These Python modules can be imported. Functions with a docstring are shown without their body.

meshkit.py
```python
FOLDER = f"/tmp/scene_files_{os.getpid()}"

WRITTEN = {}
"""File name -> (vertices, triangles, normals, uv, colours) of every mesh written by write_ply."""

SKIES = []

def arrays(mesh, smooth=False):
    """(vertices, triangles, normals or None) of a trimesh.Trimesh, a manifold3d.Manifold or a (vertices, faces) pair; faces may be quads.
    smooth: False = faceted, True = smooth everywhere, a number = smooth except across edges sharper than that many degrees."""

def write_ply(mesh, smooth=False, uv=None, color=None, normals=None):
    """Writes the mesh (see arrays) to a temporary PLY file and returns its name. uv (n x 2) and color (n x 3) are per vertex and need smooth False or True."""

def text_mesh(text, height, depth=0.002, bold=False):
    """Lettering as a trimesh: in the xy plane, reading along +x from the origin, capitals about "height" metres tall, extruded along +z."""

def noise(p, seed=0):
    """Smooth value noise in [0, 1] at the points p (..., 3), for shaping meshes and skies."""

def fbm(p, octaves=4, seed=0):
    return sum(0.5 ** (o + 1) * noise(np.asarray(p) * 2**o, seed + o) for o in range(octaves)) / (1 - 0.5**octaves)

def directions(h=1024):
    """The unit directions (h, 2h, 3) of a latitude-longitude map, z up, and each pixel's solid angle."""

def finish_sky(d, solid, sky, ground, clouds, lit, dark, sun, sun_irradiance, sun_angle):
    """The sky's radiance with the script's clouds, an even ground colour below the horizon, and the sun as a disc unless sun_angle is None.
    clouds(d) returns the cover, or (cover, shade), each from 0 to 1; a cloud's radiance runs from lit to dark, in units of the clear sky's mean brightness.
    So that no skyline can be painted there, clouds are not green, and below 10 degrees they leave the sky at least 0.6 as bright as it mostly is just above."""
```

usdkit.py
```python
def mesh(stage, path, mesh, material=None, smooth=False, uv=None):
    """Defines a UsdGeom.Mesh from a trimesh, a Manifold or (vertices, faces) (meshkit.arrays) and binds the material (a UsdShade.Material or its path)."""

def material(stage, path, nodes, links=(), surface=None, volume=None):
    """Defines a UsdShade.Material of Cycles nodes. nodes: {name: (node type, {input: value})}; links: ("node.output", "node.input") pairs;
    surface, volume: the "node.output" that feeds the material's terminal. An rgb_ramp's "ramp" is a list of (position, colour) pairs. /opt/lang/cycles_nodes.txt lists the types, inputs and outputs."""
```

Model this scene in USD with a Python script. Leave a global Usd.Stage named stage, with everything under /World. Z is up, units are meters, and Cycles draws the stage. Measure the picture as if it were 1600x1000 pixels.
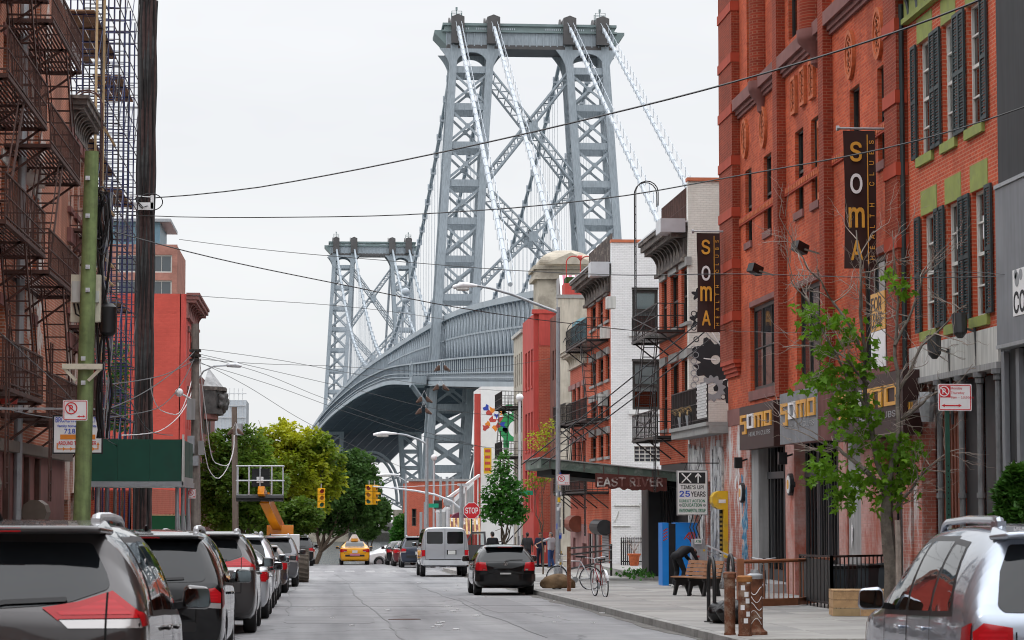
import math, random, numpy as np, trimesh, shapely, usdkit, meshkit
import manifold3d as m3
from shapely.geometry import Polygon, Point, LineString, box as sbox
from shapely.ops import unary_union
from scipy.interpolate import PchipInterpolator
from scipy.spatial import Delaunay
from pxr import Usd, UsdGeom, UsdLux, UsdShade, Sdf, Gf

stage = Usd.Stage.CreateInMemory()
UsdGeom.SetStageUpAxis(stage, 'Z')
UsdGeom.Xform.Define(stage, '/World')
UsdGeom.Scope.Define(stage, '/World/Looks')
rng = np.random.default_rng(7)
random.seed(7)

# ---------------------------------------------------------------- camera
FPX = 3800.0                    # focal length in pixels of the 1600 px wide photograph
CAM = np.array([0.0, 0.0, 1.63])
VPX, VPY = 500.0, 785.0         # where the street direction (+Y, level) meets the picture
GRADE = 55.0 / FPX              # the street falls towards the river
_n = math.sqrt((VPX - 800) ** 2 + (VPY - 500) ** 2 + FPX ** 2)
YAW = math.asin((800 - VPX) / _n)
PITCH = math.asin((VPY - 500) / _n / math.cos(YAW))
RT = np.array([math.cos(YAW), -math.sin(YAW), 0])
FW = np.array([math.sin(YAW) * math.cos(PITCH), math.cos(YAW) * math.cos(PITCH), math.sin(PITCH)])
UP = np.cross(RT, FW)
cam = UsdGeom.Camera.Define(stage, '/World/camera')
cam.CreateHorizontalApertureAttr(36.0)
cam.CreateVerticalApertureAttr(22.5)
cam.CreateFocalLengthAttr(36.0 * FPX / 1600)
cam.CreateFStopAttr(9.0)
cam.CreateFocusDistanceAttr(75.0)
cam.CreateClippingRangeAttr(Gf.Vec2f(0.1, 20000))
cam.CreateExposureAttr(0.75)
_m = Gf.Matrix4d(*RT, 0, *UP, 0, *(-FW), 0, *CAM, 1)
cam.AddTransformOp().Set(_m)

# ---------------------------------------------------------------- sky and light (overcast)
SUN_EL, SUN_AZ = math.radians(50), math.radians(-140)     # a weak sun behind the cloud, from the left
SKY_K = 0.085
_dome = UsdLux.DomeLight.Define(stage, '/World/sky')
usdkit.material(stage, '/World/Looks/overcast_sky', {
    'tc': ('texture_coordinate', {}),
    'sky': ('sky_texture', {'sky_type': 'single_scattering', 'sun_disc': False, 'sun_elevation': SUN_EL, 'sun_rotation': SUN_AZ}),
    'sep': ('separate_xyz', {}),
    'grad': ('rgb_ramp', {'ramp': [(0, (6.55, 6.58, 6.62)), (0.1, (6.55, 6.58, 6.62)), (0.28, (6.9, 6.95, 7.05)), (0.6, (16, 16.2, 16.6)), (1, (24, 24.2, 24.8))]}),
    'map': ('mapping', {'scale': (1.2, 1.2, 4.0)}),
    'nz': ('noise_texture', {'scale': 1.6, 'detail': 5, 'roughness': 0.55}),
    'nr': ('rgb_ramp', {'ramp': [(0.32, (0.86, 0.87, 0.89)), (0.68, (1.05, 1.05, 1.05))]}),
    'cl': ('mix_color', {'blend_type': 'multiply', 'fac': 1.0, 'use_clamp': False}),
    'mx': ('mix_color', {'blend_type': 'mix', 'fac': 0.94, 'use_clamp': False}),
    'bg': ('background_shader', {'strength': SKY_K})},
    [('tc.generated', 'sep.vector'), ('sep.z', 'grad.fac'), ('tc.generated', 'map.vector'), ('map.vector', 'nz.vector'), ('nz.fac', 'nr.fac'),
     ('grad.color', 'cl.a'), ('nr.color', 'cl.b'), ('sky.color', 'mx.a'), ('cl.result', 'mx.b'), ('mx.result', 'bg.color')], surface='bg.background')
UsdShade.MaterialBindingAPI.Apply(_dome.GetPrim()).Bind(UsdShade.Material.Get(stage, '/World/Looks/overcast_sky'))
_dome.GetPrim().SetCustomDataByKey('kind', 'structure')
_sun = UsdLux.DistantLight.Define(stage, '/World/sun')
_sun.CreateIntensityAttr(0.40); _sun.CreateAngleAttr(16.0); _sun.CreateColorAttr(Gf.Vec3f(1, 0.97, 0.92))
_sun.CreateNormalizeAttr(True)
_sun.AddRotateZOp().Set(-math.degrees(SUN_AZ)); _sun.AddRotateXOp().Set(-(90 - math.degrees(SUN_EL)))

# ---------------------------------------------------------------- pixels of the photograph to places in the world
def ray(px, py):
    v = RT * (px - 800) / FPX + UP * (500 - py) / FPX + FW
    return v
def at(px, py, Y):              # on the plane Y
    v = ray(px, py); return CAM + v * (Y / v[1])
def atX(px, py, X):             # on a street wall, plane X
    v = ray(px, py); return CAM + v * (X / v[0])
def gz(y):                      # height of the street
    y = np.asarray(y, float)
    return np.where(y < 152, -GRADE * y, -GRADE * 152 - 0.042 * (np.minimum(y, 372) - 152))
def g(y): return float(gz(y))
def atG(px, py, h=0.0):         # on the street (h above it)
    v = ray(px, py); t = (CAM[2] - h) / (-v[2] - GRADE * v[1]); return CAM + v * t
def YX(px, X):                  # Y of the vertical through px on plane X
    return float(atX(px, 500, X)[1])

# ---------------------------------------------------------------- objects
_names = {}
def path(parent, name):
    base = parent if isinstance(parent, str) else str(parent.GetPath())
    d = _names.setdefault(base, {}); k = d.get(name, 0); d[name] = k + 1
    return f'{base}/{name}' + (f'_{k:03d}' if k else '')
def tag(p, label=None, cat=None, group=None, kind=None):
    for k, v in (('label', label), ('category', cat), ('group', group), ('kind', kind)):
        if v: p.SetCustomDataByKey(k, v)
    return p
def thing(name, label, cat, loc=(0, 0, 0), rz=0.0, group=None, kind=None):
    x = UsdGeom.Xform.Define(stage, path('/World', name))
    x.AddTranslateOp().Set(Gf.Vec3d(*map(float, loc)))
    x.AddRotateZOp().Set(float(rz))
    x.GetPrim()
    return tag(x.GetPrim(), label, cat, group, kind)
def arr(mesh):
    if isinstance(mesh, MB): return mesh.get()
    if hasattr(mesh, 'to_mesh'):
        q = mesh.to_mesh(); return np.array(q.vert_properties[:, :3], float), np.array(q.tri_verts)
    if isinstance(mesh, tuple): return mesh
    return np.array(mesh.vertices), np.array(mesh.faces)
def part(parent, name, mesh, mat, label=None, smooth=False, kind=None):
    p = usdkit.mesh(stage, path(parent, name), arr(mesh), M(mat), smooth=smooth).GetPrim()
    return tag(p, label, None, None, 'stuff' if name in ('graffiti', 'mural_lines') else kind)
def solo(name, mesh, mat, label, cat, group=None, smooth=False, kind=None):
    return tag(part('/World', name, mesh, mat, None, smooth), label, cat, group, kind)
def struct(name, mesh, mat, smooth=False):
    return tag(part('/World', name, mesh, mat, None, smooth), None, None, None, 'structure')
def dup(root, loc, rz=0.0, label=None, group=None, name=None):
    was = root.GetCustomData()
    r = thing(name or root.GetName().rstrip('0123456789').rstrip('_'), label or was['label'], was['category'], loc, rz, group or was.get('group'))
    r.GetReferences().AddInternalReference(root.GetPath()); r.SetInstanceable(True)
    return r

class MB:
    def __init__(s): s.v, s.f, s.n = [], [], 0
    def add(s, v, f=None):
        if f is None: v, f = arr(v)
        v = np.asarray(v, float); f = np.asarray(f, int)
        if f.shape[1] == 4: f = np.vstack([f[:, [0, 1, 2]], f[:, [0, 2, 3]]])
        s.v.append(v); s.f.append(f + s.n); s.n += len(v); return s
    _bf = np.array([[0, 2, 3, 1], [4, 5, 7, 6], [0, 1, 5, 4], [2, 6, 7, 3], [0, 4, 6, 2], [1, 3, 7, 5]])
    def box(s, x0, x1, y0, y1, z0, z1):
        if x0 > x1: x0, x1 = x1, x0
        if y0 > y1: y0, y1 = y1, y0
        if z0 > z1: z0, z1 = z1, z0
        v = np.array([[x, y, z] for x in (x0, x1) for y in (y0, y1) for z in (z0, z1)], float)
        return s.add(v, s._bf)
    def bar(s, p, q, w, h=None, up=(0, 0, 1)):
        p, q = np.asarray(p, float), np.asarray(q, float); h = w if h is None else h
        d = q - p; d /= np.linalg.norm(d) + 1e-12; u = np.asarray(up, float)
        if abs(d @ u) > 0.98: u = np.array([0, 1.0, 0]) if abs(d[1]) < 0.9 else np.array([1.0, 0, 0])
        a = np.cross(d, u); a /= np.linalg.norm(a); b = np.cross(a, d)
        v = np.array([e + a * w / 2 * i + b * h / 2 * j for e in (p, q) for i in (-1, 1) for j in (-1, 1)])
        return s.add(v, s._bf)
    def tube(s, pts, r, n=6, cap=True):
        pts = np.asarray(pts, float); k = len(pts); r = np.broadcast_to(np.asarray(r, float), (k,))
        t = np.gradient(pts, axis=0) if k > 2 else np.repeat((pts[1:] - pts[:1]), k, 0)
        t = t / (np.linalg.norm(t, axis=1, keepdims=True) + 1e-12)
        u = np.array([0, 0, 1.0]) if abs(t[0][2]) < 0.9 else np.array([1.0, 0, 0])
        V = []
        for i in range(k):
            a = np.cross(t[i], u); a /= np.linalg.norm(a) + 1e-12; b = np.cross(a, t[i]); u = b if k > 2 else u
            ang = np.arange(n) / n * 2 * np.pi
            V.append(pts[i] + r[i] * (np.cos(ang)[:, None] * a + np.sin(ang)[:, None] * b))
        V = np.vstack(V); F = []
        for i in range(k - 1):
            for j in range(n):
                j2 = (j + 1) % n; F.append([i * n + j, i * n + j2, (i + 1) * n + j2, (i + 1) * n + j])
        s.add(V, np.array(F)[:, ::-1])
        if cap:
            for e, o in ((0, 1), (k - 1, -1)):
                idx = np.arange(n) + e * n
                f = np.array([[0, i, i + 1] for i in range(1, n - 1)])
                s.add(V[idx], f if o < 0 else f[:, ::-1])
        return s
    def prism(s, poly, d0, d1, fn):
        """poly: shapely polygon in (u, w); fn(u, w, d) gives the world point; extruded from d0 to d1."""
        for q in getattr(poly, 'geoms', [poly]):
            if q.is_empty: continue
            m = trimesh.creation.extrude_polygon(q, 1.0, engine='earcut')
            v = np.array(m.vertices); w = fn(v[:, 0], v[:, 1], d0 + (d1 - d0) * v[:, 2])
            w = np.stack(np.broadcast_arrays(*w), 1).astype(float)
            f = np.array(m.faces)
            mm = trimesh.Trimesh(w, f, process=False)
            if mm.volume < 0: f = f[:, ::-1]
            s.add(w, f)
        return s
    def get(s):
        if not s.v: return np.zeros((0, 3)), np.zeros((0, 3), int)
        return np.vstack(s.v), np.vstack(s.f)
    def moved(s, d):
        v, f = s.get(); return (v + np.asarray(d, float), f)
def mapX(x0, sgn=-1):           # facade in plane X: (u = Y, w = Z, d = distance out of the wall)
    return lambda u, w, d: (x0 + sgn * d, u, w)
def mapY(y0, sgn=-1):           # wall in plane Y: (u = X, w = Z)
    return lambda u, w, d: (u, y0 + sgn * d, w)
def pbox(mb, fn, u0, u1, w0, w1, d0, d1):
    if u0 > u1: u0, u1 = u1, u0
    if w0 > w1: w0, w1 = w1, w0
    mb.prism(sbox(u0, w0, u1, w1), d0, d1, fn); return mb
def P3(fn, u, w, d): return np.array([float(c) for c in fn(u, w, d)])
def text_polys(text, height, bold=True):
    m = meshkit.text_mesh(text, height, 0.01, bold); v = np.array(m.vertices); f = np.array(m.faces)
    return v, f
def text_on(mb, fn, text, u, w, height, d, thick=0.006, flip=1, width=None, bold=True, rot=0):
    """Lettering laid on a surface: starts at (u, w), reads along +u*flip; d = distance out."""
    v, f = text_polys(text, height, bold)
    sx = 1.0 if width is None else width / max(v[:, 0].max() - v[:, 0].min(), 1e-6)
    a, b = (v[:, 0] - v[:, 0].min()) * sx, v[:, 1]
    if rot: a, b = -b, a
    w3 = np.stack(np.broadcast_arrays(*fn(u + flip * a, w + b, d + v[:, 2] / 0.01 * thick)), 1).astype(float)
    mm = trimesh.Trimesh(w3, f, process=False)
    mb.add(w3, f if mm.volume > 0 else f[:, ::-1]); return mb

# ---------------------------------------------------------------- materials
_mats, _defs = {}, {}
def M(name):
    if name not in _mats: _mats[name] = _defs[name]('/World/Looks/' + name)
    return _mats[name]
def mat(name, col, rough=0.6, metal=0.0, var=0.14, scale=2.5, bump=0.0, bscale=30.0, spec=0.4, coat=0.0, streak=0.0, dirt=None, dscale=1.2, damt=0.5, obj=False):
    def make(p):
        c = np.asarray(col, float)
        n = {'g': ('geometry', {}), 'tc': ('texture_coordinate', {}), 'nz': ('noise_texture', {'scale': scale, 'detail': 6, 'roughness': 0.62}),
             'r': ('rgb_ramp', {'ramp': [(0.28, tuple(np.clip(c * (1 - var), 0, 1))), (0.72, tuple(np.clip(c * (1 + var), 0, 1)))]}),
             'p': ('principled_bsdf', {'roughness': rough, 'metallic': metal, 'specular_ior_level': spec, 'coat_weight': coat, 'coat_roughness': 0.04})}
        src = 'tc.object' if obj else 'g.position'
        L = [(src, 'nz.vector'), ('nz.fac', 'r.fac')]
        out = 'r.color'
        if streak:
            n['sm'] = ('mapping', {'scale': (6, 6, 0.5)}); n['sn'] = ('noise_texture', {'scale': 1.5, 'detail': 5})
            n['sr'] = ('rgb_ramp', {'ramp': [(0.35, (1 - streak,) * 3), (0.6, (1, 1, 1))]}); n['smx'] = ('mix_color', {'blend_type': 'multiply', 'fac': 1.0})
            L += [(src, 'sm.vector'), ('sm.vector', 'sn.vector'), ('sn.fac', 'sr.fac'), (out, 'smx.a'), ('sr.color', 'smx.b')]; out = 'smx.result'
        if dirt is not None:
            n['dn'] = ('noise_texture', {'scale': dscale, 'detail': 8, 'roughness': 0.7}); n['dr'] = ('rgb_ramp', {'ramp': [(0.5, (0, 0, 0)), (0.62, (damt,) * 3)]})
            n['dm'] = ('mix_color', {'blend_type': 'mix', 'b': dirt})
            L += [(src, 'dn.vector'), ('dn.fac', 'dr.fac'), ('dr.color', 'dm.fac'), (out, 'dm.a')]; out = 'dm.result'
        L.append((out, 'p.base_color'))
        if bump:
            n['bn'] = ('noise_texture', {'scale': bscale, 'detail': 5}); n['b'] = ('bump', {'strength': min(1, bump), 'distance': 0.02})
            L += [(src, 'bn.vector'), ('bn.fac', 'b.height'), ('b.normal', 'p.normal')]
        return usdkit.material(stage, p, n, L, surface='p.BSDF')
    _defs[name] = make
def brick(name, c1, c2, mortar, w=0.215, h=0.076, m=0.007, var=0.25, dirt=None, damt=0.6, dscale=0.5, bump=0.5, paint=None):
    """Brick laid in courses on any upright wall that faces along X or Y."""
    def make(p):
        n = {'g': ('geometry', {}), 's': ('separate_xyz', {}), 'a': ('math', {'math_type': 'add'}), 'c': ('combine_xyz', {}),
             'bk': ('brick_texture', {'scale': 1.0, 'brick_width': w, 'row_height': h, 'mortar_size': m, 'mortar_smooth': 0.2, 'bias': 0.0, 'color1': c1, 'color2': c2, 'mortar': mortar}),
             'nz': ('noise_texture', {'scale': 0.7, 'detail': 8, 'roughness': 0.65}), 'r': ('rgb_ramp', {'ramp': [(0.3, (1 - var,) * 3), (0.7, (1 + var,) * 3)]}),
             'mx': ('mix_color', {'blend_type': 'multiply', 'fac': 1.0, 'use_clamp': False}), 'b': ('bump', {'strength': bump, 'distance': 0.01, 'invert': True}),
             'p': ('principled_bsdf', {'roughness': 0.85, 'specular_ior_level': 0.25})}
        L = [('g.position', 's.vector'), ('s.x', 'a.value1'), ('s.y', 'a.value2'), ('a.value', 'c.x'), ('s.z', 'c.y'), ('c.vector', 'bk.vector'), ('g.position', 'nz.vector'),
             ('nz.fac', 'r.fac'), ('bk.color', 'mx.a'), ('r.color', 'mx.b'), ('bk.fac', 'b.height'), ('b.normal', 'p.normal')]
        out = 'mx.result'
        if dirt is not None:
            n['dm0'] = ('mapping', {'scale': (1, 1, 0.45)}); n['dn'] = ('noise_texture', {'scale': dscale, 'detail': 9, 'roughness': 0.72}); n['dr'] = ('rgb_ramp', {'ramp': [(0.48, (0, 0, 0)), (0.6, (damt,) * 3)]})
            n['dm'] = ('mix_color', {'blend_type': 'mix', 'b': dirt})
            L += [('g.position', 'dm0.vector'), ('dm0.vector', 'dn.vector'), ('dn.fac', 'dr.fac'), ('dr.color', 'dm.fac'), (out, 'dm.a')]; out = 'dm.result'
        L.append((out, 'p.base_color'))
        return usdkit.material(stage, p, n, L, surface='p.BSDF')
    _defs[name] = make
def glassy(name, col=(0.015, 0.018, 0.02), rough=0.04, spec=0.6, bump=0.0):
    def make(p):
        n = {'p': ('principled_bsdf', {'base_color': col, 'roughness': rough, 'specular_ior_level': spec, 'ior': 1.5})}; L = []
        if bump:
            n['g'] = ('geometry', {}); n['nz'] = ('noise_texture', {'scale': 1.3, 'detail': 1}); n['b'] = ('bump', {'strength': bump, 'distance': 0.05})
            L = [('g.position', 'nz.vector'), ('nz.fac', 'b.height'), ('b.normal', 'p.normal')]
        return usdkit.material(stage, p, n, L, surface='p.BSDF')
    _defs[name] = make
def clear_glass(name, tint=(0.8, 0.85, 0.86)):
    def make(p):
        return usdkit.material(stage, p, {'f': ('fresnel', {'IOR': 1.5}), 't': ('transparent_bsdf', {'color': tint}), 'gl': ('glossy_bsdf', {'color': (1, 1, 1), 'roughness': 0.02}), 'm': ('mix_closure', {})},
            [('f.fac', 'm.fac'), ('t.BSDF', 'm.closure1'), ('gl.BSDF', 'm.closure2')], surface='m.closure')
    _defs[name] = make
def leafy(name, cols, scale=0.5, trans=0.35, spread=0.5):
    def make(p):
        n = {'g': ('geometry', {}), 'nz': ('noise_texture', {'scale': scale, 'detail': 3}), 'mx': ('mix_float', {'fac': spread}),
             'r': ('rgb_ramp', {'ramp': [(0.22 + 0.56 * i / (len(cols) - 1), c) for i, c in enumerate(cols)]}),
             'p': ('principled_bsdf', {'roughness': 0.55, 'specular_ior_level': 0.3}), 't': ('translucent_bsdf', {}), 'm': ('mix_closure', {'fac': trans})}
        L = [('g.position', 'nz.vector'), ('nz.fac', 'mx.a'), ('g.random_per_island', 'mx.b'), ('mx.result', 'r.fac'), ('r.color', 'p.base_color'), ('r.color', 't.color'), ('p.BSDF', 'm.closure1'), ('t.BSDF', 'm.closure2')]
        return usdkit.material(stage, p, n, L, surface='m.closure')
    _defs[name] = make
def emit(name, col, s): _defs[name] = lambda p: usdkit.material(stage, p, {'e': ('emission', {'color': col, 'strength': s})}, [], surface='e.emission')

def asphalt_mat(p):
    n = {'g': ('geometry', {}), 'm1': ('mapping', {'scale': (1.1, 0.035, 1)}), 'n1': ('noise_texture', {'scale': 1.0, 'detail': 5}), 'r1': ('rgb_ramp', {'ramp': [(0.3, (0.19, 0.19, 0.195)), (0.5, (0.255, 0.255, 0.26)), (0.7, (0.30, 0.30, 0.30))]}),
         'n2': ('noise_texture', {'scale': 0.35, 'detail': 8, 'roughness': 0.7}), 'r2': ('rgb_ramp', {'ramp': [(0.35, (0.78, 0.78, 0.79)), (0.55, (1, 1, 1)), (0.75, (1.1, 1.1, 1.09))]}), 'x': ('mix_color', {'blend_type': 'multiply', 'fac': 1.0, 'use_clamp': False}),
         'v': ('voronoi_texture', {'feature': 'distance_to_edge', 'scale': 0.22}), 'nv': ('noise_texture', {'scale': 2.0, 'detail': 4}), 'vm': ('vector_math', {'math_type': 'multiply_add', 'vector2': (0.5, 0.5, 0.5)}), 'rv': ('rgb_ramp', {'ramp': [(0, (0.55, 0.55, 0.55)), (0.004, (0.6, 0.6, 0.6)), (0.009, (1, 1, 1))]}), 'y': ('mix_color', {'blend_type': 'multiply', 'fac': 0.8}),
         'n3': ('noise_texture', {'scale': 70, 'detail': 3}), 'b': ('bump', {'strength': 0.35, 'distance': 0.02}), 'p': ('principled_bsdf', {'roughness': 0.85, 'specular_ior_level': 0.3})}
    return usdkit.material(stage, p, n, [('g.position', 'm1.vector'), ('m1.vector', 'n1.vector'), ('n1.fac', 'r1.fac'), ('g.position', 'n2.vector'), ('n2.fac', 'r2.fac'), ('r1.color', 'x.a'), ('r2.color', 'x.b'), ('g.position', 'nv.vector'), ('nv.color', 'vm.vector1'), ('g.position', 'vm.vector3'), ('vm.vector', 'v.vector'), ('v.distance', 'rv.fac'),
        ('x.result', 'y.a'), ('rv.color', 'y.b'), ('y.result', 'p.base_color'), ('g.position', 'n3.vector'), ('n3.fac', 'b.height'), ('b.normal', 'p.normal')], surface='p.BSDF')
_defs['asphalt'] = asphalt_mat
mat('concrete', (0.30, 0.29, 0.275), 0.85, var=0.12, scale=0.9, bump=0.25, bscale=40, dirt=(0.2, 0.19, 0.175), dscale=0.8, damt=0.6)
mat('concrete_light', (0.34, 0.33, 0.31), 0.85, var=0.14, scale=0.8, bump=0.25, bscale=40, dirt=(0.23, 0.22, 0.2), dscale=1.1, damt=0.5)
mat('concrete_dark', (0.25, 0.245, 0.235), 0.85, var=0.14, scale=1.1, bump=0.25, bscale=40, dirt=(0.17, 0.165, 0.155), dscale=0.9, damt=0.6)
mat('kerb_stone', (0.3, 0.295, 0.28), 0.8, var=0.2, scale=1.5, bump=0.3, dirt=(0.12, 0.12, 0.11), dscale=2.0)
mat('earth', (0.12, 0.11, 0.09), 0.95, var=0.3, scale=0.3)
mat('paint_white', (0.72, 0.71, 0.69), 0.6, var=0.1, scale=6, dirt=(0.25, 0.25, 0.25), dscale=3)
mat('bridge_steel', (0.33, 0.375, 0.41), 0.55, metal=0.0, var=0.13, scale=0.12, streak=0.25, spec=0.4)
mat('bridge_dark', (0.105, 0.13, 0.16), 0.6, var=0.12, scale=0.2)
mat('bridge_pale', (0.44, 0.48, 0.52), 0.5, var=0.08, scale=0.3)
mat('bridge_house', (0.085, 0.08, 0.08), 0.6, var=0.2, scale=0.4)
mat('bridge_green', (0.17, 0.22, 0.22), 0.55, var=0.15, scale=0.4)
mat('stone_beige', (0.46, 0.41, 0.33), 0.85, var=0.2, scale=0.6, bump=0.3, dirt=(0.24, 0.21, 0.17), dscale=0.35, damt=0.7)
mat('black_iron', (0.018, 0.017, 0.017), 0.5, var=0.3, scale=3, spec=0.5)
mat('rust_iron', (0.075, 0.034, 0.026), 0.75, var=0.45, scale=3)
mat('rust', (0.16, 0.06, 0.03), 0.85, var=0.5, scale=6, dirt=(0.3, 0.22, 0.16), dscale=5, damt=0.8)
mat('steel_grey', (0.36, 0.38, 0.40), 0.45, metal=0.35, var=0.15, scale=4, dirt=(0.2, 0.2, 0.2), dscale=4)
mat('steel_light', (0.6, 0.62, 0.64), 0.4, metal=0.3, var=0.1, scale=3)
mat('white_paint', (0.78, 0.78, 0.77), 0.55, var=0.06, scale=2)
mat('rubber', (0.018, 0.018, 0.019), 0.8, var=0.25, scale=12)
mat('black_plastic', (0.014, 0.014, 0.015), 0.45, var=0.2, scale=6)
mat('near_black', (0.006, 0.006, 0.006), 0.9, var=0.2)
mat('chrome', (0.8, 0.8, 0.82), 0.12, metal=1.0, var=0.02)

mat('road_patch', (0.215, 0.215, 0.22), 0.9, var=0.12, scale=1.0, bump=0.3, bscale=60)
mat('road_worn', (0.4, 0.4, 0.4), 0.85, var=0.2, scale=3, dirt=(0.2, 0.2, 0.205), dscale=2.5, damt=1.0)
mat('tar', (0.13, 0.13, 0.133), 0.6, var=0.2, scale=4); mat('gutter_grime', (0.13, 0.125, 0.115), 0.95, var=0.4, scale=2.5)
glassy('glass_dark', (0.012, 0.014, 0.016), 0.05); glassy('glass_sky', (0.06, 0.075, 0.085), 0.06, 0.9); clear_glass('glass_clear')
mat('frame_white', (0.62, 0.61, 0.57), 0.5, var=0.08); mat('frame_dark', (0.03, 0.027, 0.024), 0.5, var=0.2); mat('frame_brown', (0.13, 0.10, 0.08), 0.6, var=0.2)
brick('brick_soma', (0.55, 0.098, 0.036), (0.36, 0.050, 0.020), (0.42, 0.14, 0.075), m=0.009, var=0.24, dirt=(0.20, 0.040, 0.022), damt=0.55, dscale=0.55)
brick('brick_bright', (0.54, 0.09, 0.036), (0.42, 0.06, 0.026), (0.48, 0.22, 0.14), m=0.011, var=0.2, dirt=(0.30, 0.06, 0.03), damt=0.4, dscale=0.8)
brick('brick_dark', (0.27, 0.038, 0.016), (0.19, 0.026, 0.012), (0.26, 0.095, 0.055), m=0.009, var=0.2)
brick('brick_pink', (0.50, 0.30, 0.27), (0.44, 0.24, 0.21), (0.42, 0.28, 0.25), var=0.2, dirt=(0.4, 0.09, 0.05), damt=0.8, dscale=0.8)
brick('brick_graffiti', (0.42, 0.14, 0.10), (0.36, 0.11, 0.08), (0.4, 0.25, 0.2), var=0.3, dirt=(0.55, 0.55, 0.54), damt=1.0, dscale=1.2)
brick('brick_white', (0.84, 0.84, 0.84), (0.79, 0.79, 0.79), (0.62, 0.62, 0.62), var=0.06, m=0.006, bump=0.9)
brick('brick_mural', (0.74, 0.72, 0.66), (0.70, 0.68, 0.62), (0.60, 0.58, 0.53), var=0.1, m=0.006, bump=0.8, dirt=(0.55, 0.52, 0.46), damt=0.5)
brick('brick_orange', (0.48, 0.14, 0.07), (0.40, 0.11, 0.05), (0.50, 0.36, 0.28), m=0.012, var=0.25, dirt=(0.20, 0.09, 0.06), damt=0.7)
brick('brick_peeling', (0.40, 0.16, 0.10), (0.33, 0.12, 0.08), (0.42, 0.28, 0.22), var=0.3, dirt=(0.70, 0.66, 0.60), damt=1.0, dscale=0.9)
brick('brick_brown', (0.20, 0.075, 0.055), (0.16, 0.06, 0.045), (0.19, 0.11, 0.085), var=0.3, dirt=(0.09, 0.05, 0.045), damt=0.7)
brick('brick_far', (0.44, 0.10, 0.06), (0.37, 0.08, 0.05), (0.46, 0.19, 0.13), w=0.25, h=0.09, var=0.15)
mat('brownstone', (0.20, 0.085, 0.075), 0.85, var=0.25, scale=1.2, bump=0.3); mat('terracotta', (0.46, 0.115, 0.04), 0.75, var=0.3, scale=9, bump=0.6, bscale=14)
mat('red_stone', (0.36, 0.05, 0.022), 0.8, var=0.15, scale=2); mat('green_stone', (0.25, 0.29, 0.075), 0.8, var=0.14, scale=2.5, dirt=(0.2, 0.22, 0.09), dscale=3)
mat('shutter_paint', (0.022, 0.037, 0.04), 0.55, var=0.25, scale=2); mat('stucco_grey', (0.34, 0.34, 0.34), 0.8, var=0.12, scale=0.8, streak=0.25, dirt=(0.25, 0.25, 0.24))
mat('stucco_pale', (0.56, 0.56, 0.53), 0.75, var=0.12, scale=0.8, streak=0.3); mat('slate_wall', (0.036, 0.037, 0.04), 0.7, var=0.25, scale=0.6, streak=0.3); mat('panel_grey', (0.20, 0.21, 0.225), 0.6, var=0.15, scale=1.0, streak=0.15)
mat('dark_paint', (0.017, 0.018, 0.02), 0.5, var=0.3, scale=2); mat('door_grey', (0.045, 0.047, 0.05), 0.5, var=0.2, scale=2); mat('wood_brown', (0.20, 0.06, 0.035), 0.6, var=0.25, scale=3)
mat('coping_orange', (0.52, 0.16, 0.08), 0.8, var=0.15); mat('cornice_brown', (0.085, 0.072, 0.065), 0.8, var=0.35, scale=2.5, dirt=(0.3, 0.26, 0.22), dscale=2.2, damt=0.6); mat('cornice_grey', (0.30, 0.30, 0.29), 0.7, var=0.25, scale=2, dirt=(0.14, 0.12, 0.1), dscale=2)
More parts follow.
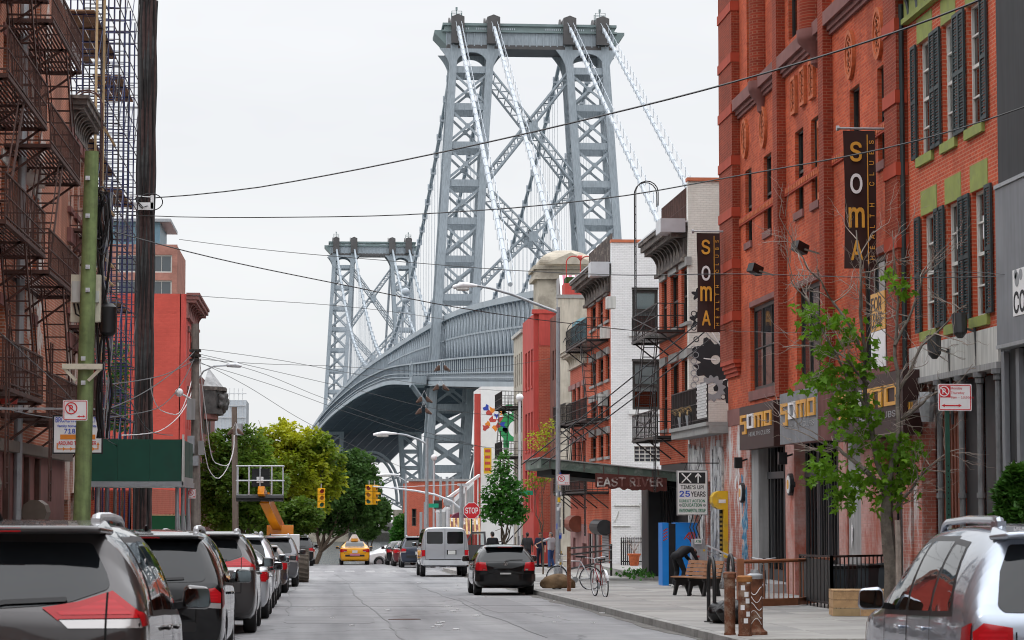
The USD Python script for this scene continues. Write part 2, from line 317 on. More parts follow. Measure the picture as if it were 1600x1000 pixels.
mat('tin_silver', (0.62, 0.65, 0.68), 0.35, metal=0.6, var=0.1); mat('blind_pale', (0.75, 0.76, 0.75), 0.8, var=0.06); mat('beige_wall', (0.50, 0.46, 0.38), 0.85, var=0.14, scale=0.6, streak=0.25, dirt=(0.34, 0.3, 0.24), dscale=0.7)
mat('paint_red', (0.50, 0.07, 0.055), 0.75, var=0.12, scale=0.8, streak=0.15); mat('mauve_wall', (0.30, 0.16, 0.15), 0.85, var=0.25, scale=0.8, streak=0.3); mat('sign_gold', (0.72, 0.36, 0.05), 0.4, var=0.18, scale=2.2); mat('sign_brown', (0.035, 0.013, 0.011), 0.5, var=0.15)
mat('sign_white', (0.78, 0.78, 0.78), 0.4, var=0.05); mat('mural_black', (0.022, 0.022, 0.025), 0.75, var=0.25, scale=3); mat('mural_grey', (0.30, 0.31, 0.32), 0.8, var=0.15); mat('mural_blue', (0.03, 0.17, 0.30), 0.8, var=0.3, scale=4, dirt=(0.4, 0.45, 0.48), dscale=4, damt=0.8)
mat('roof_felt', (0.07, 0.07, 0.07), 0.9, var=0.2)
mat('iron_grey', (0.16, 0.165, 0.17), 0.5, var=0.3, scale=4)
mat('board_white', (0.60, 0.60, 0.59), 0.75, var=0.12, scale=3, streak=0.35, dirt=(0.12, 0.12, 0.13), dscale=2.2, damt=0.8)
mat('dry_straw', (0.36, 0.25, 0.12), 0.85, var=0.3, scale=8)
mat('yellow_paint', (0.72, 0.45, 0.02), 0.45, var=0.08, dirt=(0.4, 0.3, 0.1), dscale=3, damt=0.5); mat('yellow_dim', (0.30, 0.22, 0.05), 0.6, var=0.2)
mat('canopy_green', (0.10, 0.135, 0.11), 0.75, var=0.3, scale=1.5, dirt=(0.22, 0.25, 0.22), dscale=1.6, damt=0.8)
mat('rust_plate', (0.10, 0.028, 0.022), 0.9, var=0.3, scale=5); mat('rust_letter', (0.17, 0.065, 0.055), 0.8, var=0.5, scale=3.5, dirt=(0.6, 0.58, 0.55), dscale=2.2, damt=0.9)
mat('shutter_blue', (0.20, 0.42, 0.48), 0.6, var=0.15)
leafy('plant_green', [(0.03, 0.08, 0.015), (0.09, 0.16, 0.03), (0.16, 0.24, 0.05)], 4)
mat('pink_cloth', (0.55, 0.20, 0.28), 0.8, var=0.1)
mat('mural_blue2', (0.03, 0.06, 0.36), 0.7); mat('sign_orange', (0.75, 0.25, 0.03), 0.6); mat('mural_green', (0.03, 0.27, 0.09), 0.7)
mat('sign_tan', (0.5, 0.33, 0.14), 0.8, var=0.3, scale=5)
mat('maroon_cloth', (0.13, 0.02, 0.045), 0.7)
mat('old_white', (0.60, 0.58, 0.54), 0.85, var=0.15, scale=2, dirt=(0.35, 0.15, 0.1), dscale=2.5, damt=0.9)
mat('scaffold_blue', (0.015, 0.022, 0.085), 0.5, var=0.25, scale=3, dirt=(0.1, 0.06, 0.05), dscale=4); mat('scaffold_dark', (0.035, 0.03, 0.035), 0.6, var=0.3, scale=3); mat('plank_wood', (0.20, 0.12, 0.07), 0.85, var=0.35, scale=3); mat('pale_wood', (0.42, 0.30, 0.16), 0.8, var=0.25, scale=3)
mat('net_dark', (0.02, 0.017, 0.017), 0.9, var=0.4, scale=4, obj=False); mat('net_brown', (0.055, 0.032, 0.03), 0.9, var=0.4, scale=4); mat('net_grey', (0.05, 0.05, 0.05), 0.9, var=0.4, scale=4)
mat('shed_green', (0.008, 0.07, 0.045), 0.6, var=0.14, scale=1.2, dirt=(0.012, 0.05, 0.035), dscale=1.0)
mat('hoard_green', (0.005, 0.085, 0.03), 0.5, var=0.1)
brick('brick_salmon', (0.52, 0.088, 0.065), (0.48, 0.078, 0.058), (0.46, 0.085, 0.065), m=0.006, var=0.12)
brick('brick_block', (0.40, 0.19, 0.15), (0.35, 0.16, 0.125), (0.36, 0.2, 0.16), w=.3, h=.1)
mat('penthouse_blue', (0.14, 0.24, 0.30), 0.4, var=0.1)
mat('net_pale', (0.26, 0.26, 0.26), 0.9, var=0.4, scale=2, bump=0.8, bscale=6)
mat('net_mesh', (0.075, 0.072, 0.07), 0.9, var=0.5, scale=2.5, bump=0.8, bscale=9)
mat('pale_panel', (0.50, 0.54, 0.58), 0.4, var=0.06)
glassy('car_glass', (.008, .010, .012), .02, .5)
mat('plate_white', (.62, .62, .60), .4, var=.08); mat('rim_metal', (.42, .43, .44), .3, metal=.8, var=.1)
mat('tyre_dusty', (.12, .10, .08), .9, var=.3, scale=6)
mat('skin', (.42, .24, .17), .55, var=.08, spec=.3); mat('cloth_black', (.010, .010, .012), .85, var=.3); mat('cloth_charcoal', (.035, .036, .04), .85, var=.2); mat('cloth_navy', (.012, .016, .04), .85, var=.2); mat('cloth_grey', (.40, .41, .44), .85, var=.1); mat('denim', (.035, .075, .21), .85, var=.25, scale=6); mat('denim_dark', (.012, .018, .035), .85, var=.25); mat('hair_dark', (.015, .011, .009), .7, var=.3); mat('hair_grey', (.12, .115, .11), .7, var=.3); mat('shoe_dark', (.02, .018, .016), .6); mat('shoe_white', (.6, .6, .58), .6)
mat('bike_silver', (.55, .56, .58), .35, metal=.5, var=.1); mat('bike_dark', (.03, .03, .035), .4, var=.2); mat('bike_yellow', (.70, .33, .02), .4, var=.1); mat('bike_red', (.22, .03, .03), .45)
mat('boulder_stone', (.15, .095, .05), .9, var=.4, scale=4, bump=.8, bscale=12)
mat('cabinet_blue', (.01, .22, .68), .4, var=.06)
mat('text_blue', (.02, .08, .5), .6); mat('text_green', (.01, .2, .1), .6)
mat('bench_wood', (.30, .15, .08), .65, var=.25, scale=7)
mat('rust_cap', (.34, .14, .04), .8, var=.3, scale=5)
mat('bag_plastic', (.008, .008, .009), .25, var=.2, bump=.5, bscale=25)
mat('brown_metal', (.30, .115, .055), .6, var=.2, scale=4)
mat('mesh_dark', (.035, .035, .035), .6)
mat('bin_grey', (.06, .07, .08), .5, var=.15)
mat('crate_wood', (.52, .33, .17), .75, var=.2, scale=5, dirt=(.3, .18, .09), dscale=4)
mat('sign_red', (.60, .02, .03), .45, var=.05)
mat('post_green', (.012, .06, .04), .5, var=.2); mat('sticker_grey', (.34, .34, .33), .8, var=.5, scale=14)
mat('pole_green', (.19, .25, .10), .85, var=.3, scale=5, streak=.35, dirt=(.12, .13, .07), dscale=3)
mat('beige_box', (.62, .58, .46), .55, var=.08, dirt=(.4, .36, .28), dscale=3)
mat('pole_grey', (.24, .21, .185), .9, var=.3, scale=5, streak=.35)
mat('signal_yellow', (.72, .38, .01), .45, var=.06); mat('lens_red', (.22, .02, .015), .3); mat('lens_amber', (.3, .13, .02), .3); mat('lens_green', (.02, .1, .07), .3)
mat('name_green', (.01, .28, .16), .5)
mat('shoe_brown', (.10, .06, .045), .8, var=.4, scale=8)
mat('bark', (.10, .075, .055), .9, var=.35, scale=6, bump=.6, bscale=20); mat('bark_pale', (.30, .25, .215), .9, var=.3, scale=8); mat('bark_grey', (.15, .13, .11), .9, var=.4, scale=6, bump=.7, bscale=16, dirt=(.25, .23, .2), dscale=4)
leafy('leaf_yellow', [(.12, .20, .015), (.42, .44, .02), (.70, .64, .03), (.78, .70, .05)], .30, .5, .35); leafy('leaf_green', [(.07, .14, .02), (.17, .28, .03), (.34, .43, .04), (.62, .60, .06)], .3, .5, .4)
leafy('leaf_dark', [(.05, .11, .025), (.09, .19, .04), (.15, .28, .05), (.24, .38, .08)], .35, .5, .45); leafy('leaf_bright', [(.04, .15, .02), (.09, .28, .03), (.17, .40, .045), (.28, .52, .08)], 1.2, .5, .5); leafy('leaf_maple', [(.12, .26, .015), (.26, .46, .03), (.44, .64, .05), (.58, .74, .12)], 1.5, .5, .55); leafy('leaf_fir', [(.05, .14, .02), (.12, .28, .03), (.24, .44, .05), (.36, .54, .09)], 3, .4, .6)
# ================================================================ ground, street, pavements, water
LC, RC, LF, RF = -3.25, 6.15, -7.0, 12.5          # left kerb, right kerb, left house fronts, right house fronts
def strip(x0, x1, ys, h=0.0, nx=1):
    xs = np.linspace(x0, x1, nx + 1); v = np.array([[x, y, g(y) + h] for y in ys for x in xs]); k = nx + 1
    f = [[i * k + j, i * k + j + 1, (i + 1) * k + j + 1, (i + 1) * k + j] for i in range(len(ys) - 1) for j in range(nx)]
    return v, np.array(f)
_ys = np.r_[-60, np.arange(0, 152, 8), 152, 160, 200, 260, 320, 372]
_gv, _gf = strip(-240, 440, _ys, -0.03, 1)
struct('ground', (np.vstack([_gv, [[-240, 373, -13.6], [440, 373, -13.6]]]), np.vstack([_gf, [[len(_gv) - 2, len(_gv) - 1, len(_gv) + 1, len(_gv)]]])), 'earth')
struct('road', strip(LC, RC, _ys[:-1], 0.0, 1), 'asphalt')
struct('cross_street', strip(-150, 190, np.array([124.0, 132, 136]), 0.004, 1), 'asphalt')
def kerb(x0, x1, y0, y1):
    mb = MB(); ys = np.arange(y0, y1 + 0.1, 2.0)
    for a, b in zip(ys[:-1], ys[1:]):
        b -= 0.015; za, zb = g(a), g(b)
        v = np.array([[x, y, z] for x in (x0, x1) for (y, z0) in ((a, za), (b, zb)) for z in (z0 - 0.2, z0 + 0.13)]); mb.add(v, MB._bf)
    return mb
struct('kerb_right', kerb(RC, RC + 0.16, 20, 122), 'kerb_stone'); struct('kerb_left', kerb(LC - 0.16, LC, 14, 122), 'kerb_stone')
struct('kerb_right_far', kerb(RC, RC + 0.16, 138, 200), 'kerb_stone'); struct('kerb_left_far', kerb(LC - 0.16, LC, 138, 200), 'kerb_stone')
def slab(x0, x1, y0, y1, lift):
    j = 0.007; x0 += j; x1 -= j; y0 += j; y1 -= j; c = 0.012
    v = []
    for (a, b, c_, d, h) in ((x0, x1, y0, y1, 0.0), (x0, x1, y0, y1, lift - c), (x0 + c, x1 - c, y0 + c, y1 - c, lift)):
        for x, y in ((a, c_), (b, c_), (b, d), (a, d)): v.append([x, y, g(y) + h])
    f = [[8, 9, 10, 11]] + [[k + i, k + (i + 1) % 4, k + 4 + (i + 1) % 4, k + 4 + i] for k in (0, 4) for i in range(4)]
    return np.array(v), np.array(f)
sw = struct('pavement_right', strip(RC + 0.16, RF + 0.3, np.arange(20, 123, 6.0), 0.10), 'concrete_dark')
_xs = np.linspace(RC + 0.165, RF - 0.02, 5)
for i, y in enumerate(np.arange(36, 121, 1.62)):
    for j in range(4):
        k = rng.random()
        part(sw, 'paving_slab', slab(_xs[j], _xs[j + 1], y, y + 1.62, 0.126 + 0.008 * rng.random()), 'concrete' if k < 0.5 else 'concrete_light' if k < 0.82 else 'concrete_dark')
swl = struct('pavement_left', strip(LF - 0.3, LC - 0.16, np.arange(14, 123, 6.0), 0.12), 'concrete')
struct('pavement_right_far', strip(RC + 0.16, 40, np.array([138.0, 150, 160]), 0.12), 'concrete')
struct('pavement_left_far', strip(-40, LC - 0.16, np.array([138.0, 150, 160]), 0.12), 'concrete')
# river and far shore
_defs['river_water'] = lambda p: usdkit.material(stage, p, {'g': ('geometry', {}), 'm': ('mapping', {'scale': (0.35, 0.12, 1)}), 'n': ('noise_texture', {'scale': 1.0, 'detail': 8, 'roughness': 0.65}),
    'b': ('bump', {'strength': 1.0, 'distance': 1.6}), 'p': ('principled_bsdf', {'base_color': (0.05, 0.085, 0.09), 'roughness': 0.12, 'specular_ior_level': 0.5})},
    [('g.position', 'm.vector'), ('m.vector', 'n.vector'), ('n.fac', 'b.height'), ('b.normal', 'p.normal')], surface='p.BSDF')
WZ = -13.0
struct('river', (np.array([[-250, 372.9, WZ], [450, 372.9, WZ], [450, 1500, WZ], [-250, 1500, WZ]]), np.array([[0, 1, 2, 3]])), 'river_water')
mb = MB(); mb.box(-248, 448, 930, 1480, WZ - .9, WZ + 3.2); struct('far_shore', mb, 'concrete_dark')
# road marks: worn stop bar and crossing lines before the cross street, joint lines, patches
def roadmark(name, poly, m, h=0.005):
    mb = MB(); mb.prism(poly, h - 0.003, h, lambda u, w, d: (u, w, gz(w) + d)); return struct(name, mb, m)
for i, x in enumerate(np.arange(LC + 0.5, RC - 0.4, 1.0)):
    roadmark('crossing_stripe', sbox(x, 118.5, x + 0.45, 121.5), 'road_worn')
roadmark('stop_line', sbox(1.6, 115.6, RC - 0.3, 116.2), 'road_worn')
for (x, y, a, b) in ((0.2, 49, .9, 2.2), (4.4, 60, 0.6, 7), (1.9, 97, 1.6, 6)):
    t = np.linspace(0, 2 * np.pi, 14)[:-1]; q = Polygon(np.c_[x + a * np.sign(np.cos(t)) * abs(np.cos(t)) ** 0.35, y + b * np.sign(np.sin(t)) * abs(np.sin(t)) ** 0.35])
    roadmark('road_patch', q, 'road_patch', 0.004)
for x, y0_, y1_ in ((1.35, 34, 112), (3.7, 40, 84), (-.6, 52, 118)): ys_ = np.arange(y0_, y1_, 1.5); roadmark('tar_seam', LineString(np.c_[x + .09 * np.cumsum(rng.normal(size=len(ys_))) / 2, ys_]).buffer(.018), 'tar', .007)
for y in (58.5, 88): roadmark('tar_seam', LineString([(x, y + .12 * rng.normal()) for x in np.arange(LC + 2, RC, .7)]).buffer(.025), 'tar', .0075)
for x, w in ((RC - .22, .2), (LC + .05, .2)): ys_ = np.arange(20, 122, 1.2); e = np.r_[np.c_[x + 0 * ys_, ys_], np.c_[x + w * (1 if x > 0 else 1) + 0 * ys_, ys_][::-1]]; e[:len(ys_), 0] += rng.normal(size=len(ys_)) * .07; roadmark('gutter', Polygon(e).buffer(0), 'gutter_grime', .006)
mb = MB(); c = atG(632, 968); mb.prism(Point(c[0], c[1]).buffer(0.33), 0.001, 0.007, lambda u, w, d: (u, w, gz(w) + d))
solo('manhole_cover', mb, 'rust_iron', 'round iron cover set in the road in front of the black hatchback', 'manhole cover')

# ---- the street goes on behind the camera: rows of plain brick houses on both sides and across the end
for (lb, x0, x1, y0, y1, zt, m) in (('long brick row on the left behind the viewpoint', LF - 9, LF - .01, -75, 39.9, 14, 'brick_orange'), ('grey brick row on the right behind the viewpoint', RF + .02, RF + 9, -75, 35.9, 13, 'brick_brown'), ('brick house closing the street far behind the viewpoint', LF - 9, RF + 9, -100, -90, 15, 'brick_dark')):
    b = thing('brick_row', lb, 'building'); mb = MB(); mb.box(x0, x1, y0, y1, -3, zt); part(b, 'wall', mb, m); mb = MB(); mb.box(x0 - .2, x1 + .2, y0, y1, zt + .003, zt + .3); part(b, 'coping', mb, 'stucco_grey')
    for z in (1.2, 4.6, 8.0, 11.0):
        if y1 > 0:
            for u in np.arange(y0 + 2, y1 - 2, 4.2): m2 = MB(); xx = x1 if x0 < -8 else x0; m2.box(xx - .03, xx + .03, u, u + 1.1, z, z + 1.8); part(b, 'window', m2, 'glass_dark')
        else:
            for u in np.arange(x0 + 2, x1 - 2, 3.2): m2 = MB(); m2.box(u, u + 1.1, y1 - .03, y1 + .03, z, z + 1.8); part(b, 'window', m2, 'glass_dark')

def haze_mat(p): return usdkit.material(stage, p, {'v': ('principled_volume', {'color': (0.93, 0.955, 0.985), 'density': 0.0010, 'anisotropy': 0.35})}, [], volume='v.volume')
_defs['haze_air'] = haze_mat
mb = MB(); mb.box(-270, 470, -110, 1600, -24, 116); tag(part('/World', 'haze', mb, 'haze_air'), 'thin pale haze over the street and river', 'haze', None, 'stuff')

# ================================================================ suspension bridge
bridge = thing('suspension_bridge', 'grey steel suspension bridge with two lattice towers crossing high over the river', 'bridge')
D1, D2 = 480.0, 926.0
AX = lambda d: 41.0 - 0.0487 * (d - D1)                        # centre line of the deck
_pz = lambda pts: PchipInterpolator([p[0] for p in pts], [p[1] + CAM[2] for p in pts])
Z_BOT = _pz([(230, 11), (300, 14.4), (480, 23.4), (600, 28.9), (703, 30.2), (800, 29.8), (926, 27.2), (1110, 18)])
Z_FAS = _pz([(230, 15), (300, 18.6), (480, 27.5), (600, 32.2), (703, 33.5), (800, 33), (926, 30.5), (1110, 21.5)])
Z_TOP = _pz([(230, 23.5), (300, 27.2), (480, 36.0), (600, 37.8), (703, 38.6), (800, 38), (926, 35.5), (1110, 28)])
def lattice_bar(mb, p, q, w, t, nrm, n):
    """Built-up member: two flanges with zigzag lacing."""
    p, q = np.asarray(p, float), np.asarray(q, float); d = (q - p) / np.linalg.norm(q - p); a = np.cross(d, nrm); a /= np.linalg.norm(a)
    for s in (-1, 1): mb.bar(p + a * s * w / 2, q + a * s * w / 2, t, t * 2.2, up=nrm)
    for i in range(n):
        s = 1 if i % 2 else -1
        mb.bar(p + (q - p) * i / n + a * s * w / 2, p + (q - p) * (i + 1) / n - a * s * w / 2, t * 0.6, t * 0.6, up=nrm)
def tower(d, xc, zf, wf, fine):
    Z = lambda y: (785 - y) / 7.917 * zf + CAM[2]
    hs = lambda z: (11.6 + 0.0595 * (Z(100) - z) / zf) * wf      # half the distance between the legs
    hc, cw = 3.62 * wf, 1.32 * wf                                # half the distance between a leg's columns; column width
    hd = lambda z: 3.6 + 0.045 * (Z(60) - z)                     # half the tower's depth
    zb = Z(808); legs = []
    zs = [Z(70)] + [Z(y) for y in (110, 250, 400, 540, 650, 808)]
    def col(l, c, f, z): return np.array([xc + l * hs(z) + c * hc, d + f * hd(z), z])
    for l in (-1, 1):
        mb = MB(); legs.append(mb)
        for c in (-1, 1):
            for f in (-1, 1):
                for a, b in zip(zs[:-1], zs[1:]): mb.bar(col(l, c, f, a + 0.05), col(l, c, f, b), cw * 1.12, cw * 0.95, up=(0, 1, 0))
        # portal beam with panels, mouldings and end brackets
    zt, zl = Z(35), Z(71); xe = hs(Z(60)) + hc + 1.6 * wf; dd = hd(Z(60)) + 0.5
    mb = MB(); mb.box(xc - xe, xc + xe, d - dd, d + dd, zl, Z(49))
    for i in range(25):
        x = xc - xe + 2 * xe * i / 24; mb.box(x - 0.12, x + 0.12, d - dd - 0.18, d - dd + 0.1, zl + 0.05, Z(49) - 0.05)
    tw = part(bridge, 'tower', mb, 'bridge_steel', 'nearer of the two bridge towers' if fine else 'farther bridge tower, small and pale beyond the deck')
    for mb in legs: part(tw, 'leg', mb, 'bridge_steel')
    ys = [108, 167, 228, 288, 348, 408, 468, 530, 585, 639, 686, 733, 780, 806]
    for l in (-1, 1):
        for k, y in enumerate(ys):
            z = Z(y); mb = MB()
            for f in (-1, 1): mb.bar(col(l, -1, f, z), col(l, 1, f, z), 0.5, 1.35, up=(0, 0, 1))
            for c in (-1, 1): mb.bar(col(l, c, -1, z), col(l, c, 1, z), 0.3, 0.5)
            part(tw, 'strut', mb, 'bridge_steel')
            if k + 1 < len(ys):
                z2 = Z(ys[k + 1]); mb = MB(); wbar = 0.46 if y < 600 else 0.75
                for f in (-1, 1):
                    mb.bar(col(l, -1, f, z - 0.6), col(l, 1, f, z2 + 0.6), wbar, wbar * 0.7, up=(0, 1, 0)); mb.bar(col(l, 1, f, z - 0.6), col(l, -1, f, z2 + 0.6), wbar, wbar * 0.66, up=(0, 1, 0))
                    c0 = (col(l, -1, f, (z + z2) / 2) + col(l, 1, f, (z + z2) / 2)) / 2; mb.box(c0[0] - 0.5, c0[0] + 0.5, c0[1] - 0.25, c0[1] + 0.25, c0[2] - 0.5, c0[2] + 0.5)
                for c in (-1, 1):
                    mb.bar(col(l, c, -1, z - 0.6), col(l, c, 1, z2 + 0.6), 0.22, 0.22, up=(1, 0, 0)); mb.bar(col(l, c, 1, z - 0.6), col(l, c, -1, z2 + 0.6), 0.22, 0.22, up=(1, 0, 0))
                part(tw, 'cross_brace', mb, 'bridge_steel')
    # the great crosses between the legs
    for y0, y1 in ((112, 286), (292, 452), (700, 800)):
        for f in (-1, 1):
            mb = MB(); w = 1.3
            a0, a1 = col(-1, 1, f, Z(y0)), col(1, -1, f, Z(y1)); b0, b1 = col(1, -1, f, Z(y0)), col(-1, 1, f, Z(y1))
            lattice_bar(mb, a0, a1, w, 0.34, (0, 1, 0), 26); lattice_bar(mb, b0 + [0, 0.5, 0], b1 + [0, 0.5, 0], w, 0.34, (0, 1, 0), 26)
            c = (a0 + a1) / 2; mb.box(c[0] - .9, c[0] + .9, c[1] - 0.35, c[1] + 0.35, c[2] - 1.0, c[2] + 1.0)
            part(tw, 'great_cross_brace', mb, 'bridge_steel')
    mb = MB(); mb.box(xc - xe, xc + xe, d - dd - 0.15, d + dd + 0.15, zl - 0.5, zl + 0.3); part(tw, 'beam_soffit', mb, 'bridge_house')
    mb = MB(); mb.box(xc - xe - 0.9, xc + xe + 0.9, d - dd - 0.5, d + dd + 0.5, Z(49) + 0.004, Z(46)); mb.box(xc - xe - 0.4, xc + xe + 0.4, d - dd - 0.25, d + dd + 0.25, Z(46) + 0.004, Z(39))
    mb.box(xc - xe - 0.8, xc + xe + 0.8, d - dd - 0.6, d + dd + 0.6, Z(39) + 0.004, zt)
    for s in (-1, 1): mb.prism(Polygon([(s * xe, Z(70)), (s * (xe + 2.4), Z(50)), (s * (xe + 2.4), Z(46)), (s * xe, Z(46))]), -dd, dd, lambda u, w, q: (xc + u, d + q, w))
    part(tw, 'cornice', mb, 'bridge_green')
    mb = MB()
    for i in range(-3, 4):
        if i in (0,): continue
        x = xc + i * xe / 3.6
        for j in range(8): mb.box(x - 1.5 + j * 0.42, x - 1.32 + j * 0.42, d - dd - 0.36, d - dd - 0.2, Z(45), Z(42))
    part(tw, 'vent_grille', mb, 'bridge_pale')
    # arch plates under the beam, outer and inner flared brackets
    for l in (-1, 1):
        for f in (-1, 1):
            r = hc - cw * 0.35; zz = Z(105); t = np.linspace(0, np.pi, 16); top = zl - 0.5
            x0 = xc + l * hs(Z(90)); hole = Polygon(np.r_[np.c_[r * np.cos(t), zz + (top - 0.7 - zz) * np.sin(t) ** 0.8], [[-r, zz - 3], [r, zz - 3]]]).buffer(0)
            pl = sbox(-hc - cw * 0.3, zz + 0.6, hc + cw * 0.3, top).difference(hole)
            s2 = np.linspace(0, 1, 9)
            for s in (-1, 1):
                fl = Polygon(np.r_[np.c_[s * (hc + cw * 0.4 + 2.2 * s2 ** 2.2), top - 5.2 + 5.2 * s2], [[s * hc, top], [s * hc, top - 5.2]]]).buffer(0); pl = pl.union(fl)
            mb = MB(); mb.prism(pl, -0.3, 0.3, lambda u, w, q: (x0 + u, d + f * (hd(Z(85)) + 0.3) + q, w)); part(tw, 'arch_plate', mb, 'bridge_steel')
    # saddle houses
    for i, px in enumerate((712, 768, 888, 940)):
        x = xc + (px - 825.5) / 7.917 * wf; w = 1.28 * wf; mb = MB()
        mb.prism(Polygon([(-w, Z(68)), (w, Z(68)), (w, Z(26)), (0, Z(22)), (-w, Z(26))]), -dd - 1.4, -dd + 2.5, lambda u, ww, q: (x + u, d + q, ww))
        t = np.linspace(0, np.pi, 14); r = 1.35
        mb.prism(Polygon(np.c_[2.4 * np.cos(t), zt + (Z(22) - zt) * 1.15 * np.sin(t)]), -0.15, 0.15, lambda u, ww, q: (x - w - 0.2 + q, d + u, ww))
        h = part(tw, 'saddle_house', mb, 'bridge_house')
        if i in (0, 3):
            mb = MB(); z = Z(21)
            for a, b in ((-1, -1), (1, -1), (1, 1), (-1, 1)): mb.box(x + a * 1.0 - 0.06, x + a * 1.0 + 0.06, d + b - 0.06, d + b + 0.06, z, z + 1.35)
            for zz in (0.7, 1.3): mb.box(x - 1, x + 1, d - 1.04, d - 0.96, z + zz, z + zz + 0.07); mb.box(x - 1, x + 1, d + 0.96, d + 1.04, z + zz, z + zz + 0.07)
            mb.box(x - 1.1, x + 1.1, d - 1.1, d + 1.1, z - 0.1, z + 0.02); mb.tube([(x, d, z), (x, d, z + 2.0)], 0.1); mb.box(x - .2, x + .2, d - .2, d + .2, z + 1.7, z + 2.3)
            part(tw, 'beacon_platform', mb, 'bridge_green')
    # portal arch under the deck and stone pier
    zq = Z(640); R = hs(Z(700)) - hc - 0.5; mb = MB(); t = np.linspace(0, np.pi, 20)
    for f in (-1, 1):
        for rr in (0, 1.6):
            pts = [np.array([xc + (R - rr) * math.cos(a), d + f * hd(Z(700)), Z(792) + (zq - Z(792) - rr) * math.sin(a) ** 0.9]) for a in t]
            for p, q in zip(pts[:-1], pts[1:]): mb.bar(p, q, 0.6, 0.6, up=(0, 1, 0))
    part(tw, 'portal_arch', mb, 'bridge_steel')
    for l in (-1, 1): mb = MB(); mb.box(xc + l * hs(zb) - 7.5, xc + l * hs(zb) + 7.5, d - 13, d + 13, WZ - .5, zb + 0.2); part(tw, 'pier', mb, 'stone_beige')
    return tw
tower(D1, AX(D1), 1.0, 1.0, True); tower(D2, AX(D2), 1.044, 0.955, False)

# deck
def deck_line(off, zf, ds): return [np.array([AX(d) + off, d, float(zf(d))]) for d in ds]
ds = np.r_[np.arange(236, 700, 8.0), np.arange(700, 1111, 10.0)]
def ribbon(o0, o1, zf, up, th):
    mb = MB(); A, B = deck_line(o0, zf, ds), deck_line(o1, zf, ds)
    for i in range(len(ds) - 1):
        v = [p + [0, 0, h] for p in (A[i], A[i + 1], B[i], B[i + 1]) for h in (up, up + th)]; mb.add(np.array(v), MB._bf)
    return mb
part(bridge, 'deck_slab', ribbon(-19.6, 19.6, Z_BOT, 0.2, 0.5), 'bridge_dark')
for o in (-1, 1):
    fg = part(bridge, 'fascia_girder', ribbon(o * 20 - 0.2, o * 20 + 0.2, Z_FAS, -2.6, 2.6), 'bridge_steel')
    mb = MB()
    for d in np.arange(300, 920, 3.3): z = float(Z_FAS(d)); x = AX(d) + o * 20.24; mb.box(x - .12, x + .12, d - .12, d + .12, z - 2.55, z - .02)
    part(fg, 'stiffener', mb, 'bridge_dark', kind='stuff')
    part(fg, 'girder_flange', ribbon(o * 20 - 0.55, o * 20 + 0.55, Z_FAS, 0.004, 0.28), 'bridge_steel')
    mb = MB(); step = 2.2
    for d in np.arange(300, 560, step):
        p = np.array([AX(d) + o * 20, d, float(Z_BOT(d))]); q = np.array([AX(d) + o * 20, d, float(Z_FAS(d)) - 2.6])
        mb.bar(p, q, 0.28, 0.28, up=(0, 1, 0)); mb.box(p[0] - .35, p[0] + .35, d - .3, d + .3, q[2] - 0.9, q[2] - .5)
    for d in np.arange(560, 926, 4.0):
        p = np.array([AX(d) + o * 20, d, float(Z_BOT(d))]); mb.bar(p, p + [0, 0, float(Z_FAS(d)) - 2.6 - p[2]], 0.3, 0.3, up=(0, 1, 0))
    part(fg, 'parapet_post', mb, 'bridge_pale', kind='stuff')
    mb = MB()
    for z in (0.0, 1.1, 1.9):
        L = deck_line(o * 20.3, Z_BOT, ds)
        for a, b in zip(L[:-1], L[1:]): mb.bar(a + [0, 0, z], b + [0, 0, z], 0.14 if z else 0.5, 0.2 if z else 0.9)
    part(bridge, 'lower_railing', mb, 'bridge_steel')
    mb = MB()
    for a, b in zip(deck_line(o * 17, Z_TOP, ds)[:-1], deck_line(o * 17, Z_TOP, ds)[1:]): mb.bar(a, b, 0.95, 1.0)
    tr = part(bridge, 'top_chord', mb, 'bridge_steel')
    mb = MB(); dp = np.arange(240, 1100, 5.0)
    for i, d in enumerate(dp[:-1]):
        a, b = np.array([AX(d) + o * 17, d, float(Z_FAS(d))]), np.array([AX(d) + o * 17, d, float(Z_TOP(d))]); d2 = dp[i + 1]
        c, e = np.array([AX(d2) + o * 17, d2, float(Z_FAS(d2))]), np.array([AX(d2) + o * 17, d2, float(Z_TOP(d2))])
        if d < 620: lattice_bar(mb, a, b, 0.55, 0.16, (1, 0, 0), 10)
        else: mb.bar(a, b, 0.8, 0.7, up=(1, 0, 0))
        if d < 475: mb.bar(a, e, 0.32, 0.3, up=(1, 0, 0)); mb.bar(b, c, 0.32, 0.3, up=(1, 0, 0))
        else: mb.bar(a, e, 0.2, 0.2, up=(1, 0, 0))
        if d < 620: mb.bar((a + b) / 2, (c + e) / 2, 0.3, 0.3, up=(1, 0, 0))
    part(tr, 'truss_web', mb, 'bridge_steel', kind='stuff')
mb = MB()
for d in np.arange(240, 1100, 10.0):
    z = float(Z_TOP(d)); mb.bar((AX(d) - 17, d, z), (AX(d) + 17, d, z), 0.5, 0.9)
    mb.bar((AX(d) - 17, d, z), (AX(d + 10) + 17, d + 10, float(Z_TOP(d + 10))), 0.25, 0.3); mb.bar((AX(d) + 17, d, z), (AX(d + 10) - 17, d + 10, float(Z_TOP(d + 10))), 0.25, 0.3)
    mb.bar((AX(d) - 17, d, z - 1), (AX(d) - 9, d, z - 4.5), 0.3, 0.3, up=(0, 1, 0))
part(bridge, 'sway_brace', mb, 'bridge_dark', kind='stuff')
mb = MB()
for d in np.arange(240, 1100, 6.0): mb.bar((AX(d) - 20, d, float(Z_BOT(d)) - 0.35), (AX(d) + 20, d, float(Z_BOT(d)) - 0.35), 0.4, 1.1)
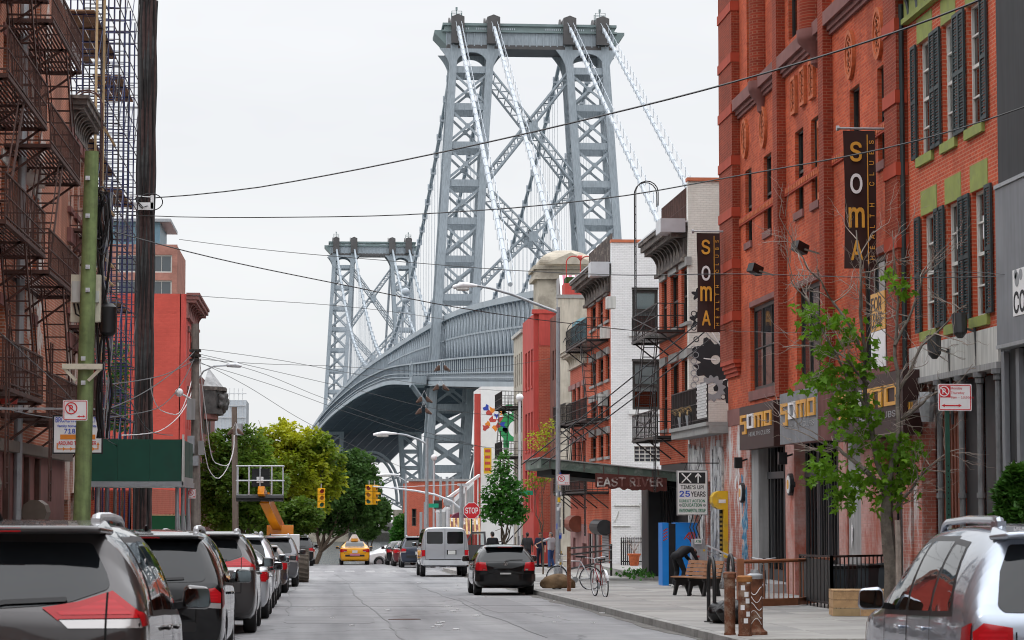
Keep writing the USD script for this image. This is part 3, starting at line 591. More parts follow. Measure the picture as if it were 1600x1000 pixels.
for o in (-16, -12, -8, -4, 0, 4, 8, 12, 16):
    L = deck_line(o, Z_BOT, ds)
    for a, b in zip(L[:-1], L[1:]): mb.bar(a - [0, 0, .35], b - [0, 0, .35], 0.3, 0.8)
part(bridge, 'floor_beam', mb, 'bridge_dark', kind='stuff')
# roadway bracket box hung at the side of the near tower
mb = MB(); d = D1 - 2
mb.box(AX(d) - 23.5, AX(d) - 20.6, d - 6, d + 6, Z_BOT(d) - 0.5, Z_BOT(d) + 1.2)
for q in (-6, -3, 0, 3, 6): mb.bar((AX(d) - 23.4, d + q, Z_BOT(d) + 1.2), (AX(d) - 23.4, d + q, Z_FAS(d) - 0.2), 0.2); mb.bar((AX(d) - 20.6, d + q, Z_BOT(d) - 4), (AX(d) - 23.2, d + q, Z_BOT(d) - 0.4), 0.25)
mb.box(AX(d) - 23.5, AX(d) - 23.3, d - 6, d + 6, Z_FAS(d) - 0.5, Z_FAS(d)); part(bridge, 'side_bracket', mb, 'bridge_steel')
# cables
sx = [26.8, 33.9, 49.0, 55.6]
for i, x0 in enumerate(sx):
    zt = (785 - 40) / 7.917 + CAM[2]; fx = AX(D2) + (x0 - AX(D1)) * 0.955; zf = (785 - 390) * D2 / 3800 + CAM[2]
    a, b = np.array([x0, D1 - 4.5, zt]), np.array([x0 - 3.4, 300.0, 27.0 + CAM[2]])
    mb = MB(); pts = [a + (b - a) * t for t in np.linspace(0, 1, 9)]; mb.tube(pts, 0.31, 8)
    cb = part(bridge, 'side_span_cable', mb, 'bridge_pale', smooth=60)
    mb = MB()
    for t in np.linspace(0.03, 0.97, 34):
        p = a + (b - a) * t
        mb.tube([p + [0, 0.3, .11], p - [0, 0.3, .11]], 0.37, 8)
        for s in (-0.55, 0.55): mb.box(p[0] + s - .05, p[0] + s + .05, p[1] - .05, p[1] + .05, p[2], p[2] + 1.5)
    for s in (-0.55, 0.55): mb.bar(a + [s, 0, 1.2], b + [s, 0, 1.2], 0.06)
    part(cb, 'cable_band', mb, 'bridge_pale', kind='stuff')
    ts = np.linspace(0, 1, 33); P = []
    for t in ts:
        d = D1 + 4 + (D2 - D1 - 8) * t; low = float(Z_TOP(703)) + 0.8
        top = zt if t < 0.5 else zf; P.append([x0 + (fx - x0) * t, d, low + (top - low) * (2 * t - 1) ** 2])
    mb = MB(); mb.tube(P, 0.4, 8); cb = part(bridge, 'main_cable', mb, 'bridge_steel' if i else 'bridge_steel', smooth=60)
    mb = MB()
    for j in range(2, 62):
        t = j / 64; d = D1 + 4 + (D2 - D1 - 8) * t; z = low + ((zt if t < 0.5 else zf) - low) * (2 * t - 1) ** 2; x = x0 + (fx - x0) * t
        if z - float(Z_TOP(d)) > 1:
            for s in (-0.3, 0.3): mb.bar((x + s, d, float(Z_TOP(d))), (x + s, d, z), 0.075, 0.075, up=(0, 1, 0))
            mb.box(x - .62, x + .62, d - .3, d + .3, z - .7, z + .62)
    part(cb, 'suspender', mb, 'bridge_pale', kind='stuff')
    b2 = np.array([fx, D2 + 190, float(Z_TOP(1100)) + 0.5]); mb = MB(); mb.tube([[fx, D2 + 4, zf], list(b2)], 0.5, 8); part(bridge, 'side_span_cable', mb, 'bridge_pale')
# the pair of round lamps on the truss
lp = at(634, 462, 560)
mb = MB()
for z in (0.9, -0.9): s = trimesh.creation.icosphere(2, 0.95); s.apply_translation(lp + [0, 0, z]); mb.add(s.vertices, s.faces)
mb.tube([lp + [0, 0, -5], lp + [0, 0, 2]], 0.25); mb.bar(lp + [0, 0, -4], lp + [2.2, 0, -4.5], 0.4)
part(bridge, 'beacon_lamp', mb, 'bridge_pale', smooth=40)
# stone anchorage turret where the side span cables come down
an = thing('anchorage_turret', 'domed beige stone bridge turret rising behind the pink striped awning', 'stone turret')
c = at(880, 600, 302); x0, x1 = at(838, 600, 302)[0], at(926, 600, 302)[0]; zz = lambda y: at(880, y, 302)[2]
mb = MB(); mb.box(x0, x1, 299, 306, -8, zz(440)); part(an, 'shaft', mb, 'stone_beige')
mb = MB(); mb.box(x0 - 0.5, x1 + 0.5, 298.5, 306.5, zz(440), zz(433)); mb.box(x0 - 0.25, x1 + .25, 298.7, 306.3, zz(433) + .01, zz(425)); mb.box(x0 - 0.6, x1 + 0.6, 298.4, 306.6, zz(425) + .01, zz(419)); part(an, 'cornice', mb, 'stone_beige')
mb = MB(); cx = (x0 + x1) / 2; w = (x1 - x0) / 2
for k in range(10):
    t0, t1 = k / 10, (k + 1) / 10; r0, r1 = [w * (0.92 * (1 - t ** 2.2) + 0.3 * t) * 1.0 for t in (t0, t1)]; za, zb = zz(419) + (zz(392) - zz(419)) * t0 + .012, zz(419) + (zz(392) - zz(419)) * t1
    v = [[cx + s * r, 302.5 + q * r, z] for r, z in ((r0, za), (r1, zb)) for s, q in ((-1, -1), (1, -1), (1, 1), (-1, 1))]
    mb.add(np.array(v), np.array([[i, (i + 1) % 4, 4 + (i + 1) % 4, 4 + i] for i in range(4)] + [[4, 5, 6, 7], [3, 2, 1, 0]]))
part(an, 'dome', mb, 'stone_beige')
mb = MB(); mb.prism(Polygon([(-w * .8, 0), (w * .95, 0), (w * .1, (zz(402) - zz(420)))]), 0, 0.8, lambda u, ww, q: (cx + u, 298.2 - q, zz(418) + ww)); part(an, 'pediment', mb, 'stone_beige')

# ================================================================ building helpers
def ring(rx, rz, w, n=28): t = np.linspace(0, 2 * np.pi, n)[:-1]; return Polygon(np.c_[rx * np.cos(t), rz * np.sin(t)]).difference(Polygon(np.c_[(rx - w) * np.cos(t), (rz - w) * np.sin(t)]))
def wall(parent, fn, u0, u1, w0, w1, holes, mt, th=0.35, name='wall', label=None, poly=None):
    p = poly if poly is not None else sbox(min(u0, u1), w0, max(u0, u1), w1)
    if holes: p = p.difference(unary_union([h if isinstance(h, Polygon) else sbox(min(h[0], h[1]), h[2], max(h[0], h[1]), h[3]) for h in holes]))
    mb = MB(); mb.prism(p, -th, 0, fn); return part(parent, name, mb, mt, label)
def window(parent, fn, u0, u1, w0, w1, depth=0.16, fm='frame_white', gm='glass_dark', nx=1, ny=1, two=True, fw=0.06, sill=None, lintel=None, shut=None, curtain=None, name='window', label=None):
    if u0 > u1: u0, u1 = u1, u0
    ring = sbox(u0, w0, u1, w1).difference(sbox(u0 + fw, w0 + fw, u1 - fw, w1 - fw)); wm = (w0 + w1) / 2
    if two: ring = ring.union(sbox(u0 + fw, wm - fw * .6, u1 - fw, wm + fw * .6))
    for i in range(1, nx): u = u0 + (u1 - u0) * i / nx; ring = ring.union(sbox(u - .018, w0 + fw, u + .018, w1 - fw))
    for h0, h1 in (((w0, wm), (wm, w1)) if two else ((w0, w1),)):
        for j in range(1, ny): w = h0 + (h1 - h0) * j / ny; ring = ring.union(sbox(u0 + fw, w - .018, u1 - fw, w + .018))
    if curtain: gm = 'glass_clear'
    mb = MB(); mb.prism(ring, -depth - 0.07, -depth, fn); wn = part(parent, name, mb, fm, label)
    for k, (h0, h1) in enumerate(((w0, wm), (wm, w1)) if two else ((w0, w1),)):
        mb = MB(); pbox(mb, fn, u0 + fw * .5, u1 - fw * .5, h0 + 0.02, h1 - 0.02, -depth - 0.05 - 0.008 * k, -depth - 0.043 - 0.008 * k); part(wn, 'pane', mb, gm)
    mb = MB(); pbox(mb, fn, u0 + 0.01, u1 - .01, w0 + .01, w1 - .01, -depth - 0.3, -depth - 0.26); part(wn, 'dark_room', mb, 'near_black') if gm == 'glass_clear' else None
    if curtain: mb = MB(); pbox(mb, fn, u0 + fw, u1 - fw, w1 - (w1 - w0) * curtain[1], w1 - fw, -depth - 0.13, -depth - 0.11); part(wn, 'blind', mb, curtain[0])
    if sill: mb = MB(); pbox(mb, fn, u0 - sill[1], u1 + sill[1], w0 - sill[2], w0 - 0.004, -depth, sill[3]); part(wn, 'sill', mb, sill[0])
    if lintel: mb = MB(); pbox(mb, fn, u0 - lintel[1], u1 + lintel[1], w1 + 0.004, w1 + lintel[2], -depth, lintel[3]); part(wn, 'lintel', mb, lintel[0])
    if shut:
        for s in (-1, 1):
            c = (u0 - shut[1] / 2 - 0.03) if s < 0 else (u1 + shut[1] / 2 + 0.03); a, b = c - shut[1] / 2, c + shut[1] / 2; d0 = 0.03
            mb = MB(); mb.prism(sbox(a, w0, b, w1).difference(unary_union([sbox(a + .05, w0 + .07, b - .05, wm - .04), sbox(a + .05, wm + .04, b - .05, w1 - .07)])), d0, d0 + .045, fn)
            sh = part(wn, 'shutter', mb, shut[0]); mb = MB()
            for h0, h1 in ((w0 + .07, wm - .04), (wm + .04, w1 - .07)):
                n = int((h1 - h0) / 0.055)
                for i in range(n): z = h0 + (h1 - h0) * i / n; pbox(mb, fn, a + .045, b - .045, z + .004, z + .036, d0 + .008, d0 + .026 + .008 * (i % 2))
            part(sh, 'louvre', mb, shut[0], kind='stuff')
    return wn
def railing(mb, fn, u0, u1, w, h, d, step=0.22, r=0.009, cross=False):
    mb.bar(P3(fn, u0, w + h, d), P3(fn, u1, w + h, d), 0.035); mb.bar(P3(fn, u0, w + 0.12, d), P3(fn, u1, w + 0.12, d), 0.03)
    mb.bar(P3(fn, u0, w + h * .55, d), P3(fn, u1, w + h * .55, d), 0.025)
    n = max(2, int(abs(u1 - u0) / step))
    for i in range(n + 1): u = u0 + (u1 - u0) * i / n; mb.bar(P3(fn, u, w, d), P3(fn, u, w + h, d), r * 2)
    if cross:
        mb.bar(P3(fn, u0, w, d), P3(fn, u1, w + h, d), 0.03); mb.bar(P3(fn, u0, w + h, d), P3(fn, u1, w, d), 0.03)
def end_rail(mb, fn, u, w, h, d0, d1, step=0.2):
    for z in (h, 0.12, h * .55): mb.bar(P3(fn, u, w + z, d0), P3(fn, u, w + z, d1), 0.03)
    n = max(2, int(abs(d1 - d0) / step))
    for i in range(n + 1): d = d0 + (d1 - d0) * i / n; mb.bar(P3(fn, u, w, d), P3(fn, u, w + h, d), 0.022)
def fire_escape(parent, fn, u0, u1, levels, proj=0.95, mt='black_iron', h=0.95, stairs=True, drop=True, cross=False, top_ladder=None):
    """u0 < u1. Platforms with slat floors, railings, brackets and stairs between the levels."""
    for k, z in enumerate(levels):
        mb = MB()
        for d in (0.02, proj): mb.bar(P3(fn, u0, z, d), P3(fn, u1, z, d), 0.06, 0.08)
        for u in (u0, u1): mb.bar(P3(fn, u, z, 0), P3(fn, u, z, proj), 0.06, 0.08)
        n = int((proj - .05) / 0.085)
        for i in range(n): d = 0.06 + (proj - .1) * i / n; mb.bar(P3(fn, u0, z + .02, d), P3(fn, u1, z + .02, d), 0.045, 0.015)
        pl = part(parent, 'fire_escape_platform', mb, mt)
        mb = MB(); railing(mb, fn, u0, u1, z, h, proj, cross=cross); part(pl, 'railing', mb, mt)
        for u in (u0, u1): mb = MB(); end_rail(mb, fn, u, z, h, 0.02, proj); part(pl, 'end_railing', mb, mt)
        mb = MB()
        for u in (u0 + 0.15, (u0 + u1) / 2, u1 - 0.15):
            mb.bar(P3(fn, u, z - .7, 0.0), P3(fn, u, z - .03, proj * .9), 0.05); mb.bar(P3(fn, u, z - .05, 0.0), P3(fn, u, z - .05, proj), 0.05)
        part(pl, 'bracket', mb, mt)
        if stairs and k + 1 < len(levels):
            z1 = levels[k + 1]; a, b = (u0 + 0.5, u1 - 0.6) if k % 2 else (u1 - 0.5, u0 + 0.6); L = b - a; run = min(abs(L), 2.6) * (1 if L > 0 else -1); mb = MB()
            for d in (proj * .45, proj * .95):
                mb.bar(P3(fn, a, z, d), P3(fn, a + run, z1, d), 0.03, 0.12); mb.bar(P3(fn, a, z + .8, d), P3(fn, a + run, z1 + .8, d), 0.025)
            ns = 11
            for i in range(1, ns): t = i / ns; p = P3(fn, a + run * t, z + (z1 - z) * t, proj * .45); q = P3(fn, a + run * t, z + (z1 - z) * t, proj * .95); mb.bar(p, q, 0.12, 0.025)
            part(pl, 'stair', mb, mt)
    if drop:
        mb = MB(); u = u0 + .35; zb, zt = levels[0] - 1.9, levels[0] + 1.6
        for s in (-.2, .2): mb.bar(P3(fn, u + s, zb, proj + .06), P3(fn, u + s, zt, proj + .06), 0.035)
        for i in range(12): z = zb + .1 + (zt - zb - .2) * i / 11; mb.bar(P3(fn, u - .2, z, proj + .06), P3(fn, u + .2, z, proj + .06), 0.022)
        part(parent, 'drop_ladder', mb, mt)
    if top_ladder:
        mb = MB(); u = u1 - .3; z0, z1 = levels[-1], top_ladder
        for s in (-.2, .2):
            pts = [P3(fn, u + s, z0, proj * .9), P3(fn, u + s, z1, proj * .9)] + [P3(fn, u + s, z1 + .42 * math.sin(a), proj * .9 - .42 + .42 * math.cos(a)) for a in np.linspace(0.2, np.pi, 8)] + [P3(fn, u + s, z1 - .5, proj * .9 - .84)]
            mb.tube(pts, 0.022, 5)
        for i in range(int((z1 - z0) / .3)): z = z0 + .3 * i; mb.bar(P3(fn, u - .2, z, proj * .9), P3(fn, u + .2, z, proj * .9), 0.02)
        part(parent, 'roof_ladder', mb, mt)
def cornice(parent, fn, u0, u1, w0, w1, proj, mt, nb, name='cornice', cap=None, bm=None):
    mb = MB(); h = w1 - w0
    pbox(mb, fn, u0, u1, w0, w0 + .1 * h, 0, proj * .25); pbox(mb, fn, u0, u1, w0 + .1 * h + .003, w0 + .62 * h, 0, proj * .14)
    pbox(mb, fn, u0 - .05, u1 + .05, w0 + .62 * h + .003, w0 + .74 * h, 0, proj * .72); pbox(mb, fn, u0 - .12, u1 + .12, w0 + .74 * h + .003, w0 + .9 * h, 0, proj * .9); pbox(mb, fn, u0 - .2, u1 + .2, w0 + .9 * h + .003, w1, 0, proj)
    c = part(parent, name, mb, mt)
    t = np.linspace(0, np.pi / 2, 7); hh = .5 * h
    for i in range(nb):
        u = u0 + (u1 - u0) * (i + .5) / nb; w = min(.16, (u1 - u0) / nb * .42)
        prof = Polygon([(0.02, 0)] + [(proj * .14 + proj * .5 * (1 - math.cos(a)), hh * math.sin(a)) for a in t] + [(0.02, hh)])
        mb = MB(); mb.prism(prof, u - w / 2, u + w / 2, lambda q, w_, d: fn(d, w_ + w0 + .12 * h, q)); part(c, 'bracket', mb, bm or mt)
    if cap: mb = MB(); pbox(mb, fn, u0 - .22, u1 + .22, w1 + .003, w1 + .06, 0, proj + .03); part(c, 'cap', mb, cap)
    return c


# ================================================================ right side of the street
FR = mapX(RF)
def zr(px, py, X=RF): return float(atX(px, py, X)[2])
def yr(px, X=RF): return YX(px, X)
def shell(parent, x0, x1, y0, y1, z0, z1, mt, back='roof_felt'):
    """The body of a house behind its front."""
    mb = MB(); mb.box(x0, x1, y0, y1, z0, z1); return part(parent, 'body', mb, mt)
# ---- dark building at the right edge
b = thing('slate_building', 'dark grey building with a projecting grey panel at the right edge', 'building')
y0, y1 = 36.0, yr(1563)
wall(b, FR, y0, y1, g(y0) - .5, 14, [], 'slate_wall'); shell(b, RF + .36, 22, y0, y1, -2, 13.8, 'slate_wall')
za, zb = zr(1575, 541), zr(1575, 297)
mb = MB(); pbox(mb, FR, y0, yr(1559, RF - .22), za, zb, 0.02, 0.24); fp = part(b, 'fascia_panel', mb, 'panel_grey')
mb = MB(); pbox(mb, FR, y0, yr(1557, RF - .25), zb + .003, zb + .07, 0.02, 0.27); pbox(mb, FR, y0, yr(1557, RF - .25), za - .07, za - .003, 0.02, 0.27); part(fp, 'trim', mb, 'steel_grey')
mb = MB(); pbox(mb, FR, yr(1606, RF - .25), yr(1583, RF - .25), zr(1590, 493, RF - .25), zr(1590, 420, RF - .25), 0.243, 0.25); ps = part(fp, 'poster', mb, 'sign_white')
mb = MB(); text_on(mb, mapX(RF - .252), 'COST', yr(1584.5, RF - .25), zr(1590, 488, RF - .25), .36, 0, .004, flip=-1); part(ps, 'lettering', mb, 'mural_black')
mb = MB()
for (a, c, r) in ((1590, 436, .13), (1596, 428, .1), (1588, 428, .09)): mb.prism(Point(yr(a, RF - .25), zr(a, c, RF - .25)).buffer(r, 5), 0.252, 0.256, FR)
part(ps, 'picture', mb, 'mural_grey')
for k, px in enumerate((1597, 1574)):
    mb = MB(); u = yr(px); pbox(mb, FR, u - .1, u + .1, g(45), za - .1, 0.01, 0.1); part(b, 'pilaster', mb, 'panel_grey')
mb = MB(); text_on(mb, FR, 'WP', yr(1578), zr(1580, 760), .42, .012, .004, flip=-1); part(b, 'graffiti', mb, 'sign_white')
# ---- brick house with green lintels and dark shutters
b = thing('shuttered_house', 'red brick house with lime green lintels and dark louvred shutters', 'house')
y0, y1 = yr(1563) + .003, yr(1423); ztop = 12.9; wins = []
for a, c in ((1440, 1461), (1478, 1498), (1517, 1541)): wins.append((yr(c), yr(a), zr(1440, 245), zr(1440, 65)))
for a, c in ((1443, 1465), (1481, 1503), (1521, 1545)): wins.append((yr(c), yr(a), zr(1443, 519), zr(1443, 337)))
zb0, zb1 = zr(1558, 566), zr(1558, 510)
wall(b, FR, y0, y1, zb1, ztop, wins, 'brick_bright'); shell(b, RF + .7, 22, y0, y1, -2, ztop - .3, 'brick_dark')
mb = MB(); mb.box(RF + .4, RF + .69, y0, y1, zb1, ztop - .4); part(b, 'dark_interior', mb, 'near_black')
for k, w in enumerate(wins):
    wn = window(b, FR, *w, depth=.09, fm='frame_white', gm='glass_dark', ny=2, nx=2, fw=.055, sill=('green_stone', .1, .2, .07), lintel=('green_stone', .08, .52, .012), shut=('shutter_paint', .42), curtain=('blind_pale', .3) if k % 2 else None)
for ch, k in (('K', 4), ('E', 5)):
    mb = MB(); w = wins[k]; text_on(mb, FR, ch, w[1] - .32, (w[2] + w[3]) / 2 + .3, .42, -.126, .004, flip=-1); part(b, 'window_letter', mb, 'sign_white')
cornice(b, FR, y0 + .1, y1 - .05, zr(1440, 22), 12.95, .6, 'green_stone', 9, cap='shutter_paint', bm='shutter_paint')
mb = MB(); pbox(mb, FR, y0, y1, zb0, zb1, -.3, .05); part(b, 'shop_band', mb, 'stucco_pale')
mb = MB(); pbox(mb, FR, y0, y1, zb0 - .12, zb0 - .003, -.3, .09); part(b, 'band_moulding', mb, 'stucco_grey')
zg = g(48)
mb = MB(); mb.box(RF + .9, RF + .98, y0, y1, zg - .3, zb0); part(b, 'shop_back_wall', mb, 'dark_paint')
for px in (1468, 1502, 1531, 1560):
    u = yr(px); mb = MB(); mb.tube([(RF - .02, u, zg), (RF - .02, u, zg + .5), (RF - .02, u, zb0 - .35)], [.075, .06, .06], 10)
    for z, r in ((zg + .06, .11), (zg + .55, .085), (zb0 - .28, .09), (zb0 - .17, .13), ((zg + zb0) / 2, .085)): mb.tube([(RF - .02, u, z - .05), (RF - .02, u, z + .05)], r, 10)
    part(b, 'iron_column', mb, 'iron_grey')
for i, px in enumerate(np.linspace(1473, 1498, 6)):
    u = yr(px, RF + .3); mb = MB(); mb.box(RF + .25, RF + .34, u - .055, u + .055, zg, zb0 - .8); part(b, 'door_board', mb, 'wood_brown')
mb = MB(); pbox(mb, FR, yr(1500, RF + .3), yr(1470, RF + .3), zb0 - .8, zb0 - .62, -.36, -.2); part(b, 'door_head', mb, 'wood_brown')
mb = MB(); pbox(mb, FR, yr(1437), yr(1424) - .01, zg - .2, zb0 - .13, -.3, .0); part(b, 'brick_pier', mb, 'brick_graffiti')
for a, c in ((1505, 1528), (1536, 1557)):
    mb = MB(); pbox(mb, FR, yr(c, RF + .4), yr(a, RF + .4), zg, zb0 - .14, -.5, -.42); part(b, 'door_panel', mb, 'door_grey')
mb = MB(); u = yr(1422); mb.tube([(RF - .12, u, zb0 - 1), (RF - .12, u, ztop - .6)], .055, 8); part(b, 'downpipe', mb, 'shutter_paint')
for px, py in ((1500, 512), (1460, 545)):
    p = atX(px, py, RF - .35); mb = MB(); mb.tube([p + [.35, 0, -1.5], p + [.3, 0, -.1], p + [.28, 0, 0]], .03, 6); mb.bar(p + [.3, 0, -.08], p + [.05, 0.05, .02], .04); s = 1
    mb.tube([p + [0, .05, .26], p + [0, 0, -.1], p + [0, 0, -.2]], [.15, .13, .05], 10); part(b, 'shop_lamp', mb, 'door_grey')
# ---- health club: tall brick building with pilasters, terracotta and round oriels
b = thing('health_club_building', 'tall red brick building with pilasters, terracotta ovals and round brick oriels', 'building')
y0, y1 = yr(1422), yr(1137); ztop = 19.0; z4 = 4.45
nar = []
for a, c in ((1166, 1176), (1195, 1207), (1244.5, 1257.5), (1270, 1283), (1331, 1347), (1375, 1387)): nar.append((yr(c), yr(a), 9.25, 11.4))
big = [(yr(1213), yr(1172), 4.85, 7.3), (yr(1287), yr(1245), 4.75, 7.25), (yr(1391), yr(1345), 4.75, 7.2)]
upp = []
for a, c in ((1170, 1176), (1236, 1250), (1322, 1338)): upp.append((yr(c), yr(a), 14.0, 16.6))
wall(b, FR, y0, y1, z4, ztop, nar + big + upp, 'brick_soma'); shell(b, RF + .8, 24, y0 + .02, y1 - .02, -2.5, ztop - .2, 'brick_dark')
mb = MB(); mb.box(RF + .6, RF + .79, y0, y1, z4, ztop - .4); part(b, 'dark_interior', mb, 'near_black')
for w in nar: window(b, FR, *w, depth=.1, fm='frame_dark', two=True, sill=('brownstone', .04, .2, .06))
for w in upp: window(b, FR, *w, depth=.1, fm='frame_dark', two=True)
for w in big: window(b, FR, *w, depth=.12, fm='frame_dark', gm='glass_sky', nx=3, ny=2, two=False, fw=.12, sill=('brownstone', .1, .28, .05), lintel=('brownstone', .06, .16, .02))
pil = [(yr(1158), y1, 5.9), (yr(1230), yr(1230) + .62, z4), (yr(1304.5), yr(1304.5) + .6, z4), (y0, y0 + 1.15, z4)]
for k, (a, c, z) in enumerate(pil):
    mb = MB(); pbox(mb, FR, a, c, z, ztop, .004, .24); pl = part(b, 'pilaster', mb, 'brick_dark')
    for zz in np.arange(7.05, ztop, 1.56):
        if k in (1, 2): continue
        mb = MB(); pbox(mb, FR, a - .02, c + .02, zz, zz + .28, .004, .275); part(pl, 'stone_band', mb, 'red_stone')
    if k == 0:
        mb = MB()
        for i in range(4): pbox(mb, FR, a + .05 * i, c, z - .12 * (i + 1), z - .12 * i - .003, .004, .24 - .055 * i)
        part(pl, 'corbel', mb, 'red_stone')
for a, c in ((pil[1][1], pil[0][0]), (pil[2][1], pil[1][0]), (pil[3][1], pil[2][0])):
    mb = MB()
    for i, (z, h, d) in enumerate(((13.1, .1, .08), (13.203, .12, .14), (13.326, .34, .24), (13.67, .1, .12))): pbox(mb, FR, a + .004, c - .004, z, z + h, .003, d)
    part(b, 'ledge', mb, 'brownstone')
    mb = MB(); pbox(mb, FR, a + .004, c - .004, 9.85, 10.08, .003, .05); lb = part(b, 'string_course', mb, 'red_stone')
    mb = MB(); n = int((c - a) / .22)
    for i in range(n): u = a + .1 + (c - a - .2) * i / n; mb.prism(sbox(u, 9.9, u + .12, 10.03), .05, .07, FR)
    part(lb, 'relief_block', mb, 'terracotta', kind='stuff')
def relief(fn, u, w, ru, rw, rect=False):
    mb = MB(); t = np.linspace(0, 2 * np.pi, 25)[:-1]
    E = lambda k: (sbox(u - ru * k, w - rw * k, u + ru * k, w + rw * k) if rect else Polygon(np.c_[u + ru * k * np.cos(t), w + rw * k * np.sin(t)]))
    mb.prism(E(1).difference(E(.82)), .003, .09, fn); mb.prism(E(.82), .003, .03, fn); R = np.random.default_rng(int(abs(u * 97 + w * 31)))
    for i in range(7):
        f = (i + .5) / 7 * 2 - 1; s = ru * .5 * (1 if rect else math.sqrt(max(.05, 1 - f * f))); c = Point(u + s * .35 * (1 if i % 2 else -1), w + rw * .8 * f)
        mb.prism(c.buffer(s * .75, 4).difference(c.buffer(s * .38, 4)), .03, .08, fn); mb.prism(Point(c.x - s * .5 * (1 if i % 2 else -1), c.y + .02).buffer(s * .3, 3), .03, .07, fn)
    return mb
for px, py in ((1168, 215), (1197, 197), (1335, 82), (1380, 48)): part(b, 'terracotta_oval', relief(FR, yr(px), zr(px, py), .44, .6), 'terracotta')
for px, py in ((1246, 147), (1260.5, 132), (1275, 121)): part(b, 'terracotta_panel', relief(FR, yr(px), zr(px, py), .3, .5, True), 'terracotta')
for px in (1216, 1286): part(b, 'terracotta_strip', relief(FR, yr(px), 10.2, .11, 1.0, True), 'terracotta')
for pxc, r, zl in ((1194, .37, 13.55), (1280, .46, 13.55)):
    X = RF - .03; yc = yr(pxc, X); mb = MB(); n = 20; mb.tube([(X, yc, zl), (X, yc, ztop)], r, n); o = part(b, 'round_oriel', mb, 'brick_dark', smooth=40)
    mb = MB(); mb.tube([(X, yc, zl - .95), (X, yc, zl - .85), (X, yc, zl - .62), (X, yc, zl - .3), (X, yc, zl - .18), (X, yc, zl - .004)], [.02, .15, .17, r + .02, r + .05, r + .05], n); part(o, 'corbel', mb, 'brownstone', smooth=40)
# ground floor of the club
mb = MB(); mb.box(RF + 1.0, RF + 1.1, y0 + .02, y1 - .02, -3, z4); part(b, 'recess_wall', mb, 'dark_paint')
mb = MB(); pbox(mb, FR, y0, y1, 3.95, z4 - .003, -.35, .03); part(b, 'stone_band', mb, 'brownstone')
gb = g(62) - .3
for a, c, m in ((1172, 1137.5, 'brick_graffiti'), (1240, 1226, 'brick_pink'), (1322, 1309, 'brick_pink'), (1343, 1323, 'stucco_grey'), (1375, 1343.5, 'brick_pink'), (1421, 1408, 'brick_graffiti'), (1183, 1172.5, 'stucco_grey')):
    mb = MB(); pbox(mb, FR, yr(a), yr(c), gb, 3.94, -.9, -.004 if m == 'stucco_grey' else .02); part(b, 'pier', mb, m)
def gate(px0, px1, z0, z1, d, n, trans=True):
    a, c = yr(px1, RF + d), yr(px0, RF + d); mb = MB(); fn = mapX(RF + d); pbox(mb, fn, a, c, z0, z0 + .3, -.04, .0); pbox(mb, fn, a, c, z1 - .1, z1, -.05, .02)
    for u in (a, c, (a + c) / 2): pbox(mb, fn, u - .05, u + .05, z0, z1, -.05, .03)
    if trans: pbox(mb, fn, a, c, z0 + (z1 - z0) * .74, z0 + (z1 - z0) * .79, -.05, .04)
    gt = part(b, 'door_gate', mb, 'door_grey')
    for i in range(n): u = a + (c - a) * (i + .5) / n; m2 = MB(); pbox(m2, fn, u - .028, u + .028, z0 + .3, z1 - .1, -.03, .01); part(gt, 'bar', m2, 'dark_paint')
    mb = MB(); pbox(mb, fn, a, c, z0 + .3, z1 - .1, -.14, -.12); part(gt, 'pane', mb, 'glass_dark')
gate(1184, 1225, -.55, 3.3, .3, 9); gate(1241, 1277, -.6, 3.3, .3, 8); gate(1279, 1308, -.75, 3.3, .25, 7); gate(1376, 1407, -.7, 3.1, .3, 6, False)
mb = MB(); pbox(mb, FR, yr(1225), yr(1172), gb, -.56, -.6, .35); pbox(mb, FR, yr(1225), yr(1176), gb, -.78, .35, .7); part(b, 'door_step', mb, 'stucco_grey')
# painted tags on the left piers
def blob(cx, cy, rx, ry, seed, n=26):
    R = np.random.default_rng(seed); t = np.linspace(0, 2 * np.pi, n + 1)[:-1]; k = 1 + .35 * np.sin(3 * t + R.random() * 6) + .25 * R.normal(size=n)
    return Polygon(np.c_[cx + rx * k * np.cos(t), cy + ry * k * np.sin(t)]).buffer(0)
mb = MB(); u = yr(1163); mb.prism(unary_union([blob(u, zr(1163, 830), .45, .62, 3), blob(u + .35, zr(1150, 770), .22, .5, 5), blob(u - .15, zr(1165, 800), .3, .5, 8)]), .021, .024, FR); part(b, 'graffiti', mb, 'mural_blue')
mb = MB(); mb.prism(unary_union([blob(yr(1152), zr(1152, 760), .3, .5, 11).difference(blob(yr(1152), zr(1152, 760), .2, .35, 12)), blob(yr(1330), zr(1330, 800), .12, .5, 13).difference(blob(yr(1330), zr(1330, 800), .08, .4, 15))]), .026, .029, FR); part(b, 'graffiti', mb, 'sign_white')
mb = MB(); text_on(mb, FR, 'AVK', yr(1158), zr(1160, 872), .4, .03, .003, flip=-1); part(b, 'graffiti', mb, 'mural_blue')
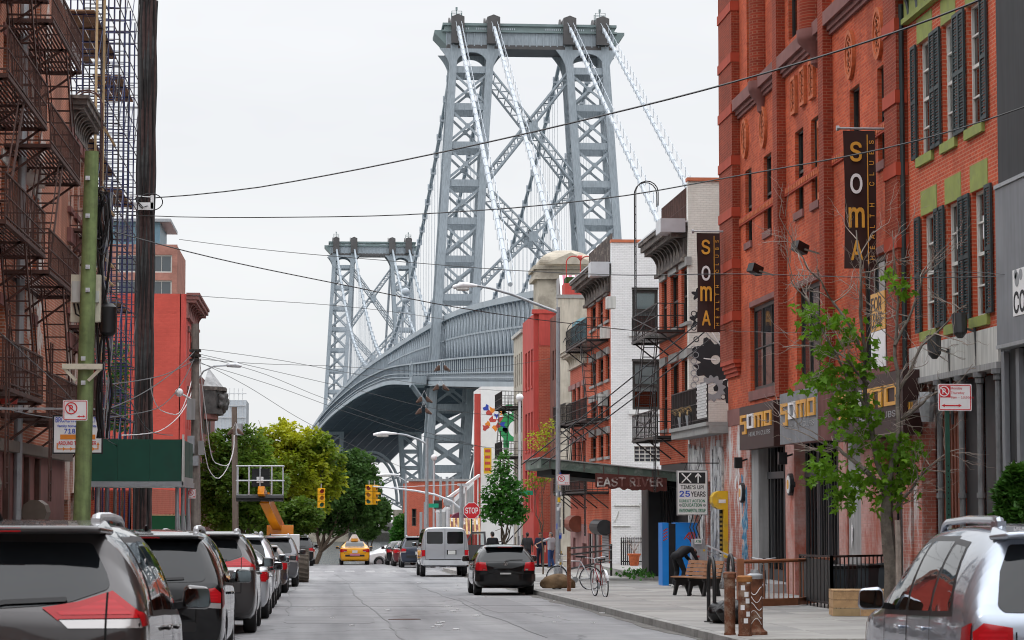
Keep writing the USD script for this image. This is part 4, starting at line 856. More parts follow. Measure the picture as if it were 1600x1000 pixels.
# floodlights and wall lamps
for px, py in ((1180, 421), (1250, 387)):
    p = atX(px, py, RF - .55); mb = MB(); c = trimesh.creation.box((.36, .26, .24)); c.apply_transform(trimesh.transformations.euler_matrix(0, .35, .5)); mb.add(c.vertices + p, c.faces); fl = part(b, 'floodlight', mb, 'black_plastic')
    mb = MB(); mb.bar(p + [.1, -.1, -.05], p + [.55, -.35, -.22], .05); mb.box(RF - .03, RF + .01, p[1] - .45, p[1] - .25, p[2] - .35, p[2] - .1); part(fl, 'arm', mb, 'frame_brown')
for px, py in ((1157, 770), (1232, 757)):
    p = atX(px, py, RF - .12); mb = MB(); mb.tube([p + [.13, 0, 0], p], .3, 14); s = part(b, 'round_sign', mb, 'dark_paint'); mb = MB(); mb.tube([p - [.004, 0, 0], p - [.02, 0, 0]], .24, 14); part(s, 'sign_face', mb, 'sign_white')
    mb = MB(); mb.tube([p - [.021, 0, 0], p - [.03, 0, 0]], .13, 10); part(s, 'badge', mb, 'sign_gold')
for px, py in ((1153, 722), (1222, 715)):
    p = atX(px, py, RF - .3); mb = MB(); mb.box(p[0] - .1, p[0] + .12, p[1] - .1, p[1] + .1, p[2] - .18, p[2] + .14); mb.bar(p, p + [.32, 0, .1], .05); part(b, 'wall_lamp', mb, 'black_plastic')
# --- lettered signs of the club
def glyph(ch, x, s):           # square letters as polygons: height s, drawn to the right of x; returns polygon, advance
    k = .17 * s; B = lambda a, c, d, e: sbox(x + a * s, c * s, x + d * s, e * s)
    ring = lambda a, d, e0, e1: B(a, e0, d, e1).difference(sbox(x + a * s + k, e0 * s + k, x + d * s - k, e1 * s - k))
    if ch == 's': return unary_union([B(0, .8, .85, 1), B(0, .35, .2, 1), B(0, .35, .85, .55), B(.65, -.35, .85, .55), B(.3, -.35, .85, -.15)]), 1.0 * s
    if ch == 'o': return ring(0, .85, 0, 1), 1.0 * s
    if ch == 'm': return unary_union([B(0, .8, 1.25, 1), B(0, 0, .2, 1), B(.52, 0, .72, 1), B(1.05, 0, 1.25, 1)]), 1.42 * s
    return unary_union([ring(0, .85, 0, 1)]), 1.0 * s
def soma_box(px0, px1, z0, z1, dep, mt, sm, label, seed):
    t = thing('shop_sign', label, 'sign', group=None); X = RF - dep; a, c = yr(px1, X), yr(px0, X); fn = mapX(X)
    mb = MB(); mb.box(X, RF - .004, a, c, z0, z1); part(t, 'box', mb, sm)
    mb = MB(); mb.box(X - .012, X - .002, a, c, z0, z1); part(t, 'face', mb, mt)
    s = (z1 - z0) * .33; su = (c - a) * .9 / (4.25 * s); u = c - (c - a) * .05; w = z0 + (z1 - z0) * .47; x = 0
    for ch in 'soma':
        p, adv = glyph(ch, x, s); mb = MB(); mb.prism(p, .014, .05, lambda q, r, d: fn(u - q * su, w + r, d)); part(t, 'letter', mb, 'sign_white' if ch == 'o' else 'sign_gold'); x += adv
    mb = MB(); text_on(mb, fn, 'HEALTH CLUBS', u - s * su * 1.15, w - s * .55, s * .3, .013, .01, flip=-1, width=s * su * 2.9, bold=False); part(t, 'small_lettering', mb, 'stucco_grey')
soma_box(1155, 1208, 3.14, 4.38, .32, 'sign_brown', 'sign_brown', 'brown box sign with gold letters above the gated door beside the blue graffiti', 1)
soma_box(1218, 1277, 3.14, 4.46, .45, 'panel_grey', 'mauve_wall', 'grey metal box sign with gold letters between the two brown ones', 2)
soma_box(1301, 1410, 3.05, 4.4, .4, 'sign_brown', 'sign_brown', 'wide brown box sign behind the branches of the street tree', 3)
# lettered plate by the house corner
t = thing('shop_plate', 'small black plate with yellow lettering beside a round grey lamp', 'sign'); X = RF - .3
mb = MB(); mb.box(X, X + .04, yr(1447, X), yr(1410, X), zr(1430, 645, X), zr(1430, 625, X)); part(t, 'board', mb, 'black_plastic'); mb = MB(); text_on(mb, mapX(X), 'OULU', yr(1415, X), zr(1430, 638, X), .14, .004, .006, flip=-1); part(t, 'lettering', mb, 'sign_gold')
mb = MB(); p = atX(1449, 636, X); mb.tube([p + [0, 0, .3], p + [0, 0, .1], p + [0, 0, -.3]], [.16, .2, .12], 12); mb.bar(p, p + [.3, 0, .15], .04); part(t, 'lamp', mb, 'steel_grey')
mb = MB(); mb.bar((X + .02, yr(1430, X), zr(1430, 624, X)), (RF, yr(1430, X), zr(1430, 618, X)), .03); part(t, 'arm', mb, 'black_iron')
# --- the two vertical banners, hung square to the wall
def vbanner(px0, px1, py0, py1, Y, label, pole):
    t = thing('wall_banner', label, 'banner'); A = at(px0, py0, Y); B = at(px1, py1, Y); fn = mapY(Y); x0, x1, zt, zb = A[0], B[0], A[2], B[2]; W, H = x1 - x0, zt - zb
    us = np.linspace(x0, x1, 9); ws = np.linspace(zb, zt, 30); V = []; 
    for dd in (0, .012):
        for w in ws:
            for u in us: V.append([u + .012 * math.sin(w * 1.7), Y + dd + .03 * math.sin((u - x0) * 5 + w * 1.3) * (1 - (w - zb) / H * .6), w])
    k = 9; n = 30 * 9; F = [[i * k + j, i * k + j + 1, (i + 1) * k + j + 1, (i + 1) * k + j] for i in range(29) for j in range(8)]; F2 = [[n + a for a in f[::-1]] for f in F]
    part(t, 'cloth', (np.array(V), np.array(F + F2)), 'sign_brown', smooth=50)
    cu = x0 + W * .37
    for ch, py in pole['letters']:
        z = at(px0, py, Y)[2]; s = W * .40; mb = MB(); v, f = text_polys({'M': 'm'}.get(ch, ch), 1.0, True)
        h = pole['h'] * H; vv = v.copy(); vv[:, 0] = (v[:, 0] - v[:, 0].min()) / np.ptp(v[:, 0]); vv[:, 1] = (v[:, 1] - v[:, 1].min()) / np.ptp(v[:, 1])
        w_ = s * (1.25 if ch == 'M' else .95); P = np.c_[cu - w_ / 2 + vv[:, 0] * w_, Y - .045 - vv[:, 2] / .01 * .008, z - h / 2 + vv[:, 1] * h]; mb.add(P, f); part(t, 'letter', mb, 'sign_white' if ch == 'O' else 'sign_gold')
    mb = MB(); mb.box(x0 + W * .715, x0 + W * .745, Y - .05, Y - .044, zb + H * .03, zt - H * .03); part(t, 'stripe', mb, 'sign_gold')
    mb = MB(); txt = 'HEALTH CLUBS'; ls = np.linspace(zb + H * .06, zt - H * .1, len(txt))
    for c_, w in zip(txt, ls):
        if c_ == ' ': continue
        v, f = text_polys(c_, W * .15, False); P = np.c_[x0 + W * .93 - v[:, 1], np.full(len(v), Y - .05) - v[:, 2] * .5, w + v[:, 0]]; mb.add(P, f)
    part(t, 'small_lettering', mb, 'sign_gold')
    mb = MB(); mb.tube([(x0 - .14, Y, zt + .05), (RF + .05, Y, zt + .05)], .028, 8); mb.tube([(x0 - .16, Y, zt + .05), (x0 - .1, Y, zt + .05)], .06, 8); part(t, 'pole', mb, 'steel_grey')
vbanner(1318, 1370, 204, 420, yr(1392), 'large brown vertical banner with gold letters on the tall brick building', dict(letters=[('S', 237), ('O', 287), ('M', 340), ('A', 391)], h=.145))
vbanner(1089, 1126, 364, 519, yr(1143), 'smaller brown vertical banner in front of the gear mural', dict(letters=[('S', 386), ('O', 427), ('M', 459), ('A', 497)], h=.15))
# orange notice hung in the upper window
t = thing('lease_banner', 'orange lettered notice above a white sheet in an upper window', 'banner'); X = RF - .05; fn = mapX(X)
mb = MB(); pbox(mb, fn, yr(1384, X), yr(1362, X), zr(1370, 517, X), zr(1370, 458, X), 0, .02); part(t, 'orange_sheet', mb, 'sign_gold')
mb = MB(); pbox(mb, fn, yr(1384, X), yr(1362, X), zr(1370, 575, X), zr(1370, 518, X), 0, .02); part(t, 'white_sheet', mb, 'sign_white')
mb = MB(); text_on(mb, fn, 'FOR', yr(1363, X), zr(1370, 486, X), .3, .021, .006, flip=-1, width=1.0); text_on(mb, fn, 'LEASE', yr(1363, X), zr(1370, 511, X), .3, .021, .006, flip=-1, width=1.05); part(t, 'lettering', mb, 'sign_brown')

# ---- one-storey workshop with a roof terrace, and the tall house with the gear mural behind it
b = thing('workshop', 'low whitewashed workshop covered in tags with a terrace on its roof', 'building')
y0, y1 = yr(1137) + .004, 81.9; zt = 4.1; gq = g(78)
wall(b, FR, y0, y1, gq - .5, zt, [(77.0, 78.2, gq + .3, 2.3), (79.4, 80.8, gq + .1, 2.6)], 'brick_graffiti', name='wall'); shell(b, RF + .9, 20, y0, y1, -3, zt - .1, 'brick_dark')
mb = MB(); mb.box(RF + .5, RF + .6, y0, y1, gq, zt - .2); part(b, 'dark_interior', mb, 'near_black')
R = np.random.default_rng(5); u = y0 + .9
while u < 81.6:
    w = .28 + .25 * R.random(); z1 = 3.6 - R.random() * .3; mb = MB()
    if not (76.9 < u < 78.3): pbox(mb, FR, u, min(u + w - .02, 81.8), gq + (.2 if not 79 < u < 81 else 2.7), z1, .004, .04 + .05 * R.random()); part(b, 'board', mb, 'board_white')
    u += w
mb = MB(); pbox(mb, FR, y0 - .1, y1 + .1, 3.75, 3.98, -.3, .62); pbox(mb, FR, y0 - .1, y1 + .1, 3.983, 4.1, -.3, .7); part(b, 'awning_slab', mb, 'cornice_grey')
mb = MB()
for i in range(9):
    u = R.uniform(y0 + .5, y1 - .5); z = R.uniform(-.5, 3); mb.prism(LineString([(u, z), (u + R.uniform(-.3, .3), z + .4), (u + R.uniform(-.3, .3), z + R.uniform(.4, .9)), (u + R.uniform(-.4, .4), z + .2)]).buffer(.022), .1, .104, FR)
part(b, 'graffiti', mb, 'mural_black')
mb = MB(); railing(mb, FR, y0 + .1, y1 - .1, 4.1, 1.15, .62, step=.16, r=.014); end_rail(mb, FR, y1 - .1, 4.1, 1.15, .05, .62); part(b, 'terrace_railing', mb, 'black_iron')
mb = MB()
for i in range(18):
    for j in range(12):
        if (i + j) % 2 == 0: pbox(mb, FR, y0 + .15 + i * .11, y0 + .25 + i * .11, 4.25 + j * .09, 4.33 + j * .09, .635, .65)
part(b, 'lattice_screen', mb, 'white_paint')
for i, u in enumerate((77.4, 78.2, 79.0, 79.9, 80.8)):
    t = thing('plant_pot', ['black pot of dry grass nearest the white lattice on the terrace', 'grey pot with a round tan gourd on the terrace ledge', 'middle plant pot of dry stalks on the terrace ledge', 'pot with a pale gourd among straw on the terrace ledge', 'last pot of straw at the far end of the terrace'][i], 'plant pot', (RF - .52, u, 4.1))
    mb = MB(); mb.tube([(0, 0, 0), (0, 0, .32), (0, 0, .34)], [.14, .19, .2], 12); part(t, 'pot', mb, 'black_plastic' if i % 2 == 0 else 'steel_grey')
    mb = MB()
    for k in range(26): a = R.uniform(0, 6.3); l = R.uniform(.15, .5); mb.tube([(0, 0, .3), (.5 * l * math.cos(a), .5 * l * math.sin(a), .35 + l * .6), (l * math.cos(a), l * math.sin(a), .35 + l * .4)], [.008, .006, .003], 3)
    part(t, 'stalks', mb, 'dry_straw')
    if i in (1, 3): s = trimesh.creation.icosphere(2, .15); s.apply_translation((0, 0, .42)); part(t, 'gourd', s, 'dry_straw', smooth=True)
# yellow duct with its slatted grille
t = thing('yellow_duct', 'yellow bent metal duct with a rounded head on the tagged workshop wall', 'duct'); Y = 74.2
q = lambda px, py: (at(px, py, Y)[0], at(px, py, Y)[2])
mb = MB(); mb.prism(Polygon([q(1140, 872), q(1131, 872), q(1131, 796), q(1124, 796), q(1117, 792), q(1113, 785), q(1113, 776), q(1117, 770), q(1124, 767), q(1140, 767)]), 0, .5, lambda u, w, d: (u, Y + d, w)); part(t, 'duct', mb, 'yellow_paint')
mb = MB(); mb.box(q(1121, 0)[0], q(1131, 0)[0], Y + .2, Y + .3, q(0, 868)[1], q(0, 797)[1]); gp = part(t, 'grille_plate', mb, 'mural_black')
for i in range(9): m2 = MB(); zz = q(0, 866)[1] + (q(0, 799)[1] - q(0, 866)[1]) * i / 9; m2.box(q(1121, 0)[0], q(1131, 0)[0], Y + .16, Y + .197, zz, zz + .07); part(gp, 'slat', m2, 'yellow_dim')
mb = MB(); x, z = q(1128, 783); mb.box(x - .1, x + .12, Y - .008, Y - .002, z - .06, z + .05); part(t, 'notice', mb, 'sign_white')
# ---- mural house
b = thing('mural_house', 'brick house whose white side wall carries a black gear mural', 'house')
y0, y1 = 82.0, yr(1030); zt = 11.2; zw = at(1100, 283, y0)[2]; FM = mapY(y0)
wins = [];
for a, c in ((1034, 1042), (1048, 1060), (1065, 1076)):
    wins.append((yr(c), yr(a), zr(1055, 512), zr(1055, 428))); wins.append((yr(c), yr(a), zr(1055, 668), zr(1055, 566)))
wall(b, FR, y0 + .3, y1, 3.0, zt, wins, 'brick_bright'); shell(b, RF + .6, 22, y0 + .36, y1 - .1, -3, zt, 'brick_dark')
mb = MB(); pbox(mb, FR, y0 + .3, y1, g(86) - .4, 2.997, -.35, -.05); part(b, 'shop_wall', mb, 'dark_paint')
for w in wins: window(b, FR, *w, depth=.1, fm='frame_dark', lintel=('cornice_grey', .1, .3, .09), sill=('cornice_grey', .06, .12, .08))
wall(b, FM, RF, 22, 3.6, zw, [], 'brick_mural', th=.34, name='mural_wall')
mb = MB(); mb.box(RF - .03, 22, y0 - .06, y0 + .4, zw + .003, zw + .12); part(b, 'coping', mb, 'coping_orange')
mb = MB(); mb.box(RF + .6, 21, y0 + .4, y1, zt + .003, zt + .1); part(b, 'roof', mb, 'roof_felt')
cornice(b, FR, y0 + .32, y1, 9.9, 11.2, .75, 'cornice_brown', 9, cap='tin_silver')
mb = MB(); pbox(mb, FR, y0 - .02, y0 + 1.2, 10.85, 11.32, .1, .95); part(b, 'cornice_flashing', mb, 'tin_silver')
mb = MB(); railing(mb, mapX(RF + .1), y0 + .5, y1 - .1, zt, 1.3, 0, step=.1, r=.014); part(b, 'roof_railing', mb, 'rust_iron')
mb = MB(); mb.box(RF + 1.4, RF + 2.1, y1 - 1.2, y1 - .4, zt, zt + 1.1); part(b, 'chimney', mb, 'beige_wall'); mb = MB(); mb.box(RF + 1.3, RF + 2.2, y1 - 1.3, y1 - .3, zt + 1.103, zt + 1.22); part(b, 'chimney_cap', mb, 'coping_orange')
fire_escape(b, FR, 82.9, y1 + .5, [zr(1040, 688), zr(1040, 531)], .95, cross=True, top_ladder=zr(1010, 318))
# mural
def gear(cx, cy, r, n, tooth, hole):
    t = np.linspace(0, 2 * np.pi, n * 6 + 1)[:-1]; rr = r * (1 + tooth * (np.clip(np.sin(n * t) * 2.5, -1, 1)))
    p = Polygon(np.c_[cx + rr * np.cos(t), cy + rr * np.sin(t)]); return p.difference(Point(cx, cy).buffer(hole)) if hole else p
mu = lambda px, py: (at(px, py, y0)[0], at(px, py, y0)[2]); CLIP = sbox(RF + .02, 4.2, 21, zw - .2)
G = []
x, z = mu(1158, 480); G.append(gear(x, z, 1.35, 9, .13, .95)); G.append(gear(x, z, .62, 8, .1, .35))
x, z = mu(1118, 562); G.append(gear(x, z, .68, 7, .22, .16)); x, z = mu(1145, 600); G.append(gear(x, z, .55, 6, .25, .2))
x, z = mu(1096, 548); G.append(Polygon(np.c_[x + .35 * np.cos(np.linspace(0, 6.28, 20)), z + .17 * np.sin(np.linspace(0, 6.28, 20))]))
x, z = mu(1138, 352); G.append(Point(x, z).buffer(.3)); x, z = mu(1132, 388); G += [Point(x, z).buffer(.42).difference(Point(x, z).buffer(.33)), Point(x, z).buffer(.25).difference(Point(x, z).buffer(.15))]
x, z = mu(1090, 500); G.append(gear(x, z, .22, 5, .3, .07)); x, z = mu(1090, 460); G.append(gear(x, z, .17, 5, .3, 0))
hx, hz = mu(1135, 425); G.append(Polygon([(hx - .35, hz - .5), (hx - .55, hz + .05), (hx - .3, hz + .55), (hx + .5, hz + .6), (hx + .8, hz - .2)]))
mb = MB(); mb.prism(unary_union(G).intersection(CLIP), .003, .006, FM); mp = part(b, 'mural_gears', mb, 'mural_black')
x, z = mu(1113, 607); mb = MB(); mb.prism(gear(x, z, .42, 12, .1, .2), .008, .012, FM); part(b, 'mural_small_gear', mb, 'mural_grey')
G = []
for i in range(9): x, z = mu(1084 + 3 * (i % 2), 545 + i * 9.5); G.append(Point(x, z).buffer(.11).difference(Point(x, z).buffer(.085)))
for k in (1.05, 1.5): x, z = mu(1158, 480); G.append(Point(x, z).buffer(k).difference(Point(x, z).buffer(k - .025)))
mb = MB(); mb.prism(unary_union(G).intersection(CLIP), .007, .0095, FM); part(b, 'mural_lines', mb, 'mural_grey')
G = []
for a in range(9): x, z = mu(1158, 480); G.append(Point(x + 1.12 * math.cos(a * .7), z + 1.12 * math.sin(a * .7)).buffer(.05))
for (a, c, d, e) in ((1090, 470, 1150, 560), (1088, 480, 1146, 572), (1100, 560, 1118, 562), (1086, 612, 1140, 590)): G.append(LineString([mu(a, c), mu(d, e)]).buffer(.018))
mb = MB(); mb.prism(unary_union(G).intersection(CLIP), .0062, .0068, FM); part(b, 'mural_bolts', mb, 'sign_white', kind='stuff')
G = [Polygon([mu(1082, 570), mu(1100, 566), mu(1112, 578), mu(1130, 572), mu(1150, 590), mu(1130, 598), mu(1104, 590)]), Polygon([mu(1120, 455), mu(1136, 448), mu(1140, 470), mu(1124, 474)])] + [shapely.affinity.translate(ring(.1, .1, .03), *mu(px, py)) for px, py in ((1084, 490), (1084, 512), (1088, 530), (1100, 610), (1130, 620))]
mb = MB(); mb.prism(unary_union(G).intersection(CLIP), .003, .0058, FM); part(b, 'mural_splashes', mb, 'mural_black', kind='stuff')
mb = MB(); x, z = mu(1122, 436); text_on(mb, mapY(y0 - .007), 'METR', x - .15, z - .1, .2, 0, .003); part(b, 'mural_lettering', mb, 'sign_white')
# ---- canopy across the pavement and its rusty letters, gate posts
t = thing('entrance_canopy', 'flat green canopy reaching over the pavement to the kerb', 'canopy')
A, B = at(850, 724, 84.0), at(1066, 746, 84.0); x0, x1 = A[0] - .1, B[0] + .25; za, zb = A[2], B[2]
def slab2(h0, h1, ya, yb, xa=x0, xb=x1):
    zz = lambda x: za + (zb - za) * (x - A[0]) / (B[0] - A[0]); v = [[x, y, zz(x) + h] for x in (xa, xb) for y in (ya, yb) for h in (h0, h1)]; return np.array(v), MB._bf
mb = MB(); mb.add(*slab2(-.16, .16, 84.0, 90.5)); part(t, 'slab', mb, 'canopy_green')
mb = MB(); mb.add(*slab2(.163, .2, 83.93, 90.6, x0 - .07, x1)); part(t, 'roofing', mb, 'cornice_grey')
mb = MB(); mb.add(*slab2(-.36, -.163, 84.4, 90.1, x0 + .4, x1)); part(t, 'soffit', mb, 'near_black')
for x in np.linspace(x0 + .3, x1 - .1, 5):
    mb = MB(); z = za + (zb - za) * (x - A[0]) / (B[0] - A[0]); mb.box(x - .025, x + .025, 83.96, 83.997, z - .15, z + .155); part(t, 'fascia_joint', mb, 'cornice_brown')
t = thing('rusty_sign', 'rusty cut-metal lettering hung under the front edge of the canopy', 'sign'); a, c = at(930, 738, 83.85), at(1042, 760, 83.85)
mb = MB(); us = np.linspace(a[0], c[0], 30); top = [a[2] - .02 - (a[2] - at(1042, 738, 83.85)[2]) * 0 - .006 * i for i in range(30)]
mb.prism(Polygon(np.r_[np.c_[us, top], np.c_[us[::-1], [tt - .44 - .09 * R.random() for tt in top[::-1]]]]), 0, .02, mapY(83.85)); part(t, 'plate', mb, 'rust_plate')
mb = MB(); text_on(mb, mapY(83.825), 'EAST RIVER', a[0] + .06, a[2] - .48, .3, 0, .02, width=c[0] - a[0] - .2); part(t, 'lettering', mb, 'rust_letter')
mb = MB()
for u in (a[0] + .3, c[0] - .3): mb.bar((u, 83.86, a[2] - .1), (u, 83.95, a[2] + .2), .03)
part(t, 'hanger', mb, 'rust_iron')
t = thing('alley_gate', 'tall black steel gate post and leaf under the canopy beside the white wall', 'gate')
xg = at(1012, 800, 86)[0]; mb = MB(); mb.box(xg, at(1032, 800, 86)[0], 85.8, 86.3, g(86) - .2, 2.6); part(t, 'post', mb, 'dark_paint')
for i in range(7): m2 = MB(); x = at(1003, 800, 92)[0] + .0; m2.box(x + .004 * i, x + .06, 86.4 + i * .85, 87.2 + i * .85, g(90) + .15, 2.2); part(t, 'sheet', m2, 'dark_paint')
for i in range(10): m2 = MB(); x = at(1033, 800, 86)[0] + .09 * i; m2.box(x, x + .06, 85.9, 86.0, g(86) + .2, 2.7); part(t, 'board', m2, 'dark_paint')
# ---- white walled house
b = thing('white_wall_house', 'brick house with a long whitewashed brick side wall and orange coping', 'house')
y0, y1 = 104.0, yr(917); zt = at(990, 379, y0)[2]; FW_ = mapY(y0); zc = 11.7
wh = [tuple([at(986, 0, y0)[0], at(1026, 0, y0)[0], at(1000, 518, y0)[2], at(1000, 452, y0)[2]]), tuple([at(986, 0, y0)[0], at(1029, 0, y0)[0], at(1000, 640, y0)[2], at(1000, 564, y0)[2]]), (at(988, 0, y0)[0], at(1031, 0, y0)[0], at(1000, 722, y0)[2], at(1000, 697, y0)[2])]
wall(b, FW_, RF, 21, g(y0) - .5, zt, wh, 'brick_white', name='side_wall')
for w in wh[:2]: window(b, FW_, *w, depth=.12, fm='frame_dark', gm='glass_sky', ny=1, fw=.12, sill=('white_paint', .15, .2, .1), curtain=('blind_pale', .62), lintel=('frame_dark', .02, .08, .02))
wn = window(b, FW_, *wh[2], depth=.06, fm='stucco_pale', gm='glass_sky', nx=5, ny=2, two=True, fw=.04)
mb = MB(); mb.box(RF - .02, 21, y0 - .05, y0 + .4, zt + .003, zt + .13); part(b, 'coping', mb, 'coping_orange')
fw_ = []
for a, c in ((923, 931), (935, 942), (946, 952)):
    for (p, q) in ((598, 560), (508, 470), (655, 625), (715, 680)): fw_.append((yr(c), yr(a), zr(938, p), zr(938, q)))
wall(b, FR, y0 + .36, y1, g(y0) - .5, zc, fw_, 'brick_bright', name='wall'); shell(b, RF + .6, 20.9, y0 + .37, y1 - .05, -3, zc - .1, 'brick_dark')
for i, w in enumerate(fw_): window(b, FR, *w, depth=.1, fm='frame_dark', lintel=('cornice_grey', .12, .3, .1), sill=('cornice_grey', .1, .12, .08))
cornice(b, FR, y0 + .4, y1, 10.75, 11.95, .8, 'cornice_brown', 9, cap='tin_silver')
mb = MB(); pbox(mb, FR, y0 - .02, y0 + 1.0, 11.4, 12.0, .1, .9); part(b, 'cornice_flashing', mb, 'tin_silver')
mb = MB(); n = 22
for i in range(n): u = y0 + .4 + (y1 - y0 - .5) * i / n; pbox(mb, FR, u, u + .12, 12.0, 13.3, -.1, -.06)
part(b, 'roof_fence', mb, 'cornice_brown')
for px, py in ((944, 520), (953, 473), (941, 625)):
    p = atX(px, py, RF - .22); m2 = MB(); m2.box(p[0] - .15, p[0] + .22, p[1] - .35, p[1] + .35, p[2] - .25, p[2] + .25); m2.box(p[0] - .16, p[0] - .151, p[1] - .28, p[1] + .28, p[2] - .18, p[2] + .18); part(b, 'air_conditioner', m2, 'stucco_pale')
mb = MB()
for (px0, py0, px1, py1) in ((960, 790, 1002, 790), (958, 822, 985, 822), (967, 799, 960, 815), (1000, 786, 1004, 860)): mb.tube([at(px0, py0, y0 - .04), at(px1, py1, y0 - .04)], .03, 5)
part(b, 'conduit', mb, 'stucco_pale')
fire_escape(b, FR, 105.2, y1 + .4, [zr(925, 770), zr(925, 662), zr(925, 545)], .95)
t = thing('blue_shutter', 'pale blue round-topped shutter behind the high black balcony', 'shutter'); mb = MB(); x0, x1 = at(890, 0, 121)[0], at(935, 0, 121)[0]; za, zb = at(900, 545, 121)[2], at(900, 496, 121)[2]
tt = np.linspace(0, np.pi, 16); mb.prism(Polygon(np.r_[np.c_[(x0 + x1) / 2 + (x1 - x0) / 2 * np.cos(tt), za + (zb - za) * (.45 + .55 * np.sin(tt))], [[x0, za], [x1, za]]]), 0, .06, mapY(121.0)); part(t, 'panel', mb, 'shutter_blue')
for i in range(6): m2 = MB(); x = x0 + (x1 - x0) * (i + .5) / 6; m2.box(x - .015, x + .015, 120.9, 120.935, za, zb - .25); part(t, 'joint', m2, 'mural_blue')
mb = MB(); mb.prism(Point((x0 + x1) / 2, (za + zb) / 2).buffer(.5).difference(Point((x0 + x1) / 2, (za + zb) / 2).buffer(.45)).union(Point(x0 + .4, (za + zb) / 2).buffer(.6).difference(Point(x0 + .4, (za + zb) / 2).buffer(.56))), .07, .075, mapY(121.0)); part(t, 'painted_loop', mb, 'mural_black')
# ---- lower mauve brick house on the corner, with roller shutters and fire escapes
b = thing('corner_house', 'low mauve brick house with black fire escapes and a roller shutter', 'house')
y0, y1 = yr(917) + .01, 121.5; zt = 8.9; wn_ = []
for px in (912, 904, 897, 891.5):
    for (p, q) in ((660, 605), (745, 690)): wn_.append((yr(px + 2.5), yr(px - 2), zr(905, p), zr(905, q)))
wall(b, FR, y0, y1, .6, zt, wn_, 'brick_far'); shell(b, RF + .5, 20, y0 + .02, y1, -3, zt - .1, 'brick_dark')
for w in wn_: window(b, FR, *w, depth=.1, fm='frame_dark', lintel=('mauve_wall', .1, .25, .05))
wall(b, FR, y0 - .008, y1, g(118) - .4, .59, [(y0 + .3, y0 + 2.2, g(118), -.3), (y1 - 2.4, y1 - 1.2, g(118), -.1)], 'mauve_wall', name='shop_wall')
cornice(b, FR, y0, y1, 8.2, 9.1, .6, 'beige_wall', 8)
mb = MB(); mb.box(RF + .3, 20, y1, y1 + .3, -2.5, zt - .3) ; part(b, 'end_wall', mb, 'brick_far')
fire_escape(b, FR, y0 + 1.2, y1 - .6, [zr(900, 772), zr(900, 665)], .9)
rs = MB(); pbox(rs, FR, 105.0, 107.5, -2.2, .5, -.1, .02); sh = part(b, 'roller_shutter', rs, 'door_grey')
for i in range(18): m2 = MB(); z = -1.45 + i * .11; pbox(m2, FR, 105.0, 107.4, z, z + .085, .022, .05); part(sh, 'slat', m2, 'steel_grey')
mb = MB(); mb.tube([(RF - .25, 104.6, .55), (RF - .25, 107.8, .55)], .34, 14); part(b, 'shutter_box', mb, 'dark_paint')
mb = MB(); mb.tube([(RF - .2, 116.5, .6), (RF - .2, 119, .6)], .4, 14); part(b, 'half_round_awning', mb, 'wood_brown')
for i in range(7): m2 = MB(); u = 108.3 + i * .75; pbox(m2, FR, u, u + .3, g(u) + .1, .2, .004, .07); part(b, 'door_board', m2, ['mauve_wall', 'stucco_grey', 'dark_paint'][i % 3])
# ---- far side of the cross street
b = thing('beige_graffiti_house', 'tall house with a beige tagged side wall beyond the corner', 'house'); y0 = 135.5; X0 = at(872, 0, y0)[0]; zt = at(900, 466, y0)[2]
mb = MB(); mb.box(X0, 22, y0, y0 + .3, -3, zt); part(b, 'side_wall', mb, 'beige_wall'); fx = mapX(X0); ww = [(136.5 + .0, 137.4, z, z + 1.7) for z in (2.2, 5.4, 8.6)] + [(138.2, 139.1, z, z + 1.7) for z in (2.2, 5.4, 8.6)]
wall(b, fx, y0 + .31, 140.5, -3, zt - .8, ww, 'brick_brown'); shell(b, X0 + .5, 21, y0 + .31, 140.4, -3, zt - .9, 'brick_brown')
for w in ww: window(b, fx, *w, depth=.1, fm='frame_dark')
mb = MB(); mb.box(X0 - .1, 22, y0 - .06, y0 + .4, zt + .003, zt + .2); part(b, 'coping', mb, 'cornice_grey')
mb = MB(); 
for i in range(5): x, z = at(880 + 4 * i, 535 + 5 * (i % 3), y0)[0], at(880, 535 + 5 * (i % 3), y0)[2]; mb.prism(LineString([(x, z), (x + .12, z + .25), (x + .2, z), (x + .3, z + .2)]).buffer(.02), .003, .006, mapY(y0))
part(b, 'graffiti', mb, 'mural_black')
mb = MB(); mb.box(X0 + .4, X0 + 2.2, 136, 137.5, zt + .2, zt + .9); part(b, 'roof_planter', mb, 'paint_red'); mb = MB(); mb.box(X0 + .5, X0 + 2.0, 136.1, 137.4, zt + .905, zt + 1.25); part(b, 'planting', mb, 'plant_green', label='lime green box hedge on the roof')
t = thing('striped_awning', 'pink and white striped roof awning in front of the stone turret', 'awning'); Y = 150; x0, x1 = at(876, 0, Y)[0], at(930, 0, Y)[0]; za, zb = at(900, 470, Y)[2], at(900, 428, Y)[2]
for i in range(11): m2 = MB(); a, c = x0 + (x1 - x0) * i / 11, x0 + (x1 - x0) * (i + 1) / 11; m2.add(np.array([[x, y, z] for x in (a, c) for (y, z) in ((Y, za), (Y + 1.2, zb)) for y, z in ((y, z), (y + .03, z + .03))]), MB._bf); part(t, 'stripe', m2, 'pink_cloth' if i % 2 else 'sign_white')
mb = MB(); mb.bar((x0, Y, za), (x1, Y, za), .06); mb.bar((x0, Y, za - 2), (x0, Y, za), .06); mb.bar((x1, Y, za - 2), (x1, Y, za), .06); mb.box(x0, x1, Y + 1.25, Y + 3, za - 3, zb - .1); part(t, 'frame', mb, 'stucco_grey')
